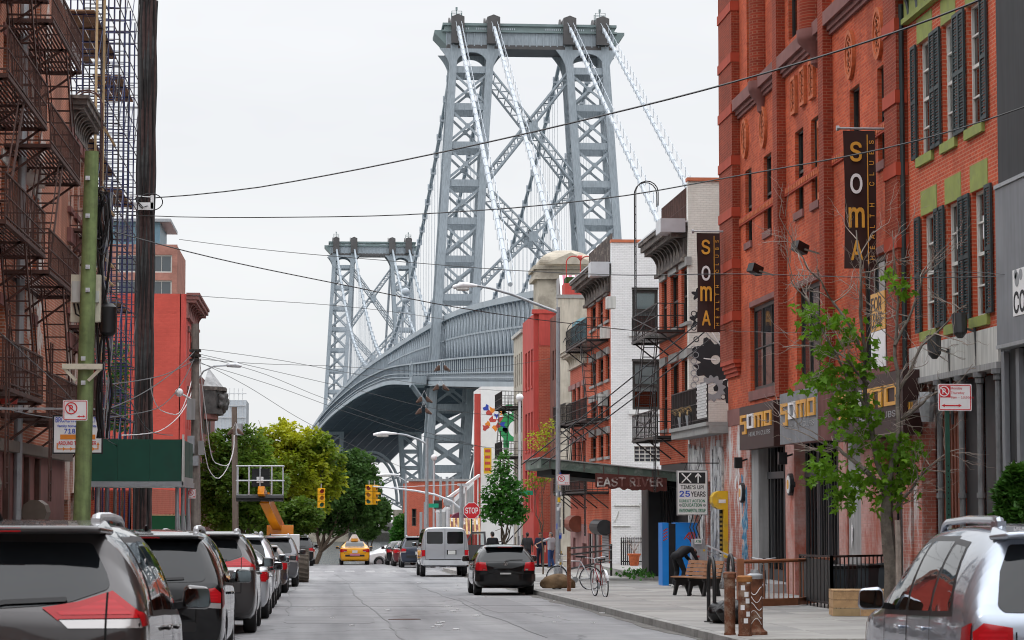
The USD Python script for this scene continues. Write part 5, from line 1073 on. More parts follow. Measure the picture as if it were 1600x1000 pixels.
for k, px in enumerate((885, 907)):
    t = thing('roof_lamp', ['red gooseneck lamp above the left half of the striped awning', 'red gooseneck lamp above the right half of the striped awning'][k], 'lamp', tuple(at(px, 430, Y + 1))); mb = MB(); mb.tube([(0, 0, -.2), (0, 0, .8)] + [(.45 - .45 * math.cos(a), 0, .8 + .4 * math.sin(a)) for a in np.linspace(.3, 2.2, 6)], .04, 6); part(t, 'stem', mb, 'paint_red'); mb = MB(); mb.tube([(.7, 0, 1.2), (.95, 0, 1.08)], [.06, .2], 8); part(t, 'shade', mb, 'paint_red')
b = thing('red_brick_house', 'red brick house with a plain courses side wall and slit windows', 'house'); y0 = 142.0; X0, X1 = at(834, 0, y0)[0], 16.0; zt = at(850, 490, y0)[2]
mb = MB(); mb.box(X0 + .3, X1, y0, y0 + .3, -3.2, zt); part(b, 'side_wall', mb, 'brick_far'); mb = MB(); mb.box(X0 - .1, X1, y0 - .08, y0 + .4, zt + .003, zt + .25); part(b, 'coping', mb, 'paint_red')
mb = MB(); mb.box(X0 + .25, X1, y0 - .06, y0 - .003, -3, -.1); part(b, 'base_course', mb, 'paint_red'); mb = MB(); mb.box(X0 + .3, X1, y0 - .03, y0 - .003, at(850, 540, y0)[2], zt - .03); part(b, 'painted_band', mb, 'paint_red')
fx = mapX(X0); ww = []
for px in (822, 826.5, 831):
    for (p, q) in ((605, 548), (703, 645), (795, 735)): ww.append((YX(px + 1.3, X0), YX(px - 1.3, X0), at(827, p, 145)[2], at(827, q, 145)[2]))
wall(b, fx, y0 + .31, 150, -3.2, zt, ww, 'paint_red'); shell(b, X0 + .5, X1, y0 + .31, 150, -3.2, zt - .05, 'brick_dark')
for w in ww: window(b, fx, *w, depth=.1, fm='frame_dark', sill=('paint_red', .05, .15, .06))
b = thing('pale_rendered_house', 'pale rendered house with black balconies behind the red brick one', 'house'); y0 = 150.2; X0 = at(817, 0, y0)[0]; zt = at(812, 524, 153)[2]; fx = mapX(X0); ww = [(u, u + .8, z, z + 2) for u in (151, 152.6, 154.2, 155.8) for z in (2.5, 6, 9)]
wall(b, fx, y0, 157.5, -3.5, zt, ww, 'beige_wall'); shell(b, X0 + .5, 17, y0, 157.4, -3.5, zt - .1, 'beige_wall')
for w in ww: window(b, fx, *w, depth=.1, fm='frame_dark')
mb = MB(); pbox(mb, fx, y0, 157.6, zt, zt + .2, -.3, .15); part(b, 'coping', mb, 'stucco_pale')
fire_escape(b, fx, 151, 157, [at(805, 715, 154)[2], at(805, 638, 154)[2]], 1.25, stairs=True)
b = thing('painted_house', 'white house wall painted with blue, red and green shapes', 'house'); y0 = 168.0; xa, xb = at(752, 0, y0)[0], 20; zt = at(780, 604, y0)[2]; fm = mapY(y0)
mb = MB(); mb.box(xa, xb, y0, y0 + 8, -5, zt); part(b, 'wall', mb, 'white_paint'); mb = MB(); mb.box(at(743, 0, y0)[0], xa - .004, y0 + .2, y0 + 1, -5, zt - .5); part(b, 'red_front', mb, 'paint_red')
R = np.random.default_rng(21)
for i, (px, py, c) in enumerate([(760, 637, 0), (764, 645, 1), (770, 640, 2), (776, 650, 0), (781, 656, 1), (786, 664, 0), (770, 655, 1), (762, 662, 2), (778, 664, 1), (790, 672, 0), (774, 668, 2), (758, 668, 1), (784, 645, 2)]):
    m2 = MB(); m2.prism(blob(at(px, py, y0)[0], at(px, py, y0)[2], .2, .2, i, 8), .003, .008 + .002 * (i % 3), fm); part(b, 'painted_shape', m2, ['mural_blue2', 'paint_red', 'sign_orange'][c])
m2 = MB(); x, z = at(800, 668, y0)[0], at(800, 668, y0)[2]; m2.prism(Point(x, z).buffer(.95).difference(Point(x + .35, z - .1).buffer(.6)).union(sbox(x - .6, z - 1.4, x - .2, z - .5)).union(Point(x - .2, z + 1.1).buffer(.5).difference(Point(x - .2, z + 1.1).buffer(.22))), .003, .008, fm); part(b, 'painted_curl', m2, 'mural_green')
t = thing('yellow_sign', 'yellow shop sign with red stripes below the painted wall', 'sign'); m2 = MB(); Y = 167; a, c = at(756, 740, Y), at(768, 700, Y); m2.box(a[0], c[0], Y, Y + .1, a[2], c[2]); part(t, 'board', m2, 'yellow_paint')
for i in range(4): m2 = MB(); z = a[2] + .2 + i * .42; m2.box(a[0] + .08, c[0] - .08, Y - .02, Y - .003, z, z + .2); part(t, 'stripe', m2, 'paint_red')
# low brick yard building, awnings and yard fence beyond the crossing
b = thing('low_brick_building', 'low red brick building under the bridge with a grey lean-to roof', 'building'); Y = 205.0; a, c = at(641, 0, Y), at(742, 0, Y); zt = at(700, 752, Y)[2]; fm = mapY(Y); gb = -7
wall(b, fm, a[0], c[0] + 3, gb, zt, [(at(646, 0, Y)[0], at(653, 0, Y)[0], at(650, 822, Y)[2], at(650, 795, Y)[2])], 'brick_far'); mb = MB(); mb.box(a[0], c[0] + 3, Y + .4, Y + 14, gb, zt - .1); part(b, 'body', mb, 'brick_far')
mb = MB(); mb.box(a[0] - .1, c[0] + 3.1, Y - .1, Y + .4, zt + .003, zt + .2); part(b, 'coping', mb, 'stucco_grey'); window(b, fm, at(646, 0, Y)[0], at(653, 0, Y)[0], at(650, 822, Y)[2], at(650, 795, Y)[2], fm='frame_brown')
mb = MB(); mb.prism(Polygon([(at(697, 0, 190)[0], -5), (at(697, 0, 190)[0], at(697, 800, 190)[2]), (at(745, 0, 190)[0], at(745, 752, 190)[2]), (at(760, 0, 190)[0], -5)]), 0, 8, lambda u, w, d: (u, 190 + d, w)); part(b, 'lean_to', mb, 'stucco_grey')
for i, px in enumerate((690, 700, 709, 660)): m2 = MB(); x = at(px, 0, 188)[0]; m2.tube([(x, 188, -5), (x, 188, at(px, 745 if i < 3 else 800, 188)[2])], .12, 6); part(b, 'vent_pipe', m2, 'steel_grey')
t = thing('pleated_awning', 'rust and cream pleated metal awning behind the stop sign', 'awning'); Y = 132.0; x0, x1 = at(701, 0, Y)[0], at(752, 0, Y)[0]; za, zb = at(710, 835, Y)[2], at(710, 810, Y)[2]
for i in range(16): m2 = MB(); a, c = x0 + (x1 - x0) * i / 16, x0 + (x1 - x0) * (i + .9) / 16; m2.add(np.array([[x, y, z] for x in (a, c) for (y, z) in ((Y, za), (Y + .8, zb)) for y, z in ((y, z), (y + .04, z + .02))]), MB._bf); part(t, 'slat', m2, ['rust_letter', 'sign_tan'][i % 2])
m2 = MB(); m2.tube([(x0 + .1, Y + .1, za), (x0 + .1, Y + .1, g(Y))], .04); part(t, 'post', m2, 'rust_iron')
t = thing('maroon_awning', 'rounded maroon awning above the pleated one', 'awning'); c0 = at(722, 812, 140); m2 = MB(); tt = np.linspace(0, np.pi, 12); m2.prism(Polygon(np.c_[c0[0] + .75 * np.cos(tt), c0[2] - .1 + .55 * np.sin(tt)]), 0, 1.2, lambda u, w, d: (u, 139 + d, w)); part(t, 'hood', m2, 'maroon_cloth')
m2 = MB(); m2.box(c0[0] - .7, c0[0] + .7, 140.25, 140.4, g(140), c0[2] + .3); part(t, 'back_board', m2, 'paint_red')
t = thing('white_porch_roof', 'white sloping porch roof beside the painted house', 'porch'); m2 = MB(); Y = 150
A, B = at(695, 785, Y), at(750, 745, Y); m2.add(np.array([[x, y, z + h] for (x, z) in ((A[0], A[2]), (B[0], B[2])) for y in (Y, Y + 2) for h in (0, .18)]), MB._bf); part(t, 'roof', m2, 'white_paint')
m2 = MB()
for f in (.25, .6, .95): p = A + (B - A) * f; m2.tube([(p[0], Y + .2, p[2]), (p[0], Y + .2, g(Y))], .06, 6)
part(t, 'post', m2, 'white_paint')

# ================================================================ left side of the street
FLf = mapX(LF, 1)
def zl(px, py, X=LF): return float(atX(px, py, X)[2])
def yl(px, X=LF): return YX(px, X)
# ---- old tenement with rusty fire escapes
b = thing('tenement', 'old orange brick tenement with peeling paint behind rusty fire escapes', 'building')
y0, y1 = 40.0, yl(104); zt = 15.0; fl = [3.8, 6.95, 9.75, 12.55]; ws = []
for z in fl:
    for u in (47.6, 50.6, 53.6, 56.6, 59.6): ws.append((u, u + .95, z + .35, z + 2.15))
wall(b, FLf, y0, y1, 2.9, zt, ws, 'brick_orange'); shell(b, -16, LF - .5, y0, y1 - .02, -2, zt - .2, 'brick_dark')
for i, w in enumerate(ws): window(b, FLf, *w, depth=.12, fm='frame_brown', gm='glass_sky' if i % 3 else 'glass_dark', sill=('brownstone', .1, .16, .08), lintel=('stucco_pale' if i % 2 else 'brownstone', .1, .26, .04), curtain=('blind_pale', .4) if i % 2 else None)
wall(b, FLf, y0, y1, g(50) - .5, 2.897, [(48, 49.2, g(50), 1.8), (52, 54.4, g(50) + .3, 1.9), (57, 58.2, g(56), 1.8)], 'brownstone', name='shop_wall')
mb = MB(); pbox(mb, FLf, y0, y1, 2.75, 3.0, .004, .22); part(b, 'shop_cornice', mb, 'frame_brown')
mb = MB(); mb.box(LF - .9, LF - .6, y0, y1, -2, 2.8); part(b, 'shop_back_wall', mb, 'near_black')
for u in (49.6, 51.6, 54.8, 56.6, 58.6, 60.8): mb = MB(); pbox(mb, FLf, u - .15, u + .15, g(u), 2.7, .004, .12); part(b, 'shop_pilaster', mb, 'rust_iron')
# white flaking paint round the far bays, brick piers between
mb = MB(); mb.prism(unary_union([blob(59.2 + .6 * (i % 4), 4.2 + .55 * i, .85, .6, 40 + i) for i in range(14)]).intersection(sbox(57.6, 3.1, y1 - .1, 12)).difference(unary_union([sbox(w[0] - .2, w[2] - .2, w[1] + .2, w[3] + .3) for w in ws])), .004, .008, FLf); part(b, 'flaking_paint', mb, 'old_white')
mb = MB(); cx, cz = yl(70), zl(70, 75); mb.prism(unary_union([Polygon([(cx - .1, cz + 1.5), (cx + .05, cz + .7), (cx + .9, cz + .9), (cx + .3, cz + .2), (cx + .5, cz - .9), (cx - .1, cz - .2), (cx - .8, cz - .5), (cx - .35, cz + .3), (cx - .7, cz + .8)])]).difference(Point(cx, cz + .25).buffer(.2)), .004, .007, FLf); part(b, 'graffiti', mb, 'old_white')
fire_escape(b, FLf, 46.5, 53.2, fl, 1.0, mt='rust_iron'); fire_escape(b, FLf, 54.0, 60.6, [z - .25 for z in fl], 1.0, mt='rust_iron')
mb = MB(); mb.tube([(LF + .16, yl(20), -1), (LF + .16, yl(20), zt)], .1, 8); part(b, 'grey_downpipe', mb, 'steel_grey')
for u, z in ((49.0, 2.0), (58.0, 1.4)): mb = MB(); mb.tube([(LF + .3, u, z), (LF + .3, u + .9, z)], .3, 10); part(b, 'rolled_awning', mb, 'frame_brown')
mb = MB(); p = atX(14, 620, LF + .5); mb.tube([p + [0, 0, -.15], p + [0, 0, .15]], [.17, .22], 12); solo('red_bucket', mb, 'paint_red', 'red plastic bucket standing on the lowest fire escape landing', 'bucket', smooth=40)
mb = MB(); p = atX(30, 622, LF + .5); mb.tube([p + [0, 0, -.15], p + [0, 0, .05], p + [0, 0, .12]], [.2, .24, .1], 12); solo('grey_pot', mb, 'steel_grey', 'dark grey round pot beside the red bucket on the fire escape', 'pot', smooth=40)
# ---- narrow brown house with a broken bracketed cornice
b = thing('brown_house', 'narrow brown house with a collapsing bracketed cornice and white peeling bays', 'house'); y0, y1 = yl(104) + .01, 72.3; zt = 12.6; ws = [(u, u + .95, z + .4, z + 2.2) for z in (3.7, 6.6, 9.4) for u in (67.6, 69.2, 70.9)]
wall(b, FLf, y0, y1, g(65) - .5, zt, ws + [(67.6, 68.8, g(67), 1.7), (69.4, 71.6, g(69) + .4, 1.9)], 'brick_peeling'); shell(b, -16, LF - .5, y0, y1, -2, zt - .1, 'brick_brown')
for w in ws: window(b, FLf, *w, depth=.12, fm='frame_white', gm='glass_dark', sill=('brownstone', .1, .16, .1), lintel=('brownstone', .15, .4, .12))
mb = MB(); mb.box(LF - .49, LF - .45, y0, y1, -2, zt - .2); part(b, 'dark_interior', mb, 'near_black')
cornice(b, FLf, y0, y1, 11.9, 12.9, .55, 'cornice_brown', 9)
fire_escape(b, FLf, y0 + .4, y1 - .9, [3.6, 6.5, 9.2], .65, mt='rust_iron', top_ladder=13.2)
mb = MB(); p = atX(68, 272, LF + .35); mb.box(LF, p[0], p[1] - .4, p[1] + .4, p[2] - .3, p[2] + .3); ac = part(b, 'window_box', mb, 'old_white')
# ---- blue tube scaffold over the empty plot, with plank decks and a net-wrapped end
sc = thing('scaffold', 'tall blue tube scaffold with plank decks over an empty plot', 'scaffold')
xs, ys = (LF - 1.0, LF + .2), list(np.arange(73, 90.3, 2.15)); zs = list(np.arange(2.6, 18.5, 1.95)); 
for y in ys:
    mb = MB()
    for x in xs: mb.tube([(x, y, g(y)), (x, y, 19)], .028, 6)
    for z in zs: mb.tube([(xs[0], y, z), (xs[1], y, z)], .024, 5); mb.tube([(xs[0], y, z + .45), (xs[1], y, z + .45)], .018, 5); mb.tube([(xs[0], y, z + .9), (xs[1], y, z + .9)], .018, 5)
    for k in range(40): z = 2.6 + k * .4; mb.bar((xs[1], y, z), (xs[1] - .38, y, z), .018)
    mb.tube([(xs[1] - .38, y, 2), (xs[1] - .38, y, 19)], .02, 5); part(sc, 'frame', mb, 'scaffold_blue' if int(y) % 3 else 'scaffold_dark')
for i, (a, c) in enumerate(zip(ys[:-1], ys[1:])):
    mb = MB()
    for z in zs:
        for x in xs: mb.tube([(x, a, z + .02), (x, c, z + .02)], .018, 5); mb.tube([(x, a, z + .95), (x, c, z + .95)], .016, 5)
    for z in zs[::2]: mb.tube([(xs[1], a, z), (xs[1], c, z + 1.9)], .016, 5)
    part(sc, 'cross_tube', mb, 'scaffold_dark' if i % 2 else 'scaffold_blue')
for z in zs[1::2]:
    for j in range(4): mb = MB(); x = xs[0] + .06 + j * .29; mb.box(x, x + .26, 72.6, 81.5 - (j % 2), z + .03, z + .075); part(sc, 'plank', mb, 'plank_wood')
    for j in range(3): mb = MB(); x = xs[0] + .1 + j * .34; mb.box(x, x + .3, 83.8, 89.2, z + .03, z + .075); part(sc, 'plank', mb, 'plank_wood')
for z in (12.9, 10.6, 8.9, 8.3): mb = MB(); mb.tube([(xs[1] + .05, 71.3, z + .3), (xs[1] + .05, 79.5, z + .35)], .045, 6); part(sc, 'wood_rail', mb, 'pale_wood')
for u in (72.9, 75.4): mb = MB(); mb.box(xs[1], xs[1] + .07, u, u + .09, 6, 19); part(sc, 'wood_post', mb, 'pale_wood')
t = thing('net_column', 'thick dark column of rolled debris netting at the end of the scaffold', 'netting'); Yc = 91.3; xa, xb = at(218, 0, Yc)[0], at(245, 0, Yc)[0]; R = np.random.default_rng(3)
for i in range(15):
    f = (i + .5) / 15; x = xa + (xb - xa) * f; y = Yc + .32 * math.sin(f * np.pi * 1.0) * -1 + .1 * R.random(); zz = np.linspace(g(Yc) + 1.5, 20.5, 26)
    P = np.c_[x + .02 * np.sin(zz * (1 + R.random()) + i) , y + .03 * np.cos(zz * 1.7 + i * 2), zz]; mb = MB(); mb.tube(P, .05 + .025 * R.random(), 6); part(t, 'net_roll', mb, ['net_dark', 'net_brown', 'net_grey'][i % 3], smooth=True)
mb = MB(); mb.box(xa + .05, xb - .05, Yc - .1, Yc + .35, 1, 20); part(t, 'core', mb, 'net_dark')
t = thing('cable_bracket', 'white metal cable bracket with hooks strapped round the net column', 'bracket'); p = at(225, 322, Yc - .6); q = at(244, 322, Yc - .6)
mb = MB(); x0, x1 = at(206, 0, Yc - .6)[0], at(243, 0, Yc - .6)[0]; mb.box(x0, x1, p[1], p[1] + .06, p[2] - .14, p[2] + .14); mb.box(x0, x0 + .1, p[1], p[1] + .3, p[2] - .1, p[2] + .42); mb.box(x1 - .1, x1, p[1], p[1] + .3, p[2] - .1, p[2] + .42); mb.tube([(x0, p[1] + .1, p[2] + .4), (x1, p[1] + .1, p[2] + .35)], .02); part(t, 'plate', mb, 'sign_white')
mb = MB(); mb.tube([(x1 - .1 + .45 * math.sin(a), p[1] - .05, p[2] + .15 - .32 * math.cos(a)) for a in np.linspace(0, 5.6, 20)], .02, 5); mb.tube([(x0 + .2, p[1] - .06, p[2] + .3), (x0 + .5, p[1] - .06, p[2] - .05), (x1 - .2, p[1] - .06, p[2])], .02, 5); part(t, 'cable_loop', mb, 'black_plastic')
# back wall and ivy of the empty plot
b = thing('plot_wall', 'dark brick back wall half covered in ivy behind the scaffold', 'wall'); mb = MB(); mb.box(LF - 2.6, LF - 2.2, 72.8, 95, -2.2, 3.4); part(b, 'wall', mb, 'brick_brown')
mb = MB(); mb.box(LF - 2.65, LF - 2.15, 72.8, 95, 3.403, 3.5); part(b, 'coping', mb, 'stucco_grey')
# ---- low red shops behind the shed
b = thing('low_red_shops', 'low red brick shop row behind the green shed', 'building'); y0, y1 = 96.2, 121.0; ws = [(u, u + 1.6, g(108) + .4, 1.1) for u in np.arange(97, 120, 2.9)]
wall(b, FLf, y0, y1, g(121) - .5, 2.2, ws, 'brick_far'); mb = MB(); mb.box(-16, LF - .5, y0, y1, -2.5, 2.1); part(b, 'body', mb, 'brick_dark')
for w in ws: window(b, FLf, *w, fm='frame_white', nx=2)
# ---- green sidewalk shed
t = thing('sidewalk_shed', 'dark green plywood sidewalk shed on steel posts over the pavement', 'shed'); Y = 63.0; xa, xb = at(143, 0, Y)[0], at(291, 0, Y)[0]; za, zb = at(200, 752, Y)[2], at(200, 686, Y)[2]; Y2 = 68.5
for i in range(3): mb = MB(); a, c = xa + (xb - xa) * i / 3, xa + (xb - xa) * (i + 1) / 3 - .004; mb.box(a, c, Y, Y + .05, za, zb - .003 * i); part(t, 'front_panel', mb, 'shed_green')
for i in range(3): mb = MB(); a, c = Y + .055 + (Y2 - Y) * i / 3, Y + (Y2 - Y) * (i + 1) / 3 - .01; mb.box(xb - .05, xb, a, c, za, zb); part(t, 'side_panel', mb, 'shed_green')
mb = MB(); mb.box(xa, xb + .05, Y - .03, Y2, za - .14, za - .004); mb.box(xa, xb + .02, Y + .06, Y2, za, za + .12); part(t, 'deck', mb, 'steel_grey')
mb = MB(); mb.box(xb + .01, xb + .06, Y - .03, Y + .1, za - .1, zb + .12); mb.box(xb + .01, xb + .05, Y + .12, Y + .6, za, zb); part(t, 'corner_board', mb, 'stucco_pale')
for y in np.arange(Y + .3, Y2, 2.6):
    for x in (xb - .12, xa + .3): mb = MB(); mb.tube([(x, y, g(y) + .12), (x, y, za - .14)], .05, 8); part(t, 'post', mb, 'steel_grey')
    mb = MB(); mb.tube([(xb - .12, y, za - .3), (xb - .12, y + 2.4, g(y) + 1.0)], .022, 5); mb.tube([(xb - .12, y, g(y) + 1.1), (xb - .12, y + 2.6, g(y) + 1.1)], .022, 5); part(t, 'brace', mb, 'steel_light')
t = thing('green_hoarding', 'low bright green hoarding with a pale top rail below the shed', 'hoarding'); Y = 93.0; x0, x1 = -7.0, at(300, 0, Y)[0]; zt = at(250, 806, Y)[2]; mb = MB(); mb.box(x0, x1, Y, Y + .05, g(Y) + .1, zt); part(t, 'panel', mb, 'hoard_green'); mb = MB(); mb.box(x0, x1, Y - .02, Y + .07, zt + .002, zt + .05); part(t, 'top_rail', mb, 'pale_wood')
# ---- painted red house beyond the cross street, with a heavy brown cornice
b = thing('red_painted_house', 'house with a tall salmon red painted side wall and brown bracketed cornice', 'house'); Y = 137.0; X0 = at(296, 0, Y)[0]; zt = at(270, 459, Y)[2]; fm = mapY(Y)
mb = MB(); mb.prism(sbox(X0 - 12, -3.5, X0 - .3, zt), -.3, 0, fm); part(b, 'side_wall', mb, 'brick_salmon'); fx = mapX(X0, 1); ws = [(u, u + 1.0, z, z + 2.1) for z in (2.2, 5.8, 9.2) for u in (138.6, 141.2, 143.8, 146.4)]
wall(b, fx, Y, 149, -3.5, zt, ws, 'paint_red'); mb = MB(); mb.box(X0 - 12, X0 - .5, Y + .31, 149, -3.4, zt - .1); part(b, 'body', mb, 'brick_dark')
for w in ws: window(b, fx, *w, depth=.1, fm='frame_dark', lintel=('brownstone', .1, .3, .1))
cornice(b, fx, Y, 149, zt - 1.35, zt + .05, .75, 'brownstone', 7)
b = thing('far_brown_block', 'brown brick apartment block with a blue glass penthouse behind the red house', 'building'); Y = 225.0; x1 = at(281, 0, Y)[0]; zt = at(260, 382, Y)[2]; fm = mapY(Y); x0 = x1 - 14; ws = []
for zc in (400, 440, 480, 520):
    for k in range(4): xx = at(263, 0, Y)[0] - k * 3.1; ws.append((xx - 1.3, xx + .6, at(0, zc + 24, Y)[2], at(0, zc - 4, Y)[2]))
wall(b, fm, x0, x1, -6, zt, ws, 'brick_block'); mb = MB(); mb.box(x0, x1, Y + .4, Y + 14, -6, zt - .1); part(b, 'body', mb, 'brick_block')
for w in ws: window(b, fm, *w, fm='frame_white', gm='glass_sky', nx=2, two=False, fw=.12)
mb = MB(); mb.box(x0, x1 - 1.6, Y + .1, Y + 10, zt + .01, at(0, 345, Y)[2]); part(b, 'penthouse', mb, 'penthouse_blue'); mb = MB(); mb.box(x0, x1 - .6, Y - .4, Y + 10.5, at(0, 345, Y)[2] + .01, at(0, 340, Y)[2]); part(b, 'penthouse_roof', mb, 'steel_grey')
for i in range(5): m2 = MB(); xx = x1 - 2.2 - i * 2; m2.box(xx - 1.5, xx, Y + .0, Y + .09, at(0, 374, Y)[2], at(0, 350, Y)[2]); part(b, 'penthouse_window', m2, 'glass_sky')
# dark turreted house wrapped in grey netting, and the pale block far behind
b = thing('netted_house', 'dark house with a bulging bay wrapped in torn grey netting', 'house'); X0 = -7.4; Y = 152.0; zt = at(330, 588, Y)[2]; fx = mapX(X0, 1); mb = MB(); mb.box(X0 - 8, X0, Y, 172, -3.5, zt); part(b, 'wall', mb, 'brownstone')
for z in (1, 3.5, 6): 
    for u in (154, 157, 160, 163): m2 = MB(); pbox(m2, fx, u, u + 1.2, z, z + 1.7, .004, .06); part(b, 'window', m2, 'frame_dark')
q = lambda py: at(330, py, 157)[2]; ft = lambda k: Polygon([(X0, 154.6), (X0 + .75 * k, 155.0), (X0 + 1.15 * k, 156.2), (X0 + 1.15 * k, 158.4), (X0 + .75 * k, 159.6), (X0, 160)])
for nm, k, a, c, m in (('bay', 1, 648, 612, 'net_mesh'), ('bay_cornice', 1.18, 611.9, 606, 'cornice_brown'), ('bay_base', .7, 656, 648.1, 'brownstone')): mb = MB(); mb.prism(ft(k), q(a), q(c), lambda u, w, d: (u, w, d)); part(b, nm, mb, m)
mb = MB(); v = [[*p, q(605.9)] for p in list(ft(1.05).exterior.coords)[:-1]] + [[X0 + .2, 157.3, q(574)]]; n = len(v) - 1; mb.add(np.array(v), np.array([[k, (k + 1) % n, n] for k in range(n)])); part(b, 'bay_roof', mb, 'net_pale')
mb = MB(); sp = trimesh.creation.icosphere(3, 1.0); v = sp.vertices * [.5, 1.9, .7]; v = v * (1 + .8 * (meshkit.fbm(v * 2.5, 5, 3)[:, None] - .5)); mb.add(v + [X0 + 1.0, 157.3, q(628)], sp.faces); part(b, 'torn_net', mb, 'net_mesh', smooth=True)
b = thing('pale_glass_block', 'pale blue grey glass block far behind the trees', 'building'); Y = 330.0; x0, x1 = at(330, 0, Y)[0], at(390, 0, Y)[0]; zt = at(360, 625, Y)[2]; mb = MB(); mb.box(x0, x1, Y, Y + 12, -10, zt); part(b, 'body', mb, 'pale_panel')
for i in range(9): m2 = MB(); x = x0 + (x1 - x0) * i / 9; m2.box(x + .05, x + .12, Y - .1, Y - .01, zt - 8, zt + 1.6); part(b, 'screen_post', m2, 'steel_light')
for k in range(4): m2 = MB(); z = zt - 4 + 1.6 * k; m2.box(x0, x1, Y - .2, Y - .11, z, z + .1); part(b, 'screen_rail', m2, 'steel_light')
# blocks along the far shore
for i, (px0, px1, py, lb) in enumerate(((400, 455, 812, 'long grey shed on the far shore behind the trees'), (480, 530, 800, 'low brown warehouse on the far shore left of the taxi'), (535, 575, 806, 'pale flat roofed block on the far shore above the taxi'), (600, 655, 818, 'grey quay building on the far shore at the bridge tower'), (380, 400, 795, 'taller pale block on the far shore behind the lift'))):
    Y = 960.0; mb = MB(); x0, x1 = at(px0, 0, Y)[0], at(px1, 0, Y)[0]; z = at(0, py, Y)[2]; t = thing('far_shore_block', lb, 'building'); mb.box(x0, x1, Y, Y + 30, WZ + 3.21, z); part(t, 'wall', mb, ['stucco_grey', 'brick_brown', 'stucco_pale', 'concrete_dark', 'stucco_grey'][i])
    n = int((x1 - x0) / 4)
    for k in range(n): m2 = MB(); x = x0 + (x1 - x0) * (k + .3) / n; m2.box(x, x + 1.6, Y - .2, Y - .02, z - 3.2, z - 1.4); part(t, 'window', m2, 'frame_dark')

# ================================================================ vehicles: rear at y = 0, nose at y = L
def sm(poly, r=.03): return poly.buffer(-r).buffer(r, 4).intersection(poly.buffer(.001)) if poly.buffer(-r).area > 0 else poly
def loft(st, nsec=23, nst=54):
    st = np.array(st, float); ys = np.unique(np.r_[st[:, 0], np.linspace(st[0, 0], st[-1, 0], nst), np.linspace(0, .5, 12)]); K = [PchipInterpolator(st[:, 0], st[:, k]) for k in range(1, 6)]
    rows = []; tt = np.array([0, .16, .22, .42, .56, .82, .92, 1.0]); ti = np.linspace(0, 1, nsec)
    for y in ys:
        zb, zs, zt, wb, wt = [float(k(y)) for k in K]; zt = max(zt, zs + .02)
        px = np.array([0, .84 * wb, .96 * wb, wb, .985 * wb, wt, wt * .8, 0]); pz = np.array([zb, zb, zb + .09, zb + .52 * (zs - zb), zs, zs + .84 * (zt - zs), zt - .025, zt])
        x, z = PchipInterpolator(tt, px)(ti), PchipInterpolator(tt, pz)(ti); rows.append(np.r_[np.c_[x, np.full(nsec, y), z], np.c_[-x[-2:0:-1], np.full(nsec - 2, y), z[-2:0:-1]]])
    n = len(rows[0]); V = np.vstack(rows + [[[0, ys[0], rows[0][:, 2].mean()], [0, ys[-1], rows[-1][:, 2].mean()]]]); F = []; m = len(rows)
    for i in range(m - 1):
        for j in range(n): j2 = (j + 1) % n; a, b, c, d = i * n + j, i * n + j2, (i + 1) * n + j2, (i + 1) * n + j; F += [[a, c, b], [a, d, c]]
    for j in range(n): j2 = (j + 1) % n; F += [[m * n, j, j2], [m * n + 1, (m - 1) * n + j2, (m - 1) * n + j]]
    t = trimesh.Trimesh(V, F, process=False)
    if t.volume < 0: t.invert()
    return t
def decal(body, poly, side, off=.006, res=.05):
    """A thin sheet that follows the body: poly in (y, z) for the sides 'L' and 'R', in (x, z) for the rear 'B', in (x, y) for the top 'T'."""
    V, F, n0 = [], [], 0
    for q in getattr(poly, 'geoms', [poly]):
        q = q.segmentize(res); b = np.vstack([np.array(r.coords)[:-1] for r in [q.exterior, *q.interiors]]); x0, z0, x1, z1 = q.bounds
        gx, gzz = np.meshgrid(np.arange(x0 + res / 2, x1, res), np.arange(z0 + res / 2, z1, res)); gp = np.c_[gx.ravel(), gzz.ravel()]
        inn = shapely.contains_xy(q.buffer(-res * .4), gp[:, 0], gp[:, 1]); pts = np.vstack([b, gp[inn]])
        tri = Delaunay(pts).simplices; c = pts[tri].mean(1); tri = tri[shapely.contains_xy(q, c[:, 0], c[:, 1])]
        k = len(pts); o = {'L': np.c_[np.full(k, -4.), pts], 'R': np.c_[np.full(k, 4.), pts], 'B': np.c_[pts[:, 0], np.full(k, -4.), pts[:, 1]], 'T': np.c_[pts, np.full(k, 6.)]}[side]
        d = {'L': [1, 0, 0], 'R': [-1, 0, 0], 'B': [0, 1, 0], 'T': [0, 0, -1]}[side]; d = np.array(d, float)
        loc, ir, _ = body.ray.intersects_location(o, np.tile(d, (k, 1)), multiple_hits=False)
        P = np.full((k, 3), np.nan); P[ir] = loc; ok = ~np.isnan(P[:, 0]); tri = tri[ok[tri].all(1)]; P = np.nan_to_num(P) - d * off
        nn = np.cross(P[tri[:, 1]] - P[tri[:, 0]], P[tri[:, 2]] - P[tri[:, 0]]); fl = (nn @ d) > 0; tri[fl] = tri[fl][:, ::-1]
        V.append(P); F.append(tri + n0); n0 += k
    return np.vstack(V), np.vstack(F)
mir = lambda p: Polygon([(-x, z) for x, z in p.exterior.coords][::-1])
def symm(pts): return Polygon(list(pts) + [(-x, z) for x, z in pts[::-1]]).buffer(0)
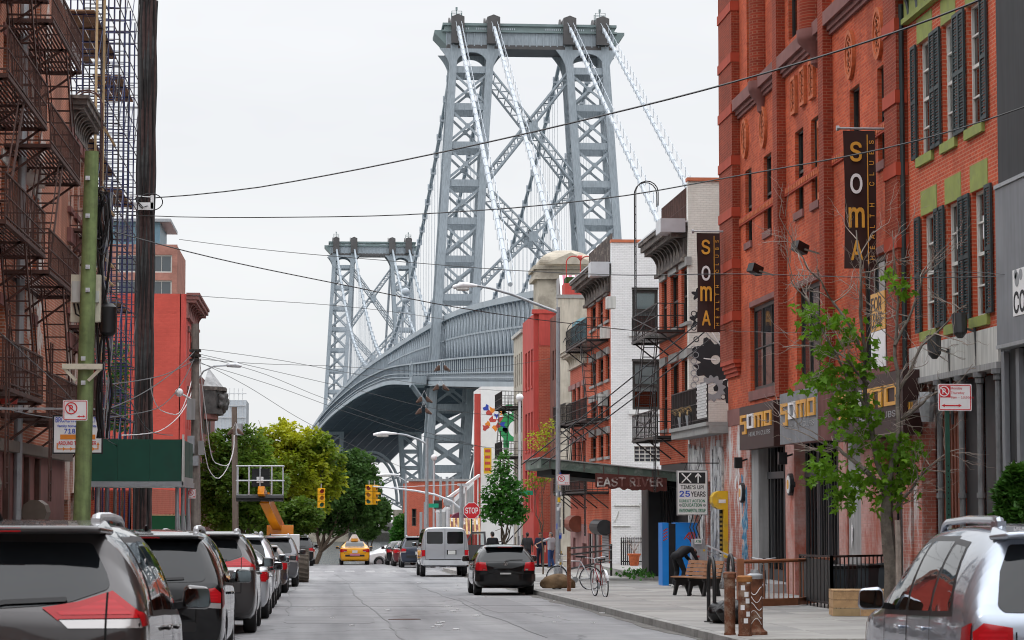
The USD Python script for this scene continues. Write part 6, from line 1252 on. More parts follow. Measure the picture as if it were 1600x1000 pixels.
TYPES = {
 'minivan': dict(st=[(0, .52, .95, 1.10, .88, .82), (.05, .36, 1.08, 1.2, .955, .84), (.16, .28, 1.12, 1.37, .98, .80), (.30, .25, 1.12, 1.58, .985, .73), (.36, .24, 1.12, 1.70, .99, .72), (.6, .22, 1.12, 1.735, .99, .725), (1.6, .2, 1.10, 1.76, .99, .735), (2.9, .2, 1.06, 1.745, .99, .73), (3.35, .2, 1.03, 1.66, .985, .70), (4.05, .2, 1.0, 1.17, .98, .78), (4.7, .22, .92, 1.0, .93, .72), (5.0, .25, .74, .84, .84, .6), (5.09, .36, .6, .68, .7, .45)],
   rear=[(.62, 1.60), (.72, 1.42), (.755, 1.325), (.52, 1.245), (.34, 1.222), (.15, 1.21)], tail=[(.345, 1.21), (.56, 1.245), (.765, 1.31), (.86, 1.24), (.95, 1.17), (.955, 1.09), (.51, 1.085)], rev=[(.455, 1.135), (.955, 1.14), (.955, 1.085), (.51, 1.085)], tside=[(.06, 1.092), (.27, 1.10), (.22, 1.15), (.07, 1.19)],
   win=[[(.72, 1.17), (1.66, 1.15), (1.66, 1.60), (.92, 1.6)], [(1.74, 1.15), (2.66, 1.12), (2.66, 1.6), (1.74, 1.61)], [(2.74, 1.12), (3.62, 1.09), (3.5, 1.2), (3.05, 1.6), (2.74, 1.6)]], ax=(1.02, 4.08), wr=.345, rail=1.79, plate=(.0, .82), spoil=(.34, 1.72, .74), mir=3.45, L=5.09),
 'suv': dict(st=[(0, .55, .92, 1.05, .86, .80), (.05, .38, 1.02, 1.14, .93, .81), (.2, .3, 1.05, 1.4, .945, .75), (.33, .28, 1.05, 1.60, .95, .70), (.4, .28, 1.05, 1.68, .95, .69), (.8, .27, 1.05, 1.72, .955, .70), (1.7, .26, 1.03, 1.74, .955, .71), (2.6, .26, 1.02, 1.71, .955, .70), (3.0, .26, 1.01, 1.62, .955, .68), (3.75, .27, 1.0, 1.12, .95, .76), (4.4, .3, .92, 1.0, .91, .72), (4.7, .34, .75, .84, .82, .6), (4.78, .42, .62, .7, .7, .45)],
   rear=[(.60, 1.58), (.69, 1.40), (.74, 1.17), (.70, 1.13), (.3, 1.12)], tail=[(.66, 1.03), (.85, 1.06), (.92, 1.0), (.92, .82), (.66, .84)], rev=[(.66, .9), (.92, .88), (.92, .82), (.66, .84)], tside=[(.05, .82), (.3, .87), (.26, 1.02), (.06, 1.06)],
   win=[[(.70, 1.12), (1.36, 1.10), (1.36, 1.58), (.98, 1.56)], [(1.44, 1.10), (2.26, 1.08), (2.26, 1.6), (1.44, 1.6)], [(2.34, 1.08), (3.22, 1.06), (3.1, 1.2), (2.72, 1.57), (2.34, 1.59)]], ax=(.95, 3.74), wr=.36, rail=1.775, plate=(.0, .80), spoil=(.38, 1.68, .70), mir=3.1, L=4.78),
 'sedan': dict(st=[(0, .5, .86, .98, .78, .70), (.06, .32, .94, 1.04, .87, .74), (.3, .24, .98, 1.06, .905, .76), (.75, .22, .97, 1.09, .91, .74), (1.3, .2, .95, 1.36, .915, .62), (1.75, .2, .94, 1.45, .915, .60), (2.4, .2, .93, 1.455, .915, .6), (2.85, .2, .92, 1.38, .915, .6), (3.6, .2, .92, 1.02, .91, .72), (4.3, .22, .84, .92, .88, .7), (4.7, .26, .7, .78, .78, .55), (4.82, .36, .56, .62, .62, .4)],
   rear=None, rtop=[(.50, 1.62), (.60, .86), (.3, .80)], tail=[(.46, .93), (.80, .96), (.86, .9), (.86, .76), (.50, .78)], rev=[(.5, .82), (.66, .82), (.66, .78), (.5, .78)], tside=[(0, .78), (.32, .84), (.3, .92), (.02, .96)],
   win=[[(1.0, 1.0), (1.35, .98), (1.35, 1.32), (1.22, 1.28)], [(1.42, .98), (2.2, .97), (2.2, 1.38), (1.42, 1.36)], [(2.27, .97), (3.2, .96), (2.75, 1.3), (2.27, 1.38)]], ax=(1.0, 3.82), wr=.325, rail=None, plate=(0, .80), spoil=None, mir=2.95, L=4.82),
 'hatch': dict(st=[(0, .46, .80, .92, .74, .68), (.06, .3, .86, .98, .82, .70), (.2, .24, .90, 1.16, .85, .64), (.42, .22, .92, 1.37, .865, .58), (.55, .2, .92, 1.42, .865, .575), (1.2, .2, .91, 1.45, .868, .58), (1.9, .2, .9, 1.44, .868, .58), (2.3, .2, .9, 1.35, .868, .57), (3.0, .2, .89, 1.02, .865, .68), (3.7, .22, .82, .9, .83, .66), (4.05, .26, .68, .76, .75, .55), (4.15, .36, .55, .6, .6, .4)],
   rear=[(.50, 1.335), (.60, 1.12), (.63, 1.0), (.60, .97), (.3, .965)], tail=[(.56, .93), (.72, .95), (.79, .88), (.80, .70), (.52, .70)], rev=[(.56, .75), (.64, .75), (.64, .71), (.56, .71)], tside=[(0, .7), (.16, .74), (.14, .92), (.02, .95)],
   win=[[(.55, .97), (1.2, .96), (1.2, 1.33), (.78, 1.3)], [(1.28, .96), (2.55, .94), (2.2, 1.28), (1.28, 1.34)]], ax=(.83, 3.34), wr=.31, rail=None, plate=(0, .56), spoil=(.44, 1.40, .57), mir=2.4, L=4.15, bumper=True),
 'van': dict(st=[(0, .62, 1.15, 1.30, .90, .86), (.03, .5, 1.22, 2.02, .985, .84), (.08, .46, 1.22, 2.07, 1.0, .83), (.5, .42, 1.22, 2.09, 1.005, .84), (3.5, .4, 1.2, 2.09, 1.005, .84), (4.2, .4, 1.18, 1.98, 1.0, .80), (4.75, .4, 1.15, 1.30, .99, .85), (5.3, .42, 1.0, 1.1, .93, .8), (5.5, .48, .85, .92, .8, .6)],
   rear=None, tail=[(.83, 1.12), (.95, 1.12), (.95, .82), (.83, .82)], rev=[(.84, .86), (.95, .86), (.95, .82), (.84, .82)], tside=[(0, .82), (.06, .82), (.06, 1.12), (0, 1.12)],
   win=[[(.5, 1.3), (1.9, 1.3), (1.9, 1.85), (.5, 1.85)], [(2.05, 1.3), (3.2, 1.3), (3.2, 1.85), (2.05, 1.85)], [(3.35, 1.28), (4.4, 1.26), (4.0, 1.82), (3.35, 1.85)]], ax=(1.25, 4.75), wr=.37, rail=None, plate=(.28, 1.02), spoil=None, mir=4.2, L=5.5, bumper=True)}
_geo = {}
def car_geo(kind):
    if kind in _geo: return _geo[kind]
    T = TYPES[kind]; raw = loft(T['st']); m = m3.Manifold(m3.Mesh(np.asarray(raw.vertices, np.float32), np.asarray(raw.faces, np.uint32))); W = max(s[4] for s in T['st']); G = dict(T=T, W=W)
    for a in T['ax']:
        for s in (-1, 1): m = m - m3.Manifold.cylinder(.34, T['wr'] + .055, T['wr'] + .055, 28).rotate((0, 90, 0)).translate((s * W - .17 if s < 0 else s * W - .17, a, T['wr'] + .02))
    q = m.to_mesh(); body = trimesh.Trimesh(q.vert_properties[:, :3], q.tri_verts, process=True); G['body'] = (np.array(body.vertices), np.array(body.faces)); P = {}
    dc = lambda poly, side, off=.006, res=.05: decal(raw, poly, side, off, res)
    if T.get('rear'): P['rear_window'] = [(dc(sm(symm([(0, T['rear'][0][1] + .012)] + T['rear'] + [(0, T['rear'][-1][1] - .005)]), .04), 'B'), 'car_glass')]
    if T.get('rtop'): P['rear_window'] = [(dc(sm(symm([(0, 1.62)] + T['rtop'] + [(0, .8)]), .05), 'T', .008), 'car_glass')]
    if kind == 'van': P['rear_window'] = [(dc(sm(sbox(s * .09 if s > 0 else -.76, 1.38, .76 if s > 0 else -.09, 1.88), .05), 'B'), 'car_glass') for s in (-1, 1)]
    tl, rv = Polygon(T['tail']), Polygon(T['rev']); P['tail_light'] = []
    for s in (-1, 1):
        f = (lambda p: p) if s > 0 else mir; a = dc(f(tl.difference(rv.buffer(.006)) if tl.difference(rv.buffer(.006)).geom_type == 'Polygon' else tl), 'B', .012, .04); b = dc(Polygon(T['tside']), 'R' if s > 0 else 'L', .011, .04)
        P['tail_light'].append((MB().add(*a).add(*b).get(), 'tail_red'))
    P['reverse_light'] = [(dc((lambda p: p if s > 0 else mir(p))(rv), 'B', .012, .03), 'tail_clear') for s in (-1, 1)]
    lens = tl.buffer(-.035).difference(rv.buffer(.03)); P['lamp_lens'] = [(dc((lambda p: p if s > 0 else mir(p))(lens if lens.geom_type == 'Polygon' else max(lens.geoms, key=lambda q: q.area)), 'B', .0145, .04), 'tail_bright') for s in (-1, 1)]
    P['side_window'] = [(dc(sm(Polygon(w), .035), 'R' if s > 0 else 'L', .005), 'car_glass') for s in (-1, 1) for w in T['win']]
    P['window_trim'] = [(dc(unary_union([Polygon(w) for w in T['win']]).buffer(.1, join_style=2).buffer(-.062, join_style=2), s, .003), 'black_plastic') for s in 'LR']
    # seams: tailgate outline, doors
    se = []; zt = T['st'][1][2]; hw = T['tail'][0][0] if kind in ('minivan',) else T['tail'][0][0] - .02
    tg = {'van': [sbox(-.006, .75, .006, 2.0), sbox(-.82, .72, .82, .732), sbox(-.815, .75, -.805, 2.0), sbox(.805, .75, .815, 2.0)], 'minivan': [sbox(-.742, .72, -.73, 1.3), sbox(.73, .72, .742, 1.3), sbox(-.74, .70, .74, .712)], 'hatch': [sbox(-.5, .62, .5, .63), sbox(-.51, .62, -.5, .95), sbox(.5, .62, .51, .95)]}.get(kind, [sbox(-.64, .66, .64, .672), sbox(-.64, .66, -.63, 1.0), sbox(.63, .66, .64, 1.0)])
    mb = MB()
    for r in tg: mb.add(*dc(r, 'B', .019 if kind == 'minivan' else .003, .08))
    for s in 'LR':
        for w in T['win'][-2:]:
            y0, y1 = w[0][0] - .035, w[1][0] + .035
            for y in (y0, y1): mb.add(*dc(sbox(y - .006, .36, y + .006, w[0][1]), s, .003, .1))
    P['panel_gap'] = [(mb.get(), 'near_black')]
    hs = []
    for s in (-1, 1):
        for w in T['win'][-2:]:
            y = w[0][0] + .1; loc, _, _ = raw.ray.intersects_location([[s * 4, y + .07, w[0][1] - .13]], [[-s, 0, 0]], multiple_hits=False)
            if len(loc): p = loc[0]; h = m3.Manifold.batch_hull([m3.Manifold.sphere(.016, 8).translate((float(p[0]) + s * .03, float(p[1]) + d, float(p[2]))) for d in (-.09, .09)] + [m3.Manifold.sphere(.012, 8).translate((float(p[0]), float(p[1]) + d, float(p[2]))) for d in (-.07, .07)]); hs.append((arr(h), 'PAINT'))
    P['door_handle'] = hs
    zb = {'van': .62}.get(kind, .56); hwb = T['st'][0][4] * .96
    P['lower_valance'] = [(dc(sm(sbox(-hwb * .78, T['st'][0][1] + .005, hwb * .78, T['st'][0][1] + .12), .03), 'B', .006), 'black_plastic')]
    mb = MB(); mb.box(T['plate'][0] - .155, T['plate'][0] + .155, -.03, .012, T['plate'][1] - .08, T['plate'][1] + .08); P['licence_plate'] = [(mb.get(), 'plate_white')]
    if T.get('bumper'):
        z0 = .50 if kind == 'van' else .40; mb = MB(); n = 14; pts = []
        for i in range(n + 1): u = -1 + 2 * i / n; pts.append((u * (W - .01), -.1 * (1 - abs(u) ** 4) + (.12 if abs(u) == 1 else 0), z0 + .12))
        pts = np.array(pts)
        for i in range(n): v = [[p[0], p[1] + d, z] for p in (pts[i], pts[i + 1]) for d in (0, .14) for z in (z0, z0 + .2)]; mb.add(np.array(v), MB._bf)
        P['bumper'] = [(mb.get(), 'BUMP')]
    if T['spoil']:
        y, z, w = T['spoil']; sp = m3.Manifold.batch_hull([m3.Manifold.sphere(.022, 10).translate((sx_ * w * k, y + dy, z + dz)) for sx_ in (-1, 1) for (k, dy, dz) in ((.9, -.17, -.04), (.97, .1, -.05), (.9, .25, .0), (.8, -.18, -.035))]); P['roof_spoiler'] = [(arr(sp), 'PAINT')]
        mb = MB(); mb.box(-.2, .2, y - .2, y - .185, z - .05, z - .025); P['brake_lamp'] = [(mb.get(), 'tail_red')]
    mm = []
    for s in (-1, 1):
        y = T['mir']; z = T['win'][-1][0][1] + .06; x = s * (W + .12); hull = m3.Manifold.batch_hull([m3.Manifold.sphere(r, 12).translate((x + s * a, y + b, z + c)) for (a, b, c, r) in ((-.06, 0, -.03, .045), (.065, -.02, -.035, .045), (-.05, 0, .055, .045), (.055, -.02, .045, .045), (0, .09, 0, .045))]); mm.append((arr(hull), 'PAINT'))
        g_ = MB(); g_.prism(sm(sbox(-.09, -.065, .09, .075), .03), 0, .004, lambda u, w, d: (x + s * .01 + u, y - .066 - d, z + w)); mm.append((g_.get(), 'mirror_glass')); a_ = MB(); a_.bar((s * (W - .1), y + .06, z - .06), (x, y + .03, z - .04), .09, .05); mm.append((a_.get(), 'black_plastic'))
    P['mirror'] = mm
    if T['rail']:
        rr = []
        for s in (-1, 1):
            x = s * T['st'][6][5] * .84; zr_ = T['rail'] - .025; pts = [(x, .55, zr_ - .085), (x, .62, zr_ - .01), (x, .78, zr_), (x, 1.6, zr_ + .01), (x, 2.35, zr_ - .005), (x, 2.5, zr_ - .03), (x, 2.58, zr_ - .09)]; m_ = MB(); m_.tube(pts, [.03, .034, .03, .028, .028, .028, .026], 8); rr.append((m_.get(), 'RAIL'))
            m_ = MB(); m_.box(x - .03, x + .03, .55, .76, zr_ - .12, zr_ - .01); rr.append((m_.get(), 'RAIL'))
        P['roof_rail'] = rr
    mb = MB(); y = .06 if T.get('rear') else .9; 
    if T.get('rear'): r0 = T['rear'][-1][1]; mb.add(*dc(LineString([(0, r0 + .01), (.12, r0 + .035), (.48, r0 + .05)]).buffer(.014), 'B', .022, .04)); P['rear_wiper'] = [(mb.get(), 'black_plastic')]
    mb = MB(); mb.tube([(0, T['st'][5][0] + .1, T['st'][5][3] - .01), (0, T['st'][5][0] + .02, T['st'][5][3] + .06)], [.035, .012], 8); P['antenna'] = [(mb.get(), 'black_plastic')]
    G['parts'] = P; r = T['wr']; ty = trimesh.creation.revolve(np.array([(r * .62, -.1), (r * .9, -.112), (r * .985, -.09), (r, -.05), (r, .05), (r * .985, .09), (r * .9, .112), (r * .62, .1), (r * .62, -.1)]), sections=28); ty.apply_transform(trimesh.transformations.rotation_matrix(np.pi / 2, [0, 1, 0])); G['tyre'] = (np.array(ty.vertices), np.array(ty.faces))
    mb = MB(); mb.tube([(.05, 0, 0), (.07, 0, 0)], r * .64, 24); mb.tube([(.07, 0, 0), (.1, 0, 0)], r * .14, 10)
    for i in range(6): a = i * np.pi / 3; mb.bar((.085, 0, 0), (.085, r * .6 * math.cos(a), r * .6 * math.sin(a)), .05, .05, up=(1, 0, 0))
    G['rim'] = mb.get(); _geo[kind] = G; return G
def car(kind, name, label, cat, x, y, paint, yaw=0, group=None, rail='steel_light', bump='PAINT', drop=(), badge=None):
    G = car_geo(kind); T = G['T']; t = thing(name, label, cat, (x, y, g(y)), yaw, group); t_op = UsdGeom.Xformable(t); t_op.AddRotateXOp().Set(-math.degrees(math.atan(GRADE)))
    sub = {'PAINT': paint, 'RAIL': rail, 'BUMP': paint if bump == 'PAINT' else bump}
    part(t, 'body', G['body'], paint, smooth=32)
    for nm, L in G['parts'].items():
        if nm in drop: continue
        if nm == 'mirror':
            for k in range(0, 6, 3): mo = part(t, 'mirror', L[k][0], sub.get(L[k][1], L[k][1]), smooth=40); part(mo, 'mirror_glass', L[k + 1][0], L[k + 1][1]); part(mo, 'arm', L[k + 2][0], L[k + 2][1])
        elif nm == 'roof_rail':
            for k in range(0, 4, 2): ro = part(t, 'roof_rail', L[k][0], sub['RAIL'], smooth=40); part(ro, 'foot', L[k + 1][0], sub['RAIL'])
        else:
            for (m, mt) in L: part(t, nm, m, sub.get(mt, mt), smooth=50 if nm not in ('licence_plate', 'panel_gap', 'bumper') else False, kind='stuff' if nm == 'panel_gap' else None)
    for a in T['ax']:
        for s in (-1, 1):
            tv = G['tyre'][0].copy(); rv = G['rim'][0].copy(); rv[:, 0] *= s; rf = G['rim'][1] if s > 0 else G['rim'][1][:, ::-1]; off = np.array([s * (G['W'] - .125), a, T['wr']])
            w = part(t, 'wheel', (tv + off, G['tyre'][1]), 'rubber', smooth=40); part(w, 'rim', (rv + off, rf), 'rim_metal')
    if badge: badge(t, T)
    return t
def paintmat(name, col, metal=.55, rough=.32):
    _defs[name] = lambda p: usdkit.material(stage, p, {'p': ('principled_bsdf', {'base_color': col, 'metallic': metal, 'roughness': rough, 'specular_ior_level': .1 if metal == 0 else .4, 'coat_weight': 1.0, 'coat_roughness': .03, 'coat_ior': 1.45})}, [], surface='p.BSDF')
paintmat('paint_charcoal', (.055, .05, .05)); paintmat('paint_black', (.005, .005, .006), 0, .3); paintmat('paint_silver', (.50, .52, .55), .6, .3); paintmat('paint_pale', (.40, .45, .52), .6, .3); paintmat('paint_grey', (.13, .13, .14)); paintmat('paint_brown', (.11, .075, .06)); paintmat('paint_white_car', (.75, .75, .75), 0, .3); paintmat('paint_taxi', (.80, .36, .01), 0, .3); paintmat('paint_navy', (.02, .03, .055), .2); paintmat('paint_maroon', (.12, .015, .02), .2); paintmat('paint_lift', (.75, .25, .01), 0, .4)
_defs['tail_red'] = lambda p: usdkit.material(stage, p, {'p': ('principled_bsdf', {'base_color': (.44, .008, .012), 'roughness': .22, 'specular_ior_level': .4})}, [], surface='p.BSDF')
_defs['tail_clear'] = lambda p: usdkit.material(stage, p, {'p': ('principled_bsdf', {'base_color': (.45, .43, .42), 'roughness': .15, 'metallic': .3, 'coat_weight': 1.0})}, [], surface='p.BSDF')
_defs['tail_bright'] = lambda p: usdkit.material(stage, p, {'g': ('geometry', {}), 'w': ('wave_texture', {'bands_direction': 'z', 'scale': 9}), 'r': ('rgb_ramp', {'ramp': [(0, (.46, .008, .014)), (1, (.56, .014, .022))]}), 'p': ('principled_bsdf', {'roughness': .15, 'specular_ior_level': .4})}, [('g.position', 'w.vector'), ('w.fac', 'r.fac'), ('r.color', 'p.base_color')], surface='p.BSDF')
_defs['mirror_glass'] = lambda p: usdkit.material(stage, p, {'p': ('principled_bsdf', {'base_color': (.16, .19, .2), 'metallic': 1.0, 'roughness': .03})}, [], surface='p.BSDF')
def badge_ovals(z, y):
    def f(t, T):
        o = unary_union([ring(.07, .048, .008), shapely.affinity.translate(ring(.026, .046, .007), 0, 0), shapely.affinity.translate(ring(.052, .022, .007), 0, .022)])
        mb = MB(); mb.prism(o, 0, .012, lambda u, w, d: (u, y - d, z + w)); part(t, 'badge', mb, 'chrome')
        mb = MB(); mb.prism(symm([(0, z - .13), (.30, z - .13), (.36, z - .155), (.37, z - .175), (0, z - .16)]), 0, .02, lambda u, w, d: (u, y + .01 - d, w)); part(t, 'chrome_strip', mb, 'chrome')
    return f
def badge_round(z, y):
    def f(t, T): mb = MB(); mb.prism(ring(.055, .055, .009).union(Polygon([(-.035, .03), (-.02, .03), (0, -.01), (.02, .03), (.035, .03), (.006, -.04), (-.006, -.04)])), 0, .012, lambda u, w, d: (u, y - d, z + w)); part(t, 'badge', mb, 'chrome')
    return f
LG = 'cars parked along the left kerb'; RG = 'cars parked along the right kerb'
car('minivan', 'parked_minivan', 'charcoal minivan filling the bottom left corner, nearest of the left row', 'minivan', -2.03, 15.0, 'paint_charcoal', 0, LG, badge=badge_ovals(1.13, -.01))
car('suv', 'parked_suv', 'black suv with a roof rack directly in front of the nearest charcoal minivan', 'suv', -2.05, 28.3, 'paint_black', 0, LG)
car('sedan', 'parked_sedan', 'silver sedan mostly hidden between the black suv and the second minivan', 'car', -2.3, 35.3, 'paint_silver', 0, LG)
car('minivan', 'parked_minivan', 'smaller looking charcoal minivan, second of its kind in the left row', 'minivan', -2.06, 41.6, 'paint_charcoal', 0, LG, badge=badge_ovals(1.13, -.01))
car('sedan', 'parked_sedan', 'silver sedan just beyond the second charcoal minivan', 'car', -1.92, 49.0, 'paint_silver', 0, LG)
car('suv', 'parked_suv', 'pale silver suv beyond the silver sedan in the left row', 'suv', -1.98, 56.5, 'paint_silver', 0, LG)
car('sedan', 'parked_sedan', 'white sedan between the pale silver suv and the brown hatchback', 'car', -1.96, 64.0, 'paint_white_car', 0, LG)
car('hatch', 'parked_hatchback', 'brown hatchback in the left row just behind the grey suv', 'car', -1.8, 72.5, 'paint_brown', 0, LG)
car('suv', 'parked_suv', 'grey suv with wide red tail lights beside the lift base', 'suv', -1.66, 81.5, 'paint_grey', 0, LG)
car('suv', 'parked_suv', 'dark suv far down the left kerb beyond the lift wheels', 'suv', -1.3, 143, 'paint_black', 0, LG)
car('sedan', 'parked_sedan', 'farthest white car at the end of the left row', 'car', -1.2, 151.5, 'paint_white_car', 0, LG)
car('suv', 'silver_suv', 'silver suv in the bottom right corner with roof rails and dark windows', 'suv', 5.25, 15.9, 'paint_pale', -3.2, None, rail='paint_pale')
car('hatch', 'black_hatchback', 'small black hatchback parked at the right kerb behind the silver van', 'car', 5.25, 69, 'paint_black', 0, RG, badge=badge_round(.90, -.0))
vn = car('van', 'silver_van', 'silver passenger van with an open front passenger door', 'van', 5.22, 102, 'paint_silver', 0, RG, bump='steel_light')
mb = MB(); mb.prism(Polygon([(0, .5), (1.0, .5), (1.0, 1.3), (.95, 1.9), (.35, 1.88), (0, 1.3)]).difference(Polygon([(.1, 1.32), (.9, 1.32), (.87, 1.82), (.4, 1.8)])), 0, .07, lambda u, w, d: (1.0 + u, 3.75 + d, w)); dr = part(vn, 'open_door', mb, 'paint_grey'); mb = MB(); mb.prism(Polygon([(.1, 1.32), (.9, 1.32), (.87, 1.82), (.4, 1.8)]), .03, .04, lambda u, w, d: (1.0 + u, 3.75 + d, w)); part(dr, 'door_window', mb, 'glass_clear')
mb = MB(); mb.box(.08, .48, -.02, .0, .93, 1.12); part(vn, 'plate_frame', mb, 'black_plastic')
car('suv', 'parked_suv', 'dark blue suv with a yellow plate just left of the silver van', 'suv', 5.35, 133, 'paint_navy', 0, RG)
car('sedan', 'parked_sedan', 'maroon car tucked in ahead of the dark blue suv', 'car', 5.1, 140, 'paint_maroon', 0, RG)
car('sedan', 'parked_sedan', 'black sedan farthest along the right kerb row', 'car', 4.9, 147, 'paint_black', 0, RG)
car('sedan', 'white_crossing_car', 'white car nosing out sideways at the far end of the street', 'car', 7.0, 158, 'paint_white_car', 112)
tx = car('sedan', 'yellow_taxi', 'yellow taxi with a roof sign driving away down the street', 'taxi', 2.12, 148, 'paint_taxi')
mb = MB(); mb.prism(Polygon([(-.36, 0), (.36, 0), (.3, .1), (.12, .4), (-.12, .4), (-.3, .1)]), 0, .9, lambda u, w, d: (u, 1.9 + d * .9, 1.45 + w)); part(tx, 'roof_sign', mb, 'sign_white'); mb = MB(); mb.box(-.2, .2, 1.7, 1.85, 1.45, 1.6); part(tx, 'roof_lamp', mb, 'sign_gold'); mb = MB(); mb.box(-.3, .3, -.015, .01, .56, .68); part(tx, 'bumper_strip', mb, 'pink_cloth')
# ---- boom lift
t = thing('boom_lift', 'orange boom lift with a railed work platform raised over the parked cars', 'lift', (-1.6, 90, g(90)))
def lp_(px, py, Y=90): p = at(px, py, Y); return np.array([p[0] + 1.6, Y - 90, p[2] - g(90)])
b0, b1 = lp_(436, 832), lp_(414, 778); b0[1] = 3.2; b1[1] = -.4
mb = MB(); mb.bar(b0, b1, .34, .42); bm = part(t, 'boom', mb, 'paint_lift'); mb = MB(); mb.bar(b1 + (b0 - b1) * .12, b1 - (b0 - b1) * .22, .24, .3); part(bm, 'inner_boom', mb, 'paint_lift'); mb = MB(); mb.box(b0[0] - .5, b0[0] + .5, 2.4, 4.4, .9, b0[2] + .25); part(t, 'turret', mb, 'paint_lift')
mb = MB(); mb.box(-.9, .9, 1.0, 5.2, .55, 1.0); part(t, 'chassis', mb, 'frame_dark'); mb = MB(); mb.box(-.2, .85, .1, 1.6, .9, 1.75); part(t, 'engine_cover', mb, 'sign_white')
for s in (-1, 1):
    for y in (.6, 4.6): mb = MB(); mb.tube([(s * 1.0 - .2, y, .56), (s * 1.0 - .18, y, .56), (s * 1.0 + .18, y, .56), (s * 1.0 + .2, y, .56)], [.44, .56, .56, .44], 26); w = part(t, 'wheel', mb, 'tyre_dusty'); mb = MB(); [mb.bar((s * 1.0 - .19, y + .56 * math.cos(a), .56 + .56 * math.sin(a)), (s * 1.0 + .19, y + .56 * math.cos(a + .15), .56 + .56 * math.sin(a + .15)), .07, .06) for a in np.arange(0, 6.28, .31)]; part(w, 'tread', mb, 'tyre_dusty', kind='stuff')
xa, xb = lp_(377, 0)[0], lp_(449, 0)[0]; z0, z1 = lp_(0, 778)[2], lp_(0, 728)[2]; mb = MB(); mb.tube([(xa, -.9, z0), (xb, -.9, z0)], .13, 8); mb.box(xa, xb, -.95, .15, z0 - .1, z0 + .02); pf = part(t, 'platform', mb, 'black_plastic')
mb = MB()
for y in (-.95, .15):
    for x in np.linspace(xa + .03, xb - .03, 5): mb.tube([(x, y, z0), (x, y, z1)], .022, 6)
    for z in (z1, (z0 + z1) / 2 + .05): mb.tube([(xa, y, z), (xb, y, z)], .024, 6)
for x in (xa, xb):
    for z in (z1, (z0 + z1) / 2 + .05): mb.tube([(x, -.95, z), (x, .15, z)], .024, 6)
part(pf, 'railing', mb, 'steel_light'); mb = MB(); xm = (xa + xb) / 2; mb.box(xm - .3, xm + .35, -.9, -.6, z1 - .75, z1 - .1); cn = part(pf, 'control_box', mb, 'dark_paint'); mb = MB(); mb.box(xm - .12, xm + .12, -.915, -.9, z1 - .62, z1 - .4); part(pf, 'notice', mb, 'sign_white')

# ================================================================ people and bicycles
def chain(pts, rad):
    return [m3.Manifold.batch_hull([m3.Manifold.sphere(float(ra), 12).translate(tuple(map(float, a))), m3.Manifold.sphere(float(rb), 12).translate(tuple(map(float, b)))]) for a, b, ra, rb in zip(pts[:-1], pts[1:], rad[:-1], rad[1:])]
def smooth_union(L, edge=.028, it=8):
    m = m3.Manifold.batch_boolean(L, m3.OpType.Add).refine_to_length(edge); q = m.to_mesh(); t = trimesh.Trimesh(q.vert_properties[:, :3], q.tri_verts, process=True); trimesh.smoothing.filter_taubin(t, iterations=it); return t
def hand(wrist, dirv, side):
    w, d = np.asarray(wrist, float), np.asarray(dirv, float); d = d / np.linalg.norm(d); s = np.cross(d, [0, 0, 1.0] if abs(d[2]) < .9 else [0, 1.0, 0]); s /= np.linalg.norm(s); n = np.cross(s, d); L = chain([w, w + d * .05, w + d * .09], [.026, .034, .032])
    for i, ln in enumerate((.065, .078, .073, .055)): b = w + d * .085 + s * (-.03 + .02 * i); L += chain([b, b + d * ln * .55 + n * .006, b + d * ln + n * .022], [.0095, .009, .0075])
    b = w + d * .03 + s * -.03 * side; L += chain([b, b - s * .03 * side + d * .03, b - s * .035 * side + d * .06 + n * .01], [.012, .010, .008]); return L
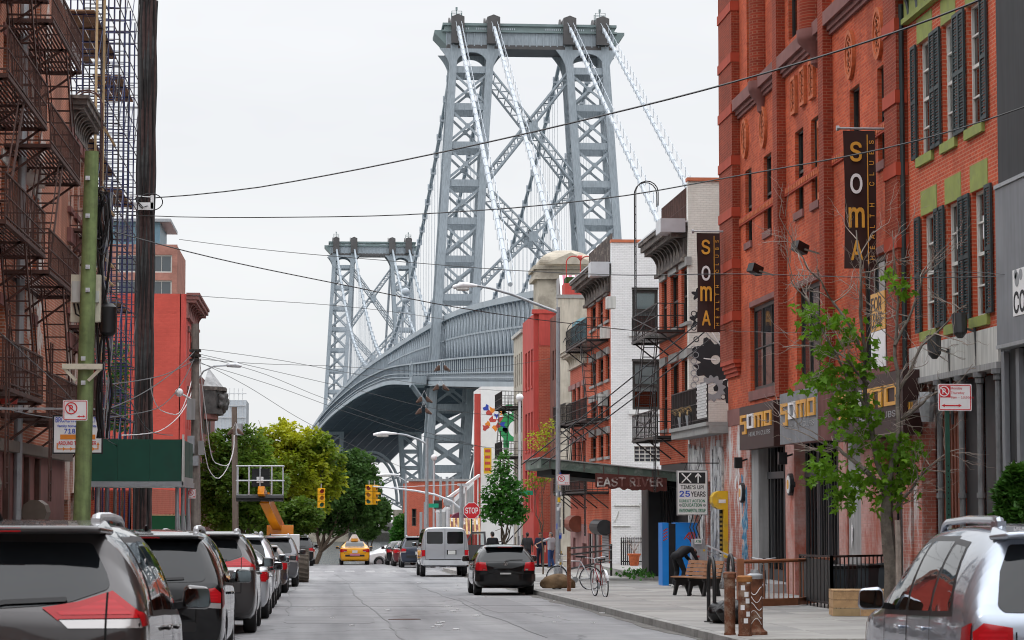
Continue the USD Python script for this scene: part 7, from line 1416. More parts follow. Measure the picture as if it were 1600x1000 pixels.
def person(name, label, loc, rz, J, shirt, trousers, hair, shoe='shoe_dark', sleeve=.5, bald=False):
    """J: joints in metres in the figure's own frame (x right, y facing, z up)."""
    t = thing(name, label, 'person', loc, rz); V = {k: np.array(v, float) for k, v in J.items()}; L = []
    hip, ch, nk, hd = V['hip'], V['chest'], V['neck'], V['head']; ax = V['shr'] - V['shl']; ax /= np.linalg.norm(ax); hx = V['hpr'] - V['hpl']; hx /= np.linalg.norm(hx)
    def trunk(e):
        H = m3.Manifold.batch_hull; S = lambda p, r: m3.Manifold.sphere(float(r + e), 14).translate(tuple(map(float, p))); w = (hip + ch) / 2
        return [H([S(hip + hx * .09, .105), S(hip - hx * .09, .105), S(w + ax * .085, .10), S(w - ax * .085, .10)]), H([S(w + ax * .085, .10), S(w - ax * .085, .10), S(ch + ax * .11, .105), S(ch - ax * .11, .105)]), H([S(ch + ax * .11, .105), S(ch - ax * .11, .105), S(V['shr'] - ax * .03, .062), S(V['shl'] + ax * .03, .062), S(nk - (nk - ch) * .25, .06)])]
    def arm(k, e, f=1.0): s, el, wr = V['sh' + k], V['el' + k], V['wr' + k]; P = [s, s + (el - s) * .5, el, el + (wr - el) * .4, wr]; R = [.058, .05, .042, .04, .028]; n = 5 if f >= 1 else 3 if f >= .5 else 2; Q = P[:n]; return chain(Q, [r + e for r in R[:n]])
    def leg(k, e): h, kn, an = V['hp' + k], V['kn' + k], V['an' + k]; return chain([h, h + (kn - h) * .5, kn, kn + (an - kn) * .35, an], [.092 + e, .078 + e, .057 + e * 1.3, .056 + e * 1.5, .04 + e * 2])
    L += trunk(0) + arm('r', 0) + arm('l', 0) + leg('r', 0) + leg('l', 0) + chain([nk, nk + (hd - nk) * .6], [.058, .055])
    fw = V.get('look', np.array([0, 1.0, 0])); fw = fw / np.linalg.norm(fw); up = hd - nk; up /= np.linalg.norm(up); sd = np.cross(fw, up); H = lambda *q: m3.Manifold.batch_hull([m3.Manifold.sphere(float(r), 14).translate(tuple(map(float, hd + fw * a + sd * b + up * c))) for (a, b, c, r) in q])
    L += [H((.0, 0, .03, .088), (-.025, 0, .035, .085), (.035, 0, -.05, .058), (.05, 0, -.085, .035)), H((.088, 0, -.005, .012), (.108, 0, -.03, .013), (.085, 0, -.035, .016)), H((.075, .02, -.065, .012), (.075, -.02, -.065, .012))]
    for s in (-1, 1): L += [H((-.005, s * .085, .0, .016), (-.01, s * .088, -.03, .013))]; L += hand(V['wr' + ('r' if s > 0 else 'l')], V['wr' + ('r' if s > 0 else 'l')] - V['el' + ('r' if s > 0 else 'l')], s)
    part(t, 'body', smooth_union(L, .03, 6), 'skin', smooth=60)
    mb = MB()
    for s in (-1, 1): e = trimesh.creation.icosphere(1, .011); mb.add(e.vertices + hd + fw * .079 + sd * .032 * s + up * .012, e.faces)
    part(t, 'eyes', mb, 'hair_dark')
    part(t, 'shirt', smooth_union(trunk(.017) + arm('r', .017, sleeve) + arm('l', .017, sleeve), .035, 5), shirt, smooth=60)
    wst = [m3.Manifold.batch_hull([m3.Manifold.sphere(.122, 14).translate(tuple(map(float, hip + hx * .085 * s + (0, 0, 0.02)))) for s in (-1, 1)])]
    part(t, 'trousers', smooth_union(wst + leg('r', .014) + leg('l', .014), .035, 5), trousers, smooth=60)
    if not bald: part(t, 'hair', smooth_union([H((-.015, 0, .05, .088), (-.045, 0, .02, .078), (.02, 0, .075, .068)), H((-.055, 0, -.03, .06), (-.05, 0, .03, .07))], .03, 3), hair, smooth=60)
    for k, s in (('r', 1), ('l', -1)):
        an = V['an' + k]; f2 = V.get('toe' + k, np.array([0, 1, 0.])); b = np.array([an[0], an[1], max(an[2] - .05, .03)]); part(t, 'shoe', smooth_union(chain([b - f2 * .05, b + f2 * .06, b + f2 * .15], [.045, .045, .033]), .03, 2), shoe, smooth=60)
    return t
def stand(**k):
    J = dict(hip=(0, 0, .95), chest=(0, 0, 1.27), neck=(0, .0, 1.47), head=(0, .02, 1.64), shl=(-.19, 0, 1.43), shr=(.19, 0, 1.43), hpl=(-.09, 0, .9), hpr=(.09, 0, .9), knl=(-.11, .02, .49), knr=(.11, .02, .49), anl=(-.12, -.01, .09), anr=(.12, -.01, .09), ell=(-.27, -.03, 1.14), elr=(.27, -.03, 1.14), wrl=(-.29, .06, .9), wrr=(.29, .06, .9)); J.update(k); return J
def onwalk(px, Y): p = at(px, 840, Y); return (p[0], Y, g(Y) + .13)
person('person', 'person in a dark grey t-shirt seen from behind among the three men', onwalk(824, 124), 8, stand(wrl=(-.2, .22, 1.0), ell=(-.28, .02, 1.12)), 'cloth_charcoal', 'denim_dark', 'hair_dark')
person('person', 'person in a navy shirt facing the street in the middle of the three men', onwalk(844, 125), 160, stand(wrr=(.12, .25, 1.02), elr=(.27, .02, 1.13), look=(.3, 1, 0)), 'cloth_navy', 'denim_dark', 'hair_dark')
person('person', 'person in a pale grey t-shirt and jeans pointing across with one arm', onwalk(861, 122), 40, stand(ell=(-.42, .16, 1.33), wrl=(-.62, .3, 1.22), look=(-.6, .8, 0), knr=(.13, .1, .5), anr=(.14, -.06, .09)), 'cloth_grey', 'denim', 'hair_grey')
person('person', 'person with dark hair half hidden behind the van door and black hatchback', (at(770, 0, 108)[0], 108, g(108) + .13), 20, stand(), 'cloth_black', 'denim_dark', 'hair_dark')
pb = at(1062, 905, 73.5)
person('person', 'person in black bending down over the yellow bicycle beside the blue machine', (pb[0], 73.5, g(73.5) + .13), -62, dict(hip=(0, -.12, .93), chest=(0, .2, 1.13), neck=(0, .36, 1.17), head=(0, .5, 1.09), look=(0, .8, -.7), shl=(-.18, .3, 1.16), shr=(.18, .3, 1.16), hpl=(-.09, -.1, .89), hpr=(.09, -.1, .89), knl=(-.12, .0, .48), knr=(.13, .08, .49), anl=(-.13, -.12, .09), anr=(.13, .0, .09), ell=(-.24, .42, .92), elr=(.24, .42, .92), wrl=(-.14, .56, .75), wrr=(.12, .6, .78)), 'cloth_black', 'cloth_black', 'hair_dark', 'shoe_white', sleeve=1.0)
# ---- bicycles
def bicycle(name, label, loc, rz, frame, lean=0, fender=None, tyre='rubber', group=None, steer=0):
    t = thing(name, label, 'bicycle', loc, rz, group); UsdGeom.Xformable(t).AddRotateYOp().Set(lean); R = .335; A, B = np.array([0, -.52, R]), np.array([0, .53, R])
    for c in (A, B):
        a = np.linspace(0, 2 * np.pi, 33); mb = MB(); mb.tube([(0, c[1] + R * math.cos(k), c[2] + R * math.sin(k)) for k in a], .017, 6, cap=False); w = part(t, 'wheel', mb, tyre, smooth=50)
        mb = MB(); mb.tube([(0, c[1] + (R - .022) * math.cos(k), c[2] + (R - .022) * math.sin(k)) for k in a], .011, 5, cap=False)
        for i in range(20): k = i * np.pi / 10; s = .03 * (1 if i % 2 else -1); mb.bar((s, c[1], c[2]), (0, c[1] + (R - .02) * math.cos(k), c[2] + (R - .02) * math.sin(k)), .003)
        mb.tube([(-.05, c[1], c[2]), (.05, c[1], c[2])], .022, 8); part(w, 'rim', mb, 'steel_light')
    S, H, C, Hb = np.array([0, -.2, .82]), np.array([0, .36, .82]), np.array([0, -.06, .28]), np.array([0, .39, .70]); mb = MB()
    for p, q in ((S, H), (C, S), (C, Hb), (H, Hb)): mb.tube([p, q], .017, 8)
    for s in (-.05, .05):
        for p in (S, C): mb.tube([p + [s * .4, 0, 0], A + [s, 0, 0]], .009, 6)
        mb.tube([Hb + [s * .6, .01, 0], B + [s, 0, 0]], .012, 6)
    part(t, 'frame', mb, frame, smooth=50)
    mb = MB(); sd = m3.Manifold.batch_hull([m3.Manifold.sphere(.03, 10).translate(q) for q in ((-.07, -.33, .95), (.07, -.33, .95), (0, -.06, .955))]); mb.add(*arr(sd)); mb.tube([S, (0, -.22, .93)], .013, 6); part(t, 'saddle', mb, 'black_plastic', smooth=50)
    mb = MB(); mb.tube([(-.29, .33, 1.0), (-.2, .40, .99), (0, .40, .96), (.2, .40, .99), (.29, .33, 1.0)], .012, 6); mb.tube([H, (0, .40, .96)], .014, 6); hb = part(t, 'handlebar', mb, 'steel_light', smooth=50); mb = MB()
    for s in (-1, 1): mb.tube([(s * .29, .33, 1.0), (s * .31, .24, 1.0)], .018, 6)
    part(hb, 'grip', mb, 'black_plastic')
    mb = MB(); mb.tube([(-.03, -.06, .28), (-.045, -.06, .28)], .09, 18); mb.tube([(-.05, -.06, .28), (-.05, .06, .17)], .01, 5); mb.tube([(.05, -.06, .28), (.05, -.18, .39)], .01, 5); mb.box(-.13, -.05, .02, .1, .16, .18); mb.box(.05, .13, -.22, -.14, .38, .4); part(t, 'crank', mb, 'steel_grey')
    if fender:
        for c in (A, B):
            k = np.linspace(.2, 2.9, 14); V = [[s, c[1] + (R + .035) * math.cos(q), c[2] + (R + .035) * math.sin(q)] for q in k for s in (-.03, .03)]; F = [[2 * i, 2 * i + 1, 2 * i + 3, 2 * i + 2] for i in range(13)]; mb = MB(); mb.add(np.array(V), np.array(F)); part(t, 'mudguard', mb, fender)
    return t
def ow(px, py): p = atG(px, py, .13); return (p[0], p[1], g(p[1]) + .13)
bicycle('bicycle', 'silver framed bicycle seen side on against the pavement rail', ow(896, 921), 62, 'bike_silver', 5)
bicycle('bicycle', 'bicycle with silver mudguards standing end on beside the pavement rail', ow(938, 932), 8, 'bike_red', -3, fender='bike_silver')
bicycle('bicycle', 'yellow bicycle held by the bending person in black', ow(1068, 912), 20, 'bike_yellow', 0)
bicycle('bicycle', 'dark bicycle leaning by the ticket machine behind the bench', ow(1088, 908), 60, 'bike_dark', 6)
bicycle('bicycle', 'bicycle with wide handlebars parked behind the brown fence', ow(1193, 934), 172, 'bike_dark', 0)

# ================================================================ street furniture on the right pavement
R = np.random.default_rng(77)
t = thing('bike_rail', 'rusty post and black double rail with the bicycles tied to it', 'bike rack'); a = ow(889, 924); b_ = ow(955, 900); mb = MB(); a, b_ = np.array(a), np.array(b_); mb.box(a[0] - .05, a[0] + .05, a[1] - .05, a[1] + .05, a[2], a[2] + 1.25); part(t, 'post', mb, 'rust'); mb = MB(); mb.tube([b_, b_ + [0, 0, 1.25]], .045, 8); part(t, 'post', mb, 'black_iron')
for h in (1.2, 1.02, .62): mb = MB(); mb.tube([a + [0, 0, h], b_ + [0, 0, h]], .03, 6); part(t, 'rail', mb, 'black_iron')
p = np.array(ow(872, 922)); v = trimesh.creation.icosphere(3, 1); q = v.vertices * [.5, .35, .3]; q = q * (1 + .35 * (meshkit.fbm(v.vertices * 1.6, 4, 2)[:, None] - .5)); q[:, 2] = np.maximum(q[:, 2], -.1); solo('boulder', (q + p + [0, 0, .16], v.faces), 'boulder_stone', 'brown boulder lying on the kerb at the foot of the lamp post', 'boulder', smooth=50)
# blue vending cabinet
t = thing('blue_cabinet', 'bright blue tall cabinet with red scribbles on the pavement', 'cabinet'); Y = 76.0; q = lambda px, py, Y=Y: at(px, py, Y); z0, z1 = g(Y) + .13, q(1058, 817)[2]; x0, x1 = q(1031, 0)[0], q(1085, 0)[0]
mb = MB(); mb.box(x0, x0 + .2, Y, Y + .9, z0, z1); part(t, 'side_body', mb, 'cabinet_blue'); mb = MB(); mb.box(x0 + .204, x0 + .42, Y + .03, Y + .88, z0 + .05, z1 - .03); part(t, 'door_strip', mb, 'black_plastic'); mb = MB(); mb.box(x0 + .424, x1, Y, Y + .9, z0 + .05, z1); part(t, 'front_panel', mb, 'cabinet_blue')
mb = MB(); [mb.prism(LineString([(x0 + .7 + .1 * i, z1 - .5 + .1 * (i % 2)), (x0 + .85 + .05 * i, z1 - .3), (x0 + .75 + .1 * i, z1 - .42 - .06 * i), (x0 + .95, z1 - .6 - .1 * i)]).buffer(.018), .003, .007, mapY(Y)) for i in range(4)]; [mb.prism(LineString([(x0 + .04, z1 - .25 - .1 * i), (x0 + .15, z1 - .18 - .1 * i)]).buffer(.018), .003, .007, mapY(Y)) for i in range(4)]; part(t, 'scribble', mb, 'paint_red')
# hand-painted sign
t = thing('community_sign', 'hand painted white sign with a black arrow panel hung on the wall bracket', 'sign'); Y = 75.5; q = lambda px, py: at(px, py, Y); x0, x1, z0, z1 = q(1055, 0)[0], q(1100, 0)[0], q(0, 804)[2], q(0, 735)[2]; W, H = x1 - x0, z1 - z0; f = mapY(Y)
mb = MB(); mb.box(x0 - .03, x1 + .03, Y + .003, Y + .05, z0 - .03, z1 + .03); part(t, 'frame', mb, 'stucco_grey'); mb = MB(); mb.box(x0, x1, Y, Y + .004 - .001, z0, z1); part(t, 'board', mb, 'sign_white'); mb = MB(); mb.prism(sbox(x0 + .04, z1 - H * .29, x1 - .05, z1 - .04), .003, .006, f); part(t, 'black_panel', mb, 'mural_black')
mb = MB(); cx, cz, s = x0 + W * .3, z1 - H * .16, H * .1; mb.prism(unary_union([LineString([(cx - s, cz - s), (cx + s, cz + s)]).buffer(.02), LineString([(cx - s, cz + s), (cx + s, cz - s)]).buffer(.02)]), .0075, .011, f); cx = x0 + W * .7; mb.prism(unary_union([LineString([(cx, cz - s), (cx, cz + s)]).buffer(.02), LineString([(cx - s * .6, cz + s * .3), (cx, cz + s), (cx + s * .6, cz + s * .3)]).buffer(.02)]), .0075, .011, f); part(t, 'arrow', mb, 'sign_white')
for txt, fz, hh, m, fx, ww in (("TIME'S UP!", .415, .085, 'mural_black', .1, .8), ('25', .59, .13, 'text_blue', .06, .36), ('YEARS', .59, .115, 'mural_black', .45, .5), ('DIRECT ACTION', .72, .06, 'text_green', .05, .88), ('EDUCATION', .82, .07, 'text_green', .16, .66), ('ENVIRONMENTAL GROUP', .95, .075, 'text_green', .05, .9)): mb = MB(); text_on(mb, f, txt, x0 + W * fx, z1 - H * fz, H * hh, .003, .005, width=W * ww); part(t, 'lettering', mb, m)
mb = MB(); [mb.prism(ring(.04, .04, .014).buffer(0).union(Point(0, 0).buffer(.012)), .003, .006, lambda u, w, d, c=c: (x0 + W * c + u, Y - d, z1 - H * .79 + w)) for c in (.09, .91)]; part(t, 'painted_ring', mb, 'mural_black')
mb = MB(); [mb.bar((x, Y + .03, z1), (x + .1, Y + .03, z1 + .25), .02) for x in (x0 + .2, x1 - .3)]; mb.bar((x0 + .1, Y + .03, z1 + .25), (RF + .1, Y + .03, z1 + .25), .035); part(t, 'bracket', mb, 'black_iron')
# small cash machine sign and its post of stickers
t = thing('cash_machine', 'narrow sticker covered cash machine with a small green lettered plate', 'cash machine'); Y = 74.0; p = at(1092, 905, Y); zz = g(Y) + .13; mb = MB(); mb.box(p[0] - .2, p[0] + .22, Y, Y + .5, zz, zz + 1.15); mb.box(p[0] - .16, p[0] + .2, Y + .1, Y + .5, zz + 1.15, zz + 1.45); part(t, 'body', mb, 'steel_grey'); pl = at(1091, 846, Y - .05); mb = MB(); mb.box(pl[0] - .11, pl[0] + .11, Y - .06, Y - .02, pl[2] - .08, pl[2] + .08); part(t, 'plate', mb, 'sign_white'); mb = MB(); text_on(mb, mapY(Y - .062), 'ATM', pl[0] - .085, pl[2] - .04, .08, 0, .004, width=.17); part(t, 'lettering', mb, 'text_green')
for i in range(14): mb = MB(); x, z = p[0] - .18 + .36 * R.random(), zz + .1 + 1.0 * R.random(); mb.box(x, x + .07, Y - .004 - .0006 * i, Y - .001, z, z + .06); part(t, 'sticker', mb, ['paint_red', 'sign_white', 'cabinet_blue', 'yellow_paint'][i % 4])
mb = MB(); [mb.tube([(p[0] + .1 * k, Y + .2, zz + 1.4), (p[0] + .1 * k - .15, Y + .15, zz + 1.8), (p[0] + .14 * k, Y + .2, zz + 2.2)], .02, 5) for k in (-1, 0, 1)]; part(t, 'cable', mb, 'black_plastic')
# bench
pb = np.array(ow(1088, 931)); t = thing('park_bench', 'park bench with dark iron ends and brown slats facing the road', 'bench', tuple(pb), -62)
for x in (-.62, 0, .62): mb = MB(); mb.prism(Polygon([(-.28, 0), (-.2, 0), (-.12, .25), (.08, .27), (.2, 0), (.3, 0), (.24, .3), (.3, .42), (.38, .85), (.33, .86), (.22, .46), (-.26, .46), (-.26, .4), (-.2, .38)]), x - .03, x + .03, lambda u, w, d: (d, u, w)); part(t, 'iron_end', mb, 'black_iron')
for i in range(5): mb = MB(); mb.box(-.75, .75, -.27 + i * .1, -.18 + i * .1, .462, .495); part(t, 'seat_slat', mb, 'bench_wood')
for i in range(4): mb = MB(); z = .52 + i * .1; y = .235 + i * .032; mb.add(np.array([[x, y + d + (zz - z) * .3, zz] for x in (-.75, .75) for d in (-.035, -.005) for zz in (z, z + .085)]), MB._bf); part(t, 'back_slat', mb, 'bench_wood')
# hooped posts
for i, (px, py, lb) in enumerate(((1112, 973, 'black hooped steel rack standing nearest the kerb by the trash bags'), (1142, 955, 'black hooped steel rack behind the nearest rusty bollard'))):
    t = thing('hoop_rack', lb, 'bike rack', ow(px, py)); mb = MB(); mb.tube([(-.0, -.32, 0), (0, -.32, .85)] + [(0, -.32 * math.cos(k), .85 + .3 * math.sin(k)) for k in np.linspace(.2, 2.94, 9)] + [(0, .32, .85), (0, .32, 0)], .035, 8); part(t, 'hoop', mb, 'black_iron', smooth=50); mb = MB(); [mb.tube([(0, y, 0), (0, y, .015)], .09, 10) for y in (-.32, .32)]; part(t, 'foot_plate', mb, 'black_iron')
# bollards and the standpipe
for i, (px, py, h, r, lb) in enumerate(((1140.5, 992, .97, .085, 'slim rusty iron bollard left of the stickered one'), (1164, 994, .92, .10, 'rusty bollard covered in white stickers beside the squat standpipe'))):
    p = ow(px, py); t = thing('rusty_bollard', lb, 'bollard', p); mb = MB(); mb.tube([(0, 0, 0), (0, 0, .03), (0, 0, .035), (0, 0, h - .1)], [r * 1.1, r * 1.1, r, r], 16); part(t, 'pipe', mb, 'rust', smooth=40); mb = MB(); mb.tube([(0, 0, h - .1), (0, 0, h - .085), (0, 0, h - .02), (0, 0, h)], [r, r * 1.2, r * 1.2, r * .9], 16); part(t, 'cap', mb, 'rust_cap' if i else 'rust', smooth=30)
    if i:
        for k in range(7): mb = MB(); z = .2 + .1 * k; a = -1.57 + .5 * math.sin(k * 2.3); n = 5; P = [[(r + .003) * math.cos(a + .4 * (j / n - .5) * 1.6), (r + .003) * math.sin(a + .4 * (j / n - .5) * 1.6), zz] for j in range(n + 1) for zz in (z, z + .075)]; mb.add(np.array(P), np.array([[2 * j, 2 * j + 2, 2 * j + 3, 2 * j + 1] for j in range(n)])); part(t, 'sticker', mb, 'sign_white')
p = ow(1180, 992); t = thing('standpipe', 'squat rusty standpipe with a grey lid and white scrawls', 'standpipe', p); mb = MB(); mb.tube([(0, 0, 0), (0, 0, .05), (0, 0, .08), (0, 0, .12), (0, 0, .8), (0, 0, .86)], [.19, .19, .14, .12, .12, .14], 18); part(t, 'pipe', mb, 'rust', smooth=40); mb = MB(); mb.tube([(0, 0, .862), (0, 0, .92), (0, 0, .95), (0, 0, 1.0)], [.13, .13, .07, .06], 16); part(t, 'lid', mb, 'steel_grey', smooth=40)
mb = MB()
for k in range(5): z = .2 + .12 * k; mb.tube([(.122 * math.cos(a), .122 * math.sin(a), z + .06 * math.sin(3 * a + k)) for a in np.linspace(-2.3, -.8, 8)], .006, 4)
part(t, 'scrawl', mb, 'sign_white')
# rubbish bags
for i, (px, py, s, lb) in enumerate(((1134, 975, .8, 'black rubbish bag on the left of the heap behind the bollards'), (1152, 976, .9, 'larger black rubbish bag close behind the slim bollard'))):
    v = trimesh.creation.icosphere(3, .3 * s); q = v.vertices * [1.1, .9, .85]; q = q * (1 + .4 * (meshkit.fbm(v.vertices * 6, 4, i)[:, None] - .5)); q[:, 2] = np.maximum(q[:, 2], -.22 * s); solo('rubbish_bag', (q + np.array(ow(px, py)) + [0, .35, .22 * s], v.faces), 'bag_plastic', lb, 'rubbish bag', smooth=50)
# brown fence round the cellar steps, black railings with bins, crate
t = thing('brown_fence', 'low brown metal fence in front of the gated doors', 'fence'); a, b_ = np.array(ow(1157, 950)), np.array(ow(1245, 947)); mb = MB(); mb.box(a[0] - .07, a[0] + .07, a[1] - .07, a[1] + .07, a[2], a[2] + 1.05); part(t, 'post', mb, 'brown_metal'); mb = MB(); mb.tube([a + [0, 0, .98], b_ + [0, 0, 1.0]], .04, 8); part(t, 'top_rail', mb, 'brown_metal'); mb = MB(); mb.bar(a + [0, 0, .1], b_ + [0, 0, .1], .05, .16); part(t, 'bottom_rail', mb, 'brown_metal')
for i in range(11): mb = MB(); p = a + (b_ - a) * (i + .7) / 11.4; mb.bar(p + [0, 0, .15], p + [0, 0, .98], .022); part(t, 'bar', mb, 'brown_metal')
mb = MB(); c = b_ + [1.6, 3.6, -.05]; mb.tube([b_ + [0, 0, 1.0], c + [0, 0, 1.0]], .04, 8); mb.bar(b_ + [0, 0, .1], c + [0, 0, .1], .05, .16); [mb.bar(b_ + (c - b_) * k / 12 + [0, 0, .1], b_ + (c - b_) * k / 12 + [0, 0, 1], .022) for k in range(1, 12)]; part(t, 'return_rail', mb, 'brown_metal')
t = thing('stair_rail', 'grey steel stair railing with thin sloping bars beside the bench', 'railing'); A, B, C, D = at(1104, 852, 71), at(1154, 875, 71), at(1154, 925, 71), at(1104, 912, 71)
for k in range(8): mb = MB(); f_ = k / 7; mb.tube([A + (D - A) * f_ * .9, B + (C - B) * f_ * .9], .03 if k == 0 else .014, 6); part(t, 'rail', mb, 'steel_light' if k == 0 else 'steel_grey')
mb = MB(); [mb.bar(A + (B - A) * k + [0, 0, .02], D + (C - D) * k, .045) for k in (0, .5, 1)]; part(t, 'post', mb, 'steel_grey')
mb = MB(); x = A[0] - .1; mb.box(x, B[0] + .5, 71.1, 73, g(72), g(72) + .35); part(t, 'step', mb, 'concrete_dark')
t = thing('black_fence', 'black iron enclosure fence with a mesh gate around the bins', 'fence'); ax_, bx_ = np.array(ow(1251, 944)), np.array(ow(1300, 952)); cx_ = ax_ + [1.9, 3.0, -.04]; dx_ = bx_ + [2.2, 3.4, -.05]
for (p, q, n, m) in ((ax_, bx_, 9, 'gate'), (bx_, dx_, 16, 'side')):
    mb = MB(); mb.bar(p + [0, 0, 1.1], q + [0, 0, 1.1], .045); mb.bar(p + [0, 0, .12], q + [0, 0, .12], .045); part(t, 'rail', mb, 'black_iron')
    for i in range(n + 1): mb = MB(); e = p + (q - p) * i / n; mb.bar(e, e + [0, 0, 1.12], .06 if i in (0, n) else .024); part(t, 'bar', mb, 'black_iron')
mb = MB(); mb.add(np.array([[*(ax_ + (bx_ - ax_) * k)[:2], ax_[2] + z] for k in (.03, .97) for z in (.15, 1.07)]), np.array([[0, 2, 3, 1]])); part(t, 'mesh_panel', mb, 'mesh_dark')
for i in range(3): p = bx_ + [.55 + .62 * i, 1.4 + .6 * i, 0]; tt = thing('wheelie_bin', ['grey lidded bin nearest the mesh gate inside the black fence', 'middle grey bin inside the black fence', 'last dark bin by the tree inside the black fence'][i], 'bin', tuple(p)); mb = MB(); mb.tube([(0, 0, 0), (0, 0, .8)], [.24, .3], 4); part(tt, 'bin', mb, 'bin_grey'); mb = MB(); mb.tube([(0, 0, .803), (0, 0, .87), (0, 0, .9)], [.33, .33, .2], 4); part(tt, 'lid', mb, 'black_plastic')
p = np.array(ow(1302, 963)); t = thing('wooden_crate', 'long pale wooden planter crate on the pavement in front of the tree', 'crate', tuple(p), -6)
for j in range(3):
    for (x0, x1) in ((0, .52), (.525, 1.15), (1.155, 1.75)): mb = MB(); mb.box(x0, x1 - .004, 0, .03, .005 + .155 * j, .15 + .155 * j); part(t, 'board', mb, 'crate_wood' if (j + int(x0 * 4)) % 3 else 'pale_wood')
    mb = MB(); mb.box(0, .03, .034, .8, .005 + .155 * j, .15 + .155 * j); part(t, 'board', mb, 'crate_wood'); mb = MB(); mb.box(1.72, 1.75, .034, .8, .005 + .155 * j, .15 + .155 * j); part(t, 'board', mb, 'crate_wood')
for j in range(5): mb = MB(); mb.box(0, 1.75, .002 + .16 * j, .155 + .16 * j, .468, .495); part(t, 'top_board', mb, 'crate_wood')
# alley: raised slab, spear railings and the terracotta pot
mb = MB(); mb.box(at(975, 0, 92)[0], RF + 1.0, 84.5, 103.9, g(92) - .3, g(88) + .3); struct('alley_slab', mb, 'concrete')
t = thing('spear_fence', 'black spear topped fence panel against the white brick wall', 'fence'); Y = 101; x0, x1 = at(968, 0, Y)[0], at(1004, 0, Y)[0]; z0 = g(88) + .3
for i in range(13): mb = MB(); x = x0 + (x1 - x0) * i / 12; mb.bar((x, Y, z0), (x, Y, z0 + 1.05), .05 if i < 6 else .025); mb.tube([(x, Y, z0 + 1.05), (x, Y, z0 + 1.1), (x, Y, z0 + 1.18)], [.02, .035, .004], 6); part(t, 'spear_bar', mb, 'black_iron')
mb = MB(); mb.bar((x0, Y, z0 + .15), (x1, Y, z0 + .15), .04); mb.bar((x0, Y, z0 + .95), (x1, Y, z0 + .95), .04); part(t, 'rail', mb, 'black_iron')
p = at(991, 882, 100); t = thing('terracotta_pot', 'terracotta flower pot with bare twigs by the white wall', 'flower pot', (p[0], 100, z0)); mb = MB(); mb.tube([(0, 0, 0), (0, 0, .42), (0, 0, .43), (0, 0, .5)], [.17, .24, .28, .28], 16); part(t, 'pot', mb, 'terracotta', smooth=30); mb = MB(); [mb.tube([(0, 0, .5), (.2 * math.cos(k), .2 * math.sin(k), .9), (.4 * math.cos(k), .4 * math.sin(k), 1.1 + .2 * math.sin(5 * k))], [.01, .008, .004], 4) for k in np.arange(0, 6.2, .7)]; part(t, 'twigs', mb, 'bark_pale')
# no-parking signs on posts
def park_sign(name, label, px0, px1, py0, py1, Y, post=None, big=False):
    t = thing(name, label, 'sign'); a, c = at(px0, py1, Y), at(px1, py0, Y); x0, x1, z0, z1 = a[0], c[0], a[2], c[2]; W, H = x1 - x0, z1 - z0; f = mapY(Y); mb = MB(); mb.prism(sm(sbox(x0, z0, x1, z1), .02), -.006, 0, f); part(t, 'plate', mb, 'sign_white')
    mb = MB(); mb.prism(sm(sbox(x0 + .012, z0 + .012, x1 - .012, z1 - .012), .02).difference(sbox(x0 + .024, z0 + .024, x1 - .024, z1 - .024)), .002, .004, f); part(t, 'border', mb, 'sign_red')
    k = H * (.22 if big else .33); cx, cz = (x0 + W * (.18 if big else .34)), z1 - H * (.27 if big else .4)
    if big: mb = MB(); mb.prism(sbox(x0 + .03, cz - k * 1.05, cx + k * 1.1, z1 - .03), .002, .0035, f); part(t, 'panel', mb, 'sign_red')
    cl = 'sign_white' if big else 'sign_red'; mb = MB(); mb.prism(unary_union([shapely.affinity.translate(ring(k * .9, k * .9, k * .16), cx, cz), LineString([(cx - k * .6, cz + k * .6), (cx + k * .6, cz - k * .6)]).buffer(k * .07)]), .0045, .006, f); text_on(mb, f, 'P', cx - k * .3, cz - k * .45, k * .9, .0065, .002, width=k * .55); part(t, 'symbol', mb, cl)
    mb = MB(); az = z0 + H * .2; l, r = (x0 + W * .1, x0 + W * .7) if big else (x0 + W * .58, x1 - W * .08); h = H * .06; mb.prism(unary_union([sbox(l + h, az - h * .35, r - h, az + h * .35), Polygon([(l, az), (l + h * 2, az + h), (l + h * 2, az - h)]), Polygon([(r, az), (r - h * 2, az + h), (r - h * 2, az - h)])]), .002, .004, f)
    part(t, 'arrow', mb, 'sign_red')
    if big:
        for i, s in enumerate(('Monday', 'Thursday', '9am - 10:30am')): mb = MB(); text_on(mb, f, s, x0 + W * .38, z1 - H * (.2 + .17 * i), H * .085, .002, .002, bold=False); part(t, 'lettering', mb, 'sign_red')
    if post: mb = MB(); post(mb, t, x0, x1, z0, z1)
    return t
def gpost(mb, t, x0, x1, z0, z1):
    Y = 33.0; x = at(1472, 0, Y)[0]; mb.box(x - .03, x + .03, Y + .012, Y + .05, g(Y), z1 - .05); part(t, 'post', mb, 'post_green')
    for i in range(5): m2 = MB(); z = .55 + .17 * i; m2.box(x - .036, x + .036, Y + .004, Y + .056, z, z + .12 + .02 * (i % 3)); part(t, 'sticker_wrap', m2, 'sticker_grey')
    for i in range(22): m2 = MB(); z = 1.3 + i * .075; m2.box(x - .008, x + .008, Y + .008, Y + .0118, z, z + .02); part(t, 'punched_hole', m2, 'near_black') if i < 12 else None
park_sign('parking_sign', 'white and red street cleaning sign with an arrow on a green post', 1466, 1518, 600, 642, 33.0, gpost, True)
park_sign('parking_sign', 'small white no parking sign tied to the green utility pole', 98, 137, 625, 657, 40.5)
park_sign('parking_sign', 'no parking sign high on the sticker covered lamp post', 871, 890, 741, 758, 78.6)
park_sign('parking_sign', 'small no parking sign on the grey wooden pole beside the shed', 294, 306, 764, 779, 68)
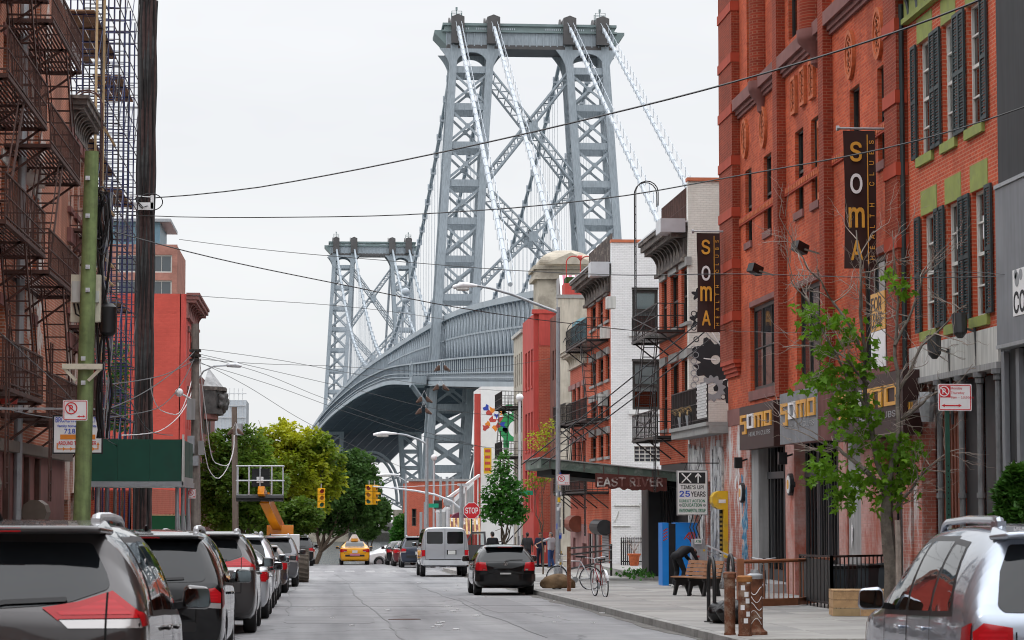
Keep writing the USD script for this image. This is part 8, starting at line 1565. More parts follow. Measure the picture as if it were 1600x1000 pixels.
# realty board behind the green pole
t = thing('lettered_board', 'white board with blue and orange lettering behind the green pole', 'sign'); Y = 44; a, c = at(83, 708, Y), at(160, 650, Y); x0, x1, z0, z1 = a[0], c[0], a[2], c[2]; W, H = x1 - x0, z1 - z0; f = mapY(Y); mb = MB(); mb.box(x0, x1, Y, Y + .03, z0, z1); part(t, 'board', mb, 'sign_white'); mb = MB(); mb.prism(sbox(x0 - .015, z0 - .015, x1 + .015, z1 + .015).difference(sbox(x0 + .012, z0 + .012, x1 - .012, z1 - .012)), -.03, .006, f); part(t, 'frame', mb, 'dark_paint')
for s, fx, fz, h, w, m in (('BROADWAY REALTY', .04, .17, .13, .9, 'text_blue'), ('family homes apartments', .08, .3, .06, .8, 'text_blue'), ('718-555', .22, .47, .12, .55, 'text_blue'), ('AROUND THE CORNER', .1, .78, .1, .78, 'sign_red')): mb = MB(); text_on(mb, f, s, x0 + W * fx, z1 - H * fz, H * h, .002, .003, width=W * w); part(t, 'lettering', mb, m)
mb = MB(); mb.prism(sbox(x0 + W * .14, z0 + H * .37, x0 + W * .86, z0 + H * .5), .002, .004, f); part(t, 'orange_bar', mb, 'sign_orange'); mb = MB(); mb.prism(unary_union([sbox(x0 + W * .08, z0 + H * .1, x0 + W * .92, z0 + H * .13), sbox(x0 + W * .07, z0 + H * .1, x0 + W * .095, z0 + H * .27), sbox(x1 - W * .095, z0 + H * .1, x1 - W * .07, z0 + H * .24)] + [Polygon([(x0 + W * k, z0 + H * .06), (x0 + W * k, z0 + H * .17), (x0 + W * (k + .05), z0 + H * .115)]) for k in (.2, .35, .5, .65, .8)] + [Polygon([(x1 - W * .115, z0 + H * .22), (x1 - W * .05, z0 + H * .22), (x1 - W * .083, z0 + H * .3)])]), .002, .004, f); part(t, 'arrow', mb, 'sign_orange')
mb = MB(); mb.bar((x0 - .5, Y + .05, z1 + .13), (x1 + .02, Y + .05, z1 + .13), .03); mb.bar((x0 + .3, Y + .05, z1 + .12), (x0 + .3, Y + .02, z1), .02); mb.bar((LF, Y + .05, z1 + .13), (x0, Y + .05, z1 + .13), .04); part(t, 'hanging_bar', mb, 'steel_grey')
# ---- green utility pole with its meter box, brackets and cable bundle
t = thing('green_pole', 'thick green treated wooden utility pole behind the nearest minivan', 'utility pole'); Y = 41.0; b0 = at(127, 840, Y); tp = at(143.5, 237, Y); mb = MB(); zz = np.linspace(g(Y), tp[2], 12); mb.tube([(b0[0] + (tp[0] - b0[0]) * (z - b0[2]) / (tp[2] - b0[2]), Y, z) for z in zz], np.linspace(.152, .118, 12), 16); part(t, 'pole', mb, 'pole_green', smooth=40)
for py in (278, 337, 417, 453, 560, 598, 640): p = at(137 if py < 500 else 130, py, Y - .15); mb = MB(); mb.box(p[0] - .035, p[0] + .035, Y - .16, Y - .12, p[2] - .035, p[2] + .035); mb.tube([(p[0], Y - .18, p[2]), (p[0], Y - .16, p[2])], .015, 6); part(t, 'bolt_plate', mb, 'steel_light')
mb = MB(); p = at(130, 575, Y); mb.box(p[0] - .33, p[0] + .33, Y - .2, Y - .1, p[2] - .03, p[2] + .06); [mb.bar((p[0] + s * .3, Y - .15, p[2] - .02), (p[0] + s * .1, Y - .15, p[2] - .22), .05) for s in (-1, 1)]; part(t, 'cross_arm', mb, 'beige_box')
bx = thing('meter_box', 'cream utility meter boxes strapped behind the green pole', 'utility box'); a, c = at(111, 503, Y + .3), at(158, 430, Y + .3); mb = MB(); mb.box(a[0], c[0], Y + .2, Y + .4, a[2], c[2]); part(bx, 'backboard', mb, 'beige_box'); mb = MB(); mb.box(a[0] + .02, a[0] + .17, Y + .12, Y + .2, a[2] + .32, c[2] - .12); mb.box(c[0] - .13, c[0] - .02, Y + .12, Y + .2, a[2] + .32, c[2] - .28); part(bx, 'meter_cover', mb, 'stucco_pale'); mb = MB(); [mb.tube([(a[0] + .06 + .06 * k, Y + .14, a[2] + .3), (a[0] + .1 + .07 * k, Y + .1, a[2] + .12), (a[0] + .22 + .05 * k, Y + .12, a[2] + .05)], .016, 5) for k in range(3)]; part(bx, 'conduit', mb, 'black_plastic')
t = thing('cable_bundle', 'coils of black cable hanging behind the green pole', 'cables'); R = np.random.default_rng(12)
for k in range(9): c = at(158 + R.uniform(-3, 3), 345 + R.uniform(-14, 14), Y + .5); mb = MB(); rr = .22 + .1 * R.random(); mb.tube([(c[0] + rr * .42 * math.cos(a), Y + .5 + .12 * math.sin(a + k), c[2] + rr * 1.5 * math.sin(a)) for a in np.linspace(0, 6.28, 22)], .013, 5, cap=False); part(t, 'coil', mb, 'black_plastic')
for k in range(12): xx = 150 + R.uniform(0, 22); mb = MB(); P = [at(xx + 5 * math.sin(j * .9 + k) + R.uniform(-2, 2), y, Y + .5) for j, y in enumerate(range(300, 690, 35))]; mb.tube(P, .011 + .012 * (k % 3 == 0), 5); part(t, 'hanging_cable', mb, ['black_plastic', 'net_brown', 'steel_grey'][k % 3])
p = at(169, 500, Y + .5); mb = MB(); mb.tube([p + [0, 0, .28], p + [0, 0, .22], p + [0, 0, -.22], p + [0, 0, -.28]], [.08, .14, .14, .08], 12); part(t, 'splice_case', mb, 'black_plastic', smooth=40)
# ---- grey wooden pole, lamp arm
t = thing('wooden_pole', 'weathered grey wooden telephone pole crowded with cables and boxes', 'utility pole'); Y = 70.0; b0, tp = at(307, 850, Y), at(305, 506, Y); mb = MB(); mb.tube([(b0[0], Y, g(Y)), (tp[0], Y, tp[2])], [.15, .11], 12); part(t, 'pole', mb, 'pole_grey', smooth=40)
q = lambda px, py: at(px, py, Y); mb = MB(); mb.tube([q(306, 600), q(318, 580), q(335, 572), q(358, 571)], .025, 6); la = part(t, 'lamp_arm', mb, 'steel_grey'); h = q(366, 572); mb = MB(); mb.add(*arr(m3.Manifold.batch_hull([m3.Manifold.sphere(r, 10).translate((float(h[0] + d), Y, float(h[2] + e))) for d, e, r in ((-.18, .02, .05), (.05, .03, .08), (.16, 0, .05))]))); part(la, 'lamp_head', mb, 'steel_light', smooth=50)
for (px, py, w, hh, m) in ((299, 640, .12, .3, 'stucco_grey'), (299, 695, .1, .25, 'steel_grey'), (315, 700, .08, .2, 'stucco_grey'), (303, 720, .14, .14, 'steel_grey')): p = q(px, py); mb = MB(); mb.box(p[0] - w, p[0] + w, Y - .28, Y - .12, p[2] - hh, p[2] + hh); part(t, 'cable_box', mb, m)
mb = MB(); p = q(281, 614); mb.add(*arr(m3.Manifold.sphere(.12, 10).translate((float(p[0]), Y - .3, float(p[2]))))); mb.tube([p + [0, -.3, 0], q(300, 625)], .03, 5); part(t, 'lamp_globe', mb, 'sign_white', smooth=50)
mb = MB(); [mb.box(p_[0] - .16, p_[0] + .16, Y - .2, Y + .2, p_[2] - .03, p_[2] + .03) for p_ in (q(305, 556), q(305, 563), q(305, 548))]; [mb.tube([q(303 + k, 545), q(303 + k, 535)], .04, 6) for k in (-3, 0, 4)]; part(t, 'insulator_rack', mb, 'frame_dark')
t = thing('wooden_pole_far', 'short dark wooden pole top rising out of the trees', 'utility pole'); Y = 105; b0, tp = at(369, 860, Y), at(366, 636, Y); mb = MB(); mb.tube([(b0[0], Y, g(Y)), (tp[0], Y, tp[2])], [.15, .12], 10); part(t, 'pole', mb, 'frame_brown'); mb = MB(); p = at(373, 671, Y); mb.tube([p + [0, 0, -.25], p + [0, 0, .25]], .18, 10); part(t, 'transformer', mb, 'steel_grey')
# ---- lamp posts on the right
def lamp_post(label, px, base_py, top_py, Y, head, pts, r=.09, globe=False, dark='steel_grey', sticker=False):
    t = thing('lamp_post', label, 'lamp post'); b0, tp = at(px, base_py, Y), at(px, top_py, Y); zb = g(Y) + .13; mb = MB(); mb.tube([(b0[0], Y, zb), (tp[0], Y, tp[2])], [r, r * .7], 12); part(t, 'pole', mb, dark, smooth=40); mb = MB(); mb.tube([(b0[0], Y, zb), (b0[0], Y, zb + .6), (b0[0], Y, zb + .62)], [r * 1.7, r * 1.6, r], 8); part(t, 'base', mb, dark)
    mb = MB(); mb.tube([at(a, b, Y) for a, b in pts], [r * .6 * (1 - .35 * i / len(pts)) for i in range(len(pts))], 8); ar = part(t, 'arm', mb, dark, smooth=50)
    h = at(*head, Y); s = Y / 3800; L = 17 * s if not globe else 10 * s; mb = MB(); mb.add(*arr(m3.Manifold.batch_hull([m3.Manifold.sphere(rr, 12).translate((float(h[0] + d), Y, float(h[2] + e))) for d, e, rr in ((-L, -.03, .07), (-L * .2, .04, .1), (L * .8, .02, .06), (L * 1.1, .01, .04))]))); hd = part(ar, 'lamp_head', mb, 'sign_white', smooth=50); mb = MB(); mb.add(*arr(m3.Manifold.batch_hull([m3.Manifold.sphere(.06, 10).translate((float(h[0] + d), Y, float(h[2] - .1))) for d in (-L * .7, L * .2)]))); part(ar, 'lens', mb, 'stucco_pale', smooth=50)
    return t
lp1 = lamp_post('nearest tall lamp post with a long arm and sticker covered foot', 872, 890, 480, 80, (727, 447), [(872, 488), (850, 480), (800, 460), (765, 450), (742, 446)])
R = np.random.default_rng(9); bx0 = at(872, 0, 80)
for i in range(26): mb = MB(); z = g(80) + .7 + 3.2 * R.random(); a = R.uniform(-2.6, -.6); rr = .094 + .0004 * i; w = .25 + .3 * R.random(); h = .06 + .14 * R.random(); P = [[bx0[0] + rr * math.cos(a + w * (j / 4 - .5) * 2), 80 + rr * math.sin(a + w * (j / 4 - .5) * 2), zz] for j in range(5) for zz in (z, z + h)]; mb.add(np.array(P), np.array([[2 * j, 2 * j + 2, 2 * j + 3, 2 * j + 1] for j in range(4)])); part(lp1, 'sticker', mb, ['sign_white', 'sticker_grey', 'sign_white', 'yellow_paint', 'stucco_pale', 'text_blue'][i % 6])
lamp_post('second lamp post with a curved arm beyond the silver van', 667, 872, 685, 122, (602, 678), [(667, 694), (655, 687), (635, 680), (615, 677)], .1)
lamp_post('thin far lamp post with a slim arm under the bridge', 634, 872, 740, 190, (606, 742), [(634, 752), (622, 745), (610, 742)], .1)
for i, (px, py, Y, lb) in enumerate(((812, 621, 128, 'round globe lamp on a pale post before the painted house'), (678, 715, 150, 'round globe lamp on a thin pole left of the vent pipes'))): t = thing('globe_lamp', lb, 'lamp post'); p = at(px, py, Y); mb = MB(); mb.tube([(p[0], Y, g(Y)), (p[0], Y, p[2] - .15)], .07, 8); part(t, 'pole', mb, 'steel_light'); mb = MB(); mb.add(*arr(m3.Manifold.sphere(.2, 14).translate(tuple(map(float, p))))); part(t, 'globe', mb, 'sign_white', smooth=True)
# traffic lights on their mast arm, stop sign, street signs
t = thing('mast_arm', 'long curved traffic signal mast arm from the post beyond the van', 'signal mast'); Y = 124; q = lambda px, py: at(px, py, Y); mb = MB(); mb.tube([q(721, 796), q(705, 783), q(680, 773), (q(650, 767)), q(600, 761), q(580, 760)], [.07, .06, .055, .05, .04, .035], 8); part(t, 'arm', mb, 'steel_light', smooth=50); mb = MB(); mb.tube([(q(722, 0)[0], Y, g(Y)), (q(722, 0)[0], Y, q(0, 755)[2])], .11, 10); part(t, 'post', mb, 'steel_grey'); mb = MB(); mb.tube([q(722, 757), q(592, 762)], .015, 5); mb.box(q(716, 0)[0], q(733, 0)[0], Y - .1, Y + .1, q(0, 759)[2], q(0, 755)[2]); part(t, 'stay', mb, 'steel_light')
def signal(label, px, py, Y, face):
    t = thing('traffic_light', label, 'traffic light', tuple(at(px, py, Y)), face); mb = MB()
    for i in range(3): m2 = MB(); z = .34 - .34 * i; m2.box(-.17, .17, -.12, .12, z - .16, z + .16); sc_ = part(t, 'section', m2, 'signal_yellow'); m2 = MB(); m2.tube([(0, -.121, z), (0, -.135, z)], .105, 14); part(sc_, 'lens', m2, ['lens_red', 'lens_amber', 'lens_green'][i]); m2 = MB(); k = np.linspace(.15, 3.0, 10); m2.add(np.array([[.12 * math.cos(a), y, z + .12 * math.sin(a)] for a in k for y in (-.12, -.3)]), np.array([[2 * j, 2 * j + 1, 2 * j + 3, 2 * j + 2] for j in range(9)])); part(sc_, 'visor', m2, 'signal_yellow')
    mb.tube([(0, 0, .5), (0, 0, .72)], .03, 6); part(t, 'hanger', mb, 'steel_grey'); return t
signal('left half of the paired yellow traffic lights at the arm tip', 577, 773, 124, -18); signal('right half of the paired yellow traffic lights at the arm tip', 585, 773, 124.3, 70); signal('single yellow traffic light hanging in front of the yellow tree', 502, 778, 124, 10)
t = thing('stop_sign', 'red octagonal stop sign partly behind the small street tree', 'stop sign'); Y = 114; c = at(737, 798, Y); k = np.arange(8) * np.pi / 4 + np.pi / 8; mb = MB(); mb.prism(Polygon(np.c_[c[0] + .41 * np.cos(k), c[2] + .41 * np.sin(k)]), 0, .008, mapY(Y)); part(t, 'plate', mb, 'sign_white'); mb = MB(); mb.prism(Polygon(np.c_[c[0] + .385 * np.cos(k), c[2] + .385 * np.sin(k)]), .009, .012, mapY(Y)); part(t, 'face', mb, 'sign_red'); mb = MB(); text_on(mb, mapY(Y), 'STOP', c[0] - .3, c[2] - .12, .26, .013, .004, width=.6); part(t, 'lettering', mb, 'sign_white'); mb = MB(); mb.box(c[0] - .03, c[0] + .03, Y + .01, Y + .05, g(Y), c[2] + .35); part(t, 'post', mb, 'post_green')
for i, (px, py, Y, lb) in enumerate(((822, 770, 122, 'green street name plate by the red brick corner'), (675, 790, 130, 'green street name plate beside the far signal post'))): t = thing('street_name_sign', lb, 'street sign'); p = at(px, py, Y); mb = MB(); mb.box(p[0] - .35, p[0] + .35, Y, Y + .02, p[2] - .11, p[2] + .11); part(t, 'plate', mb, 'name_green'); mb = MB(); mb.tube([(p[0] - .4, Y + .05, g(Y)), (p[0] - .4, Y + .05, p[2] + .2)], .04, 6); part(t, 'post', mb, 'steel_grey')
for i, (px, py, Y, lb) in enumerate(((700, 790, 128, 'pale pedestal signal left of the stop sign'), (684, 795, 131, 'slim pedestal call box beside the second lamp post'))): t = thing('pedestal_signal', lb, 'signal'); p = at(px, py, Y); mb = MB(); mb.tube([(p[0], Y, g(Y)), (p[0], Y, p[2])], .1, 8); part(t, 'post', mb, 'steel_light'); mb = MB(); mb.box(p[0] - .22, p[0] + .22, Y - .15, Y + .1, p[2], p[2] + .45); part(t, 'head', mb, 'frame_dark' if i else 'steel_grey'); mb = MB(); mb.add(*arr(m3.Manifold.sphere(.13, 10).translate((float(p[0]), Y, float(p[2] - .15))))); part(t, 'collar', mb, 'sign_white')
t = thing('arrow_sign', 'black one way arrow plate on the corner by the men', 'sign'); Y = 120; p = at(803, 808, Y); mb = MB(); mb.box(p[0] - .4, p[0] + .35, Y, Y + .02, p[2] - .22, p[2] + .22); part(t, 'plate', mb, 'mural_black'); mb = MB(); mb.prism(unary_union([sbox(p[0] - .3, p[2] - .04, p[0] + .1, p[2] + .04), Polygon([(p[0] + .1, p[2] - .14), (p[0] + .28, p[2]), (p[0] + .1, p[2] + .14)])]), .003, .006, mapY(Y)); part(t, 'arrow', mb, 'sign_white'); mb = MB(); mb.tube([(p[0], Y + .05, g(Y)), (p[0], Y + .05, p[2] + .3)], .035, 6); part(t, 'post', mb, 'steel_light')
# stoop railings of the corner building
t = thing('stoop_rail', 'white and black stoop railings behind the street tree', 'railing'); Y = 121
for k in range(12): mb = MB(); a = at(757 + k * 6, 858, Y); mb.bar((a[0], Y, g(Y)), (a[0], Y, a[2] + (.5 if k > 5 else .1) + .05 * (k % 6)), .04); part(t, 'baluster', mb, 'sign_white' if k < 8 else 'black_iron')
mb = MB(); mb.bar(at(757, 850, Y), at(790, 845, Y), .05); mb.bar(at(790, 850, Y), at(824, 812, Y), .05); part(t, 'handrail', mb, 'black_iron')
# pairs of shoes over the wire
for i, (px, py, lb) in enumerate(((689, 603, 'topmost pair of shoes dangling on the wire by the bridge tower'), (691, 573, 'pale topped pair of shoes hung highest on the wire'), (663, 622, 'brown pair of shoes hanging over the wire below the tower'), (662, 640, 'third pair of shoes strung low on the wire'), (368, 672, 'single pair of shoes on the wire left of the yellow tree'))):
    t = thing('hanging_shoes', lb, 'shoes', tuple(at(px, py, 95)))
    for s in (-1, 1): mb = MB(); mb.add(*arr(m3.Manifold.batch_hull([m3.Manifold.sphere(r, 8).translate(q_) for q_, r in (((s * .12, 0, -.1), .05), ((s * .12 + .17 * s, 0, -.16), .04), ((s * .12 - .02, 0, .02), .05))]))); part(t, 'shoe', mb, 'shoe_brown', smooth=50)
    mb = MB(); mb.tube([(-.12, 0, .02), (0, 0, .3), (.12, 0, .02)], .006, 4); part(t, 'lace', mb, 'sign_white')
# litter
mb = MB()
R = np.random.default_rng(4)
for i in range(40):
    p = atG(R.uniform(850, 1100), R.uniform(925, 985), .005) if i < 18 else atG(R.uniform(480, 760), R.uniform(885, 985), .005); s = R.uniform(.02, .06); k = R.uniform(0, 6, 5); mb.prism(Polygon([(p[0] + s * math.cos(a) * 1.4, p[1] + s * math.sin(a) * 2) for a in np.linspace(0, 5.2, 5)]), .006, .02, lambda u, w, d: (u, w, gz(w) + d))
tag(part('/World', 'litter', mb, 'sign_white'), 'scraps of pale litter scattered along the gutter and road', 'litter', None, 'stuff')

# ================================================================ trees and plants
SH = {'oval': np.array([(0, 0, 0), (.35, .5, .06), (0, 1, 0), (-.35, .5, .06)]), 'maple': np.array([(0, 0, 0), (.45, -.02, .03), (.28, .22, .05), (.62, .48, -.02), (.26, .52, .05), (0, 1, -.03), (-.26, .52, .05), (-.62, .48, -.02), (-.28, .22, .05), (-.45, -.02, .03)])}
def leaves(P, size, R, shape='oval', up=.35, out=None):
    n = len(P); S = SH[shape]; k = len(S); d = R.normal(size=(n, 3)); d += (out if out is not None else 0); d[:, 2] = d[:, 2] * .55 - up; d /= np.linalg.norm(d, axis=1, keepdims=True); r = R.normal(size=(n, 3)) * .55 + [0, 0, 1]; a = np.cross(d, r); a /= np.linalg.norm(a, axis=1, keepdims=True); c = np.cross(a, d); s = (size * R.uniform(.6, 1.25, n))[:, None, None]
    V = P[:, None, :] + s * (S[None, :, :1] * a[:, None] + S[None, :, 1:2] * d[:, None] + S[None, :, 2:] * c[:, None]); F = np.array([[0, i, i + 1] for i in range(1, k - 1)]); return V.reshape(-1, 3), (F[None] + (np.arange(n) * k)[:, None, None]).reshape(-1, 3)
def limb(mb, p, q, r0, r1, R, wob=.08, n=6):
    p, q = np.asarray(p, float), np.asarray(q, float); L = np.linalg.norm(q - p); t = np.linspace(0, 1, n); o = np.cumsum(R.normal(size=(n, 3)) * L * wob / n, 0) * (t * (1 - t) * 4)[:, None]; P = p + (q - p) * t[:, None] + o; mb.tube(P, r0 + (r1 - r0) * t, 7 if r0 > .03 else 4); return P
def tree(name, label, base, blobs, nl, size, lm, R, bark='bark', tr=.18, gap=.46, group=None, shape='oval'):
    """blobs: (centre, radii) of leaf masses."""
    t = thing(name, label, 'tree', tuple(base), 0, group); b0 = np.asarray(base, float); mb = MB(); bl = [(np.asarray(c, float) - b0, np.asarray(r, float)) for c, r in blobs]; top = np.mean([c for c, _ in bl], 0); fork = np.array([top[0] * .4, top[1] * .4, max(.45 * min(c[2] for c, _ in bl), .3)])
    limb(mb, (0, 0, -.2), fork, tr, tr * .75, R)
    for c, r in bl:
        P = limb(mb, fork, c, tr * .5, tr * .15, R, .25, 8)
        for _ in range(5): limb(mb, P[R.integers(4, 8)], c + r * R.normal(size=3) * .5, tr * .14, .012, R, .3)
    part(t, 'trunk', mb, bark, smooth=50); V = np.array([r.prod() for _, r in bl]) ** .7; cnt = (V / V.sum() * nl * 2.4).astype(int); PP, OO = [], []
    for (c, r), n in zip(bl, cnt): u = R.normal(size=(n, 3)); u /= np.linalg.norm(u, axis=1, keepdims=True); q = u * (R.random(n) ** .33)[:, None]; PP.append(c + q * r); OO.append(q)
    P, O = np.vstack(PP), np.vstack(OO); sc = np.mean([r.mean() for _, r in bl]); k = meshkit.fbm((P + b0) / (sc * .3), 3, 11); keep = k > gap + .05 * (np.linalg.norm(O, axis=1) > .8); P, O = P[keep], O[keep]
    part(t, 'crown', leaves(P, size, R, shape, .3, O * .9), lm, kind='stuff'); return t
R = np.random.default_rng(101)
def B(Y, L): return [(at(px, py, Y + dy), np.array([rx, ry, rz]) * Y / 3800) for px, py, dy, rx, ry, rz in L]
gb = lambda px, Y: (float(at(px, 840, Y)[0]), Y, g(Y))
Y = 165; tree('yellow_tree', 'broad tree with bright yellow green crown at the street end', gb(432, Y), B(Y, [(440, 690, 0, 42, 45, 34), (478, 703, -1, 48, 45, 34), (410, 725, 1, 48, 45, 42), (455, 740, -2, 60, 50, 40), (505, 715, 0, 34, 36, 30), (425, 780, 0, 52, 45, 34), (480, 775, 1, 46, 45, 36), (515, 748, 1, 28, 30, 28)]), 15000, .34, 'leaf_yellow', R, tr=.25, gap=.475)
Y = 142; tree('street_tree', 'leafy green tree with yellowing top beside the wooden pole', gb(392, Y), B(Y, [(350, 705, 0, 34, 40, 34), (385, 700, 0, 40, 45, 36), (335, 745, 0, 30, 40, 42), (375, 750, -1, 52, 50, 42), (410, 755, 0, 40, 40, 44), (350, 800, 0, 42, 40, 32), (400, 800, 0, 42, 40, 30)]), 15000, .26, 'leaf_green', R, tr=.2, gap=.475)
Y = 150; tree('street_tree', 'low leafy tree behind the boom lift', gb(440, Y), B(Y, [(430, 808, 0, 36, 36, 26), (470, 805, 0, 34, 36, 28)]), 5000, .26, 'leaf_green', R, tr=.14)
Y = 232; tree('dark_tree', 'dark green spreading tree overhanging the river end of the street', gb(480, Y), B(Y, [(520, 735, 0, 42, 50, 38), (555, 730, 0, 34, 45, 28), (540, 770, -2, 50, 50, 36), (500, 785, 0, 42, 45, 40), (565, 790, 0, 36, 40, 36), (520, 812, 1, 38, 40, 26), (575, 755, 0, 22, 30, 30), (480, 800, 1, 34, 40, 34)]), 16000, .42, 'leaf_dark', R, tr=.3, gap=.465)
Y = 210; tree('pear_tree', 'small cone shaped green tree in front of the low brick building', gb(629, Y), B(Y, [(630, 818, 0, 14, 14, 14), (630, 832, 0, 20, 20, 14), (629, 846, 0, 19, 19, 16)]), 2600, .25, 'leaf_bright', R, tr=.09, gap=.3)
Y = 95; tree('small_street_tree', 'small upright green street tree behind the black hatchback', gb(786, Y), B(Y, [(786, 722, 0, 14, 14, 20), (784, 748, 0, 24, 24, 22), (778, 775, -.3, 29, 29, 22), (798, 772, .2, 26, 26, 24), (786, 800, 0, 36, 36, 20), (767, 792, 0, 20, 20, 18), (805, 800, 0, 20, 20, 20)]), 3600, .17, 'leaf_bright', R, tr=.065, gap=.5)
Y = 100; tree('young_tree', 'sparse young tree with pale feathery leaves behind the canopy', gb(848, Y), B(Y, [(842, 688, 0, 22, 22, 20), (850, 735, 0, 26, 26, 18), (835, 752, 0, 18, 18, 12), (858, 668, 0, 14, 14, 16)]), 520, .13, 'leaf_yellow', R, tr=.04, gap=.475)
for i, (px, lb) in enumerate(((345, 'low green tree mass far behind the shed on the waterfront'), (440, 'low dark tree far behind the lift on the waterfront'), (575, 'tall thin far tree by the bridge foot on the waterfront'))): Y = 300; tree('waterfront_tree', lb, gb(px, Y), B(Y, [(px, 815, 0, 40 - 12 * (i == 2), 40, 26), (px + 20, 800, 0, 30 - 14 * (i == 2), 30, 22)]), 4500, .5, 'leaf_dark', R, tr=.25)
# ---- the half-bare maple on the right pavement
Y = 46.0; t = thing('maple_tree', 'half bare street maple with bright green leaf clusters on its left side', 'tree', gb(1392, Y)); b0 = np.array(gb(1392, Y)); q = lambda px, py, dy=0.: at(px, py, Y + dy) - b0; mb = MB(); tw = MB(); R = np.random.default_rng(55)
def twig(p, d, L, r, n):
    d = d / np.linalg.norm(d); e = p + d * L; limb(tw if r < .016 else mb, p, e, r, r * .55, R, .22, 5)
    if n: 
        for k in range(R.integers(2, 4)): f = R.uniform(.35, 1); nd = d + R.normal(size=3) * .5 + [0, 0, .12]; twig(p + (e - p) * f, nd, L * R.uniform(.5, .8), max(r * .55, .0035), n - 1)
limb(mb, q(1392, 960), q(1388, 850), .165, .14, R, .03); limb(mb, q(1388, 850), q(1386, 770), .14, .115, R, .05)
lead = [[(1386, 770), (1360, 660), (1352, 560), (1345, 440), (1338, 360)], [(1386, 770), (1402, 690), (1398, 560), (1404, 470), (1398, 400)], [(1386, 770), (1352, 735), (1310, 700), (1280, 690)], [(1392, 800), (1420, 770), (1450, 730), (1480, 715)], [(1358, 650), (1310, 560), (1262, 470), (1235, 440)], [(1400, 620), (1440, 540), (1490, 490), (1520, 470)], [(1356, 600), (1322, 560), (1290, 540)], [(1398, 540), (1430, 470), (1445, 420)], [(1400, 660), (1450, 620), (1500, 600)], [(1352, 560), (1300, 470), (1262, 420), (1240, 380)]]
for L in lead:
    pts = [q(px, py, R.uniform(-.4, .4) * (i > 0)) for i, (px, py) in enumerate(L)]; r0 = .062 if L[0] == (1386, 770) else .032
    for i in range(len(pts) - 1):
        a = r0 * (1 - i / len(pts)); limb(mb, pts[i], pts[i + 1], max(a, .014), max(r0 * (1 - (i + 1) / len(pts)), .009), R, .1)
        if i or L[0] != (1386, 770):
            for k in range(3): f = R.random(); twig(pts[i] + (pts[i + 1] - pts[i]) * f, (pts[i + 1] - pts[i]) / np.linalg.norm(pts[i + 1] - pts[i]) + R.normal(size=3) * .7, R.uniform(.45, 1.0), .013, 2)
part(t, 'trunk', mb, 'bark_grey', smooth=50); part(t, 'twigs', tw, 'bark_pale', kind='stuff'); PP = []
for px, py, rx, ry, n in ((1265, 490, 22, 16, 46), (1300, 500, 20, 16, 36), (1325, 515, 26, 18, 50), (1275, 520, 16, 14, 24), (1290, 550, 20, 14, 26), (1300, 590, 42, 18, 100), (1340, 570, 24, 20, 50), (1272, 596, 20, 10, 26), (1330, 625, 30, 22, 70), (1365, 560, 18, 22, 30), (1398, 432, 20, 14, 22), (1415, 452, 16, 12, 14), (1345, 680, 40, 22, 80), (1315, 650, 24, 16, 36), (1290, 735, 30, 20, 66), (1320, 765, 30, 20, 66), (1345, 745, 26, 22, 56), (1390, 720, 32, 34, 110), (1415, 735, 24, 28, 66), (1380, 770, 34, 22, 80), (1270, 722, 14, 8, 14), (1405, 690, 20, 18, 36), (1315, 785, 20, 12, 30), (1425, 700, 16, 14, 22), (1355, 640, 22, 20, 36)):
    P = np.array([q(px + rx * R.normal() * .55, py + ry * R.normal() * .6, R.normal() * .3) for _ in range(int(n * 1.25))]); PP.append(P)
part(t, 'leaves', leaves(np.vstack(PP), .155, R, 'maple', .75), 'leaf_maple', kind='stuff')
mb = MB(); p = np.array(gb(1403, 45.2)); limb(mb, p, p + [0, 0, 1.95], .07, .06, R, .02); solo('tree_stake', mb, 'bark_pale', 'short grey wooden stake standing beside the maple trunk', 'stake')
# ---- clipped evergreen at the right edge
Y = 30.0; p = np.array([at(1592, 840, Y)[0], Y, g(Y) + .13]); t = thing('evergreen_shrub', 'bushy bright evergreen shrub behind the silver suv', 'shrub', tuple(p)); mb = MB(); mb.tube([(0, 0, 0), (0, 0, .55), (0, 0, .56), (0, 0, .62)], [.24, .3, .34, .34], 16); part(t, 'planter', mb, 'stucco_grey', smooth=30); mb = MB(); limb(mb, (0, 0, .5), (0, 0, 2.0), .04, .01, R); part(t, 'stem', mb, 'bark'); R = np.random.default_rng(6)
n = 9000; z = R.random(n) ** .8; a = R.random(n) * 6.283; rr = (.55 + .9 * meshkit.fbm(np.c_[np.cos(a) * 2, np.sin(a) * 2, z * 6], 3, 5)) * (.46 * (1 - z) ** .75 + .05) * (1 + .25 * np.sin(a * 5 + z * 14) + .2 * np.sin(a * 3 - z * 9)) * R.uniform(.72, 1.05, n); P = np.c_[rr * np.cos(a), rr * np.sin(a), .6 + z * 1.75]; part(t, 'foliage', leaves(P, .11, R, 'oval', -.5, np.c_[np.cos(a), np.sin(a), 0 * a] * .8), 'leaf_fir', kind='stuff')
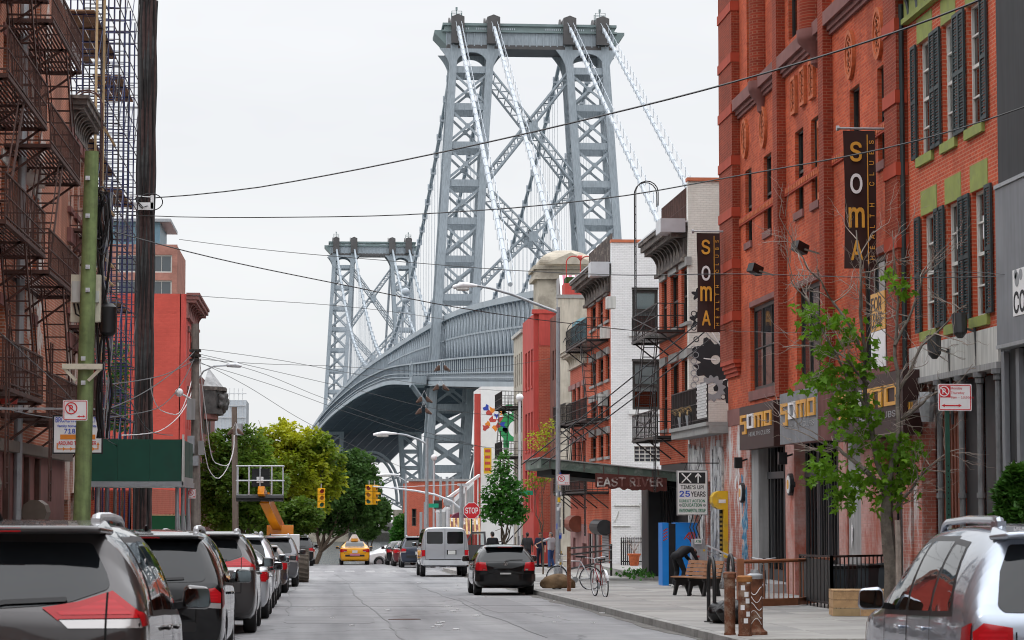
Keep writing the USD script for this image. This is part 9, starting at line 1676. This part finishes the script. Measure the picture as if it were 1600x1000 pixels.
# ---- ivy on the empty plot, weeds
R = np.random.default_rng(8); n = 2600; P = np.c_[R.uniform(at(176, 0, 93)[0], at(207, 0, 93)[0], n), 93 + R.normal(size=n) * .25, R.uniform(at(0, 672, 93)[2], at(0, 535, 93)[2], n)]; P = P[meshkit.fbm(P * 1.1, 3, 4) > .4]; t = thing('ivy', 'bright green ivy climbing behind the blue scaffold', 'ivy'); part(t, 'leaves', leaves(P, .14, R), 'leaf_bright', kind='stuff'); mb = MB(); [limb(mb, (x, 93.1, g(93)), (x + .1, 93.1, 7.3), .03, .01, R) for x in np.linspace(P[:, 0].min(), P[:, 0].max(), 5)]; part(t, 'stem', mb, 'bark')
n = 900; P = np.array([(*atG(R.normal(1008, 16), R.normal(899, 4), .15)[:2], 0) for _ in range(n)]); P[:, 2] = gz(P[:, 1]) + .2 + .15 * R.random(n); V, F = leaves(P, .16, R, 'oval', -1.2); tag(part('/World', 'weeds', (V, F), 'leaf_bright'), 'green weeds growing at the foot of the alley gate', 'weeds', None, 'stuff')
# ================================================================ wires
def wire(label, pts, Y0, Y1, r=.012, mt='black_plastic', n=26, group=None):
    P = np.array(pts, float); s = np.r_[0, np.cumsum(np.hypot(*np.diff(P, axis=0).T))]; s /= s[-1]; t = np.linspace(0, 1, n); x, y = PchipInterpolator(s, P[:, 0])(t), PchipInterpolator(s, P[:, 1])(t); Yv = 1 / (1 / Y0 + (1 / Y1 - 1 / Y0) * t); mb = MB(); mb.tube([at(a, b, c) for a, b, c in zip(x, y, Yv)], r, 5); return solo('overhead_wire', mb, mt, label, 'wire', group, smooth=60)
wire('thickest sagging wire running from the net column bracket up to the tall brick roof', [(243, 309), (380, 296), (500, 276), (680, 240), (860, 200), (1140, 130), (1400, 50), (1560, -12)], 90.5, 42, .022)
wire('long wire curving across the tower below the thickest one', [(160, 334), (360, 340), (560, 338), (760, 328), (960, 308), (1140, 277), (1400, 228), (1604, 166)], 80, 40, .014)
wire('wire dipping from the scaffold to the first banner at the fire escape level', [(280, 374), (430, 392), (640, 410), (830, 424), (1000, 430), (1140, 428), (1400, 434), (1560, 432)], 85, 44, .010)
wire('dark wire falling from the green pole across the bridge deck to the gear mural', [(178, 362), (330, 402), (560, 450), (700, 478), (870, 503), (1060, 520), (1150, 514)], 42, 74, .011)
wire('faint high wire from the red house towards the far tower', [(300, 462), (420, 470), (520, 477), (700, 500)], 120, 140, .014)
W = [([(306, 545), (420, 560), (560, 585), (690, 603), (820, 612)], 'topmost'), ([(306, 552), (420, 578), (560, 610), (690, 640), (800, 650)], 'second'), ([(306, 556), (400, 580), (500, 620), (640, 668), (760, 700)], 'third'), ([(306, 560), (400, 568), (520, 572), (660, 580), (860, 560)], 'flattest'), ([(306, 563), (380, 600), (470, 655), (560, 700), (640, 735)], 'steepest'), ([(306, 566), (420, 600), (560, 650), (700, 690), (840, 705)], 'lowest')]
for p, k in W: wire(f'{k} thin cable fanning out from the grey wooden pole over the street', p, 70, 100, .008)
for i, (p, k) in enumerate((([(165, 640), (230, 610), (305, 548)], 'from the shed up to'), ([(0, 636), (120, 655), (240, 640), (305, 556)], 'sagging past the signs to'), ([(160, 600), (240, 590), (305, 562)], 'nearly level towards'), ([(0, 520), (90, 600), (200, 700), (240, 690)], 'crossing the tenement then turning towards'), ([(165, 560), (200, 620), (240, 676), (270, 680)], 'dropping on the shed below'))): wire(f'black cable {k} the grey wooden pole', p, 45, 70, .012)
for p, k in (([(235, 592), (250, 640), (275, 648), (292, 620), (304, 560)], 'upper white cable looped on the left of the grey wooden pole'), ([(190, 680), (240, 676), (275, 655), (300, 610)], 'lower white cable drooping over the shed roof'), ([(312, 560), (322, 650), (335, 722), (352, 728), (366, 680)], 'white cable looping between the two wooden poles'), ([(312, 600), (325, 730), (340, 748), (360, 720), (366, 690)], 'lower white cable looping between the two wooden poles')): wire(k, p, 69, 72, .014, 'sign_white')
for i, (p, k) in enumerate((([(815, 726), (960, 612), (1060, 530), (1100, 497)], 'uppermost'), ([(830, 726), (975, 620), (1070, 545), (1105, 515)], 'middle'), ([(848, 726), (990, 622), (1075, 556), (1110, 530)], 'lowest'))): wire(f'{k} of the three black cables slanting up past the white brick wall', p, 84, 78, .022)
wire('thin wire crossing the shuttered house below its upper sills', [(1140, 517), (1300, 520), (1460, 425), (1600, 432)], 60, 42, .006)
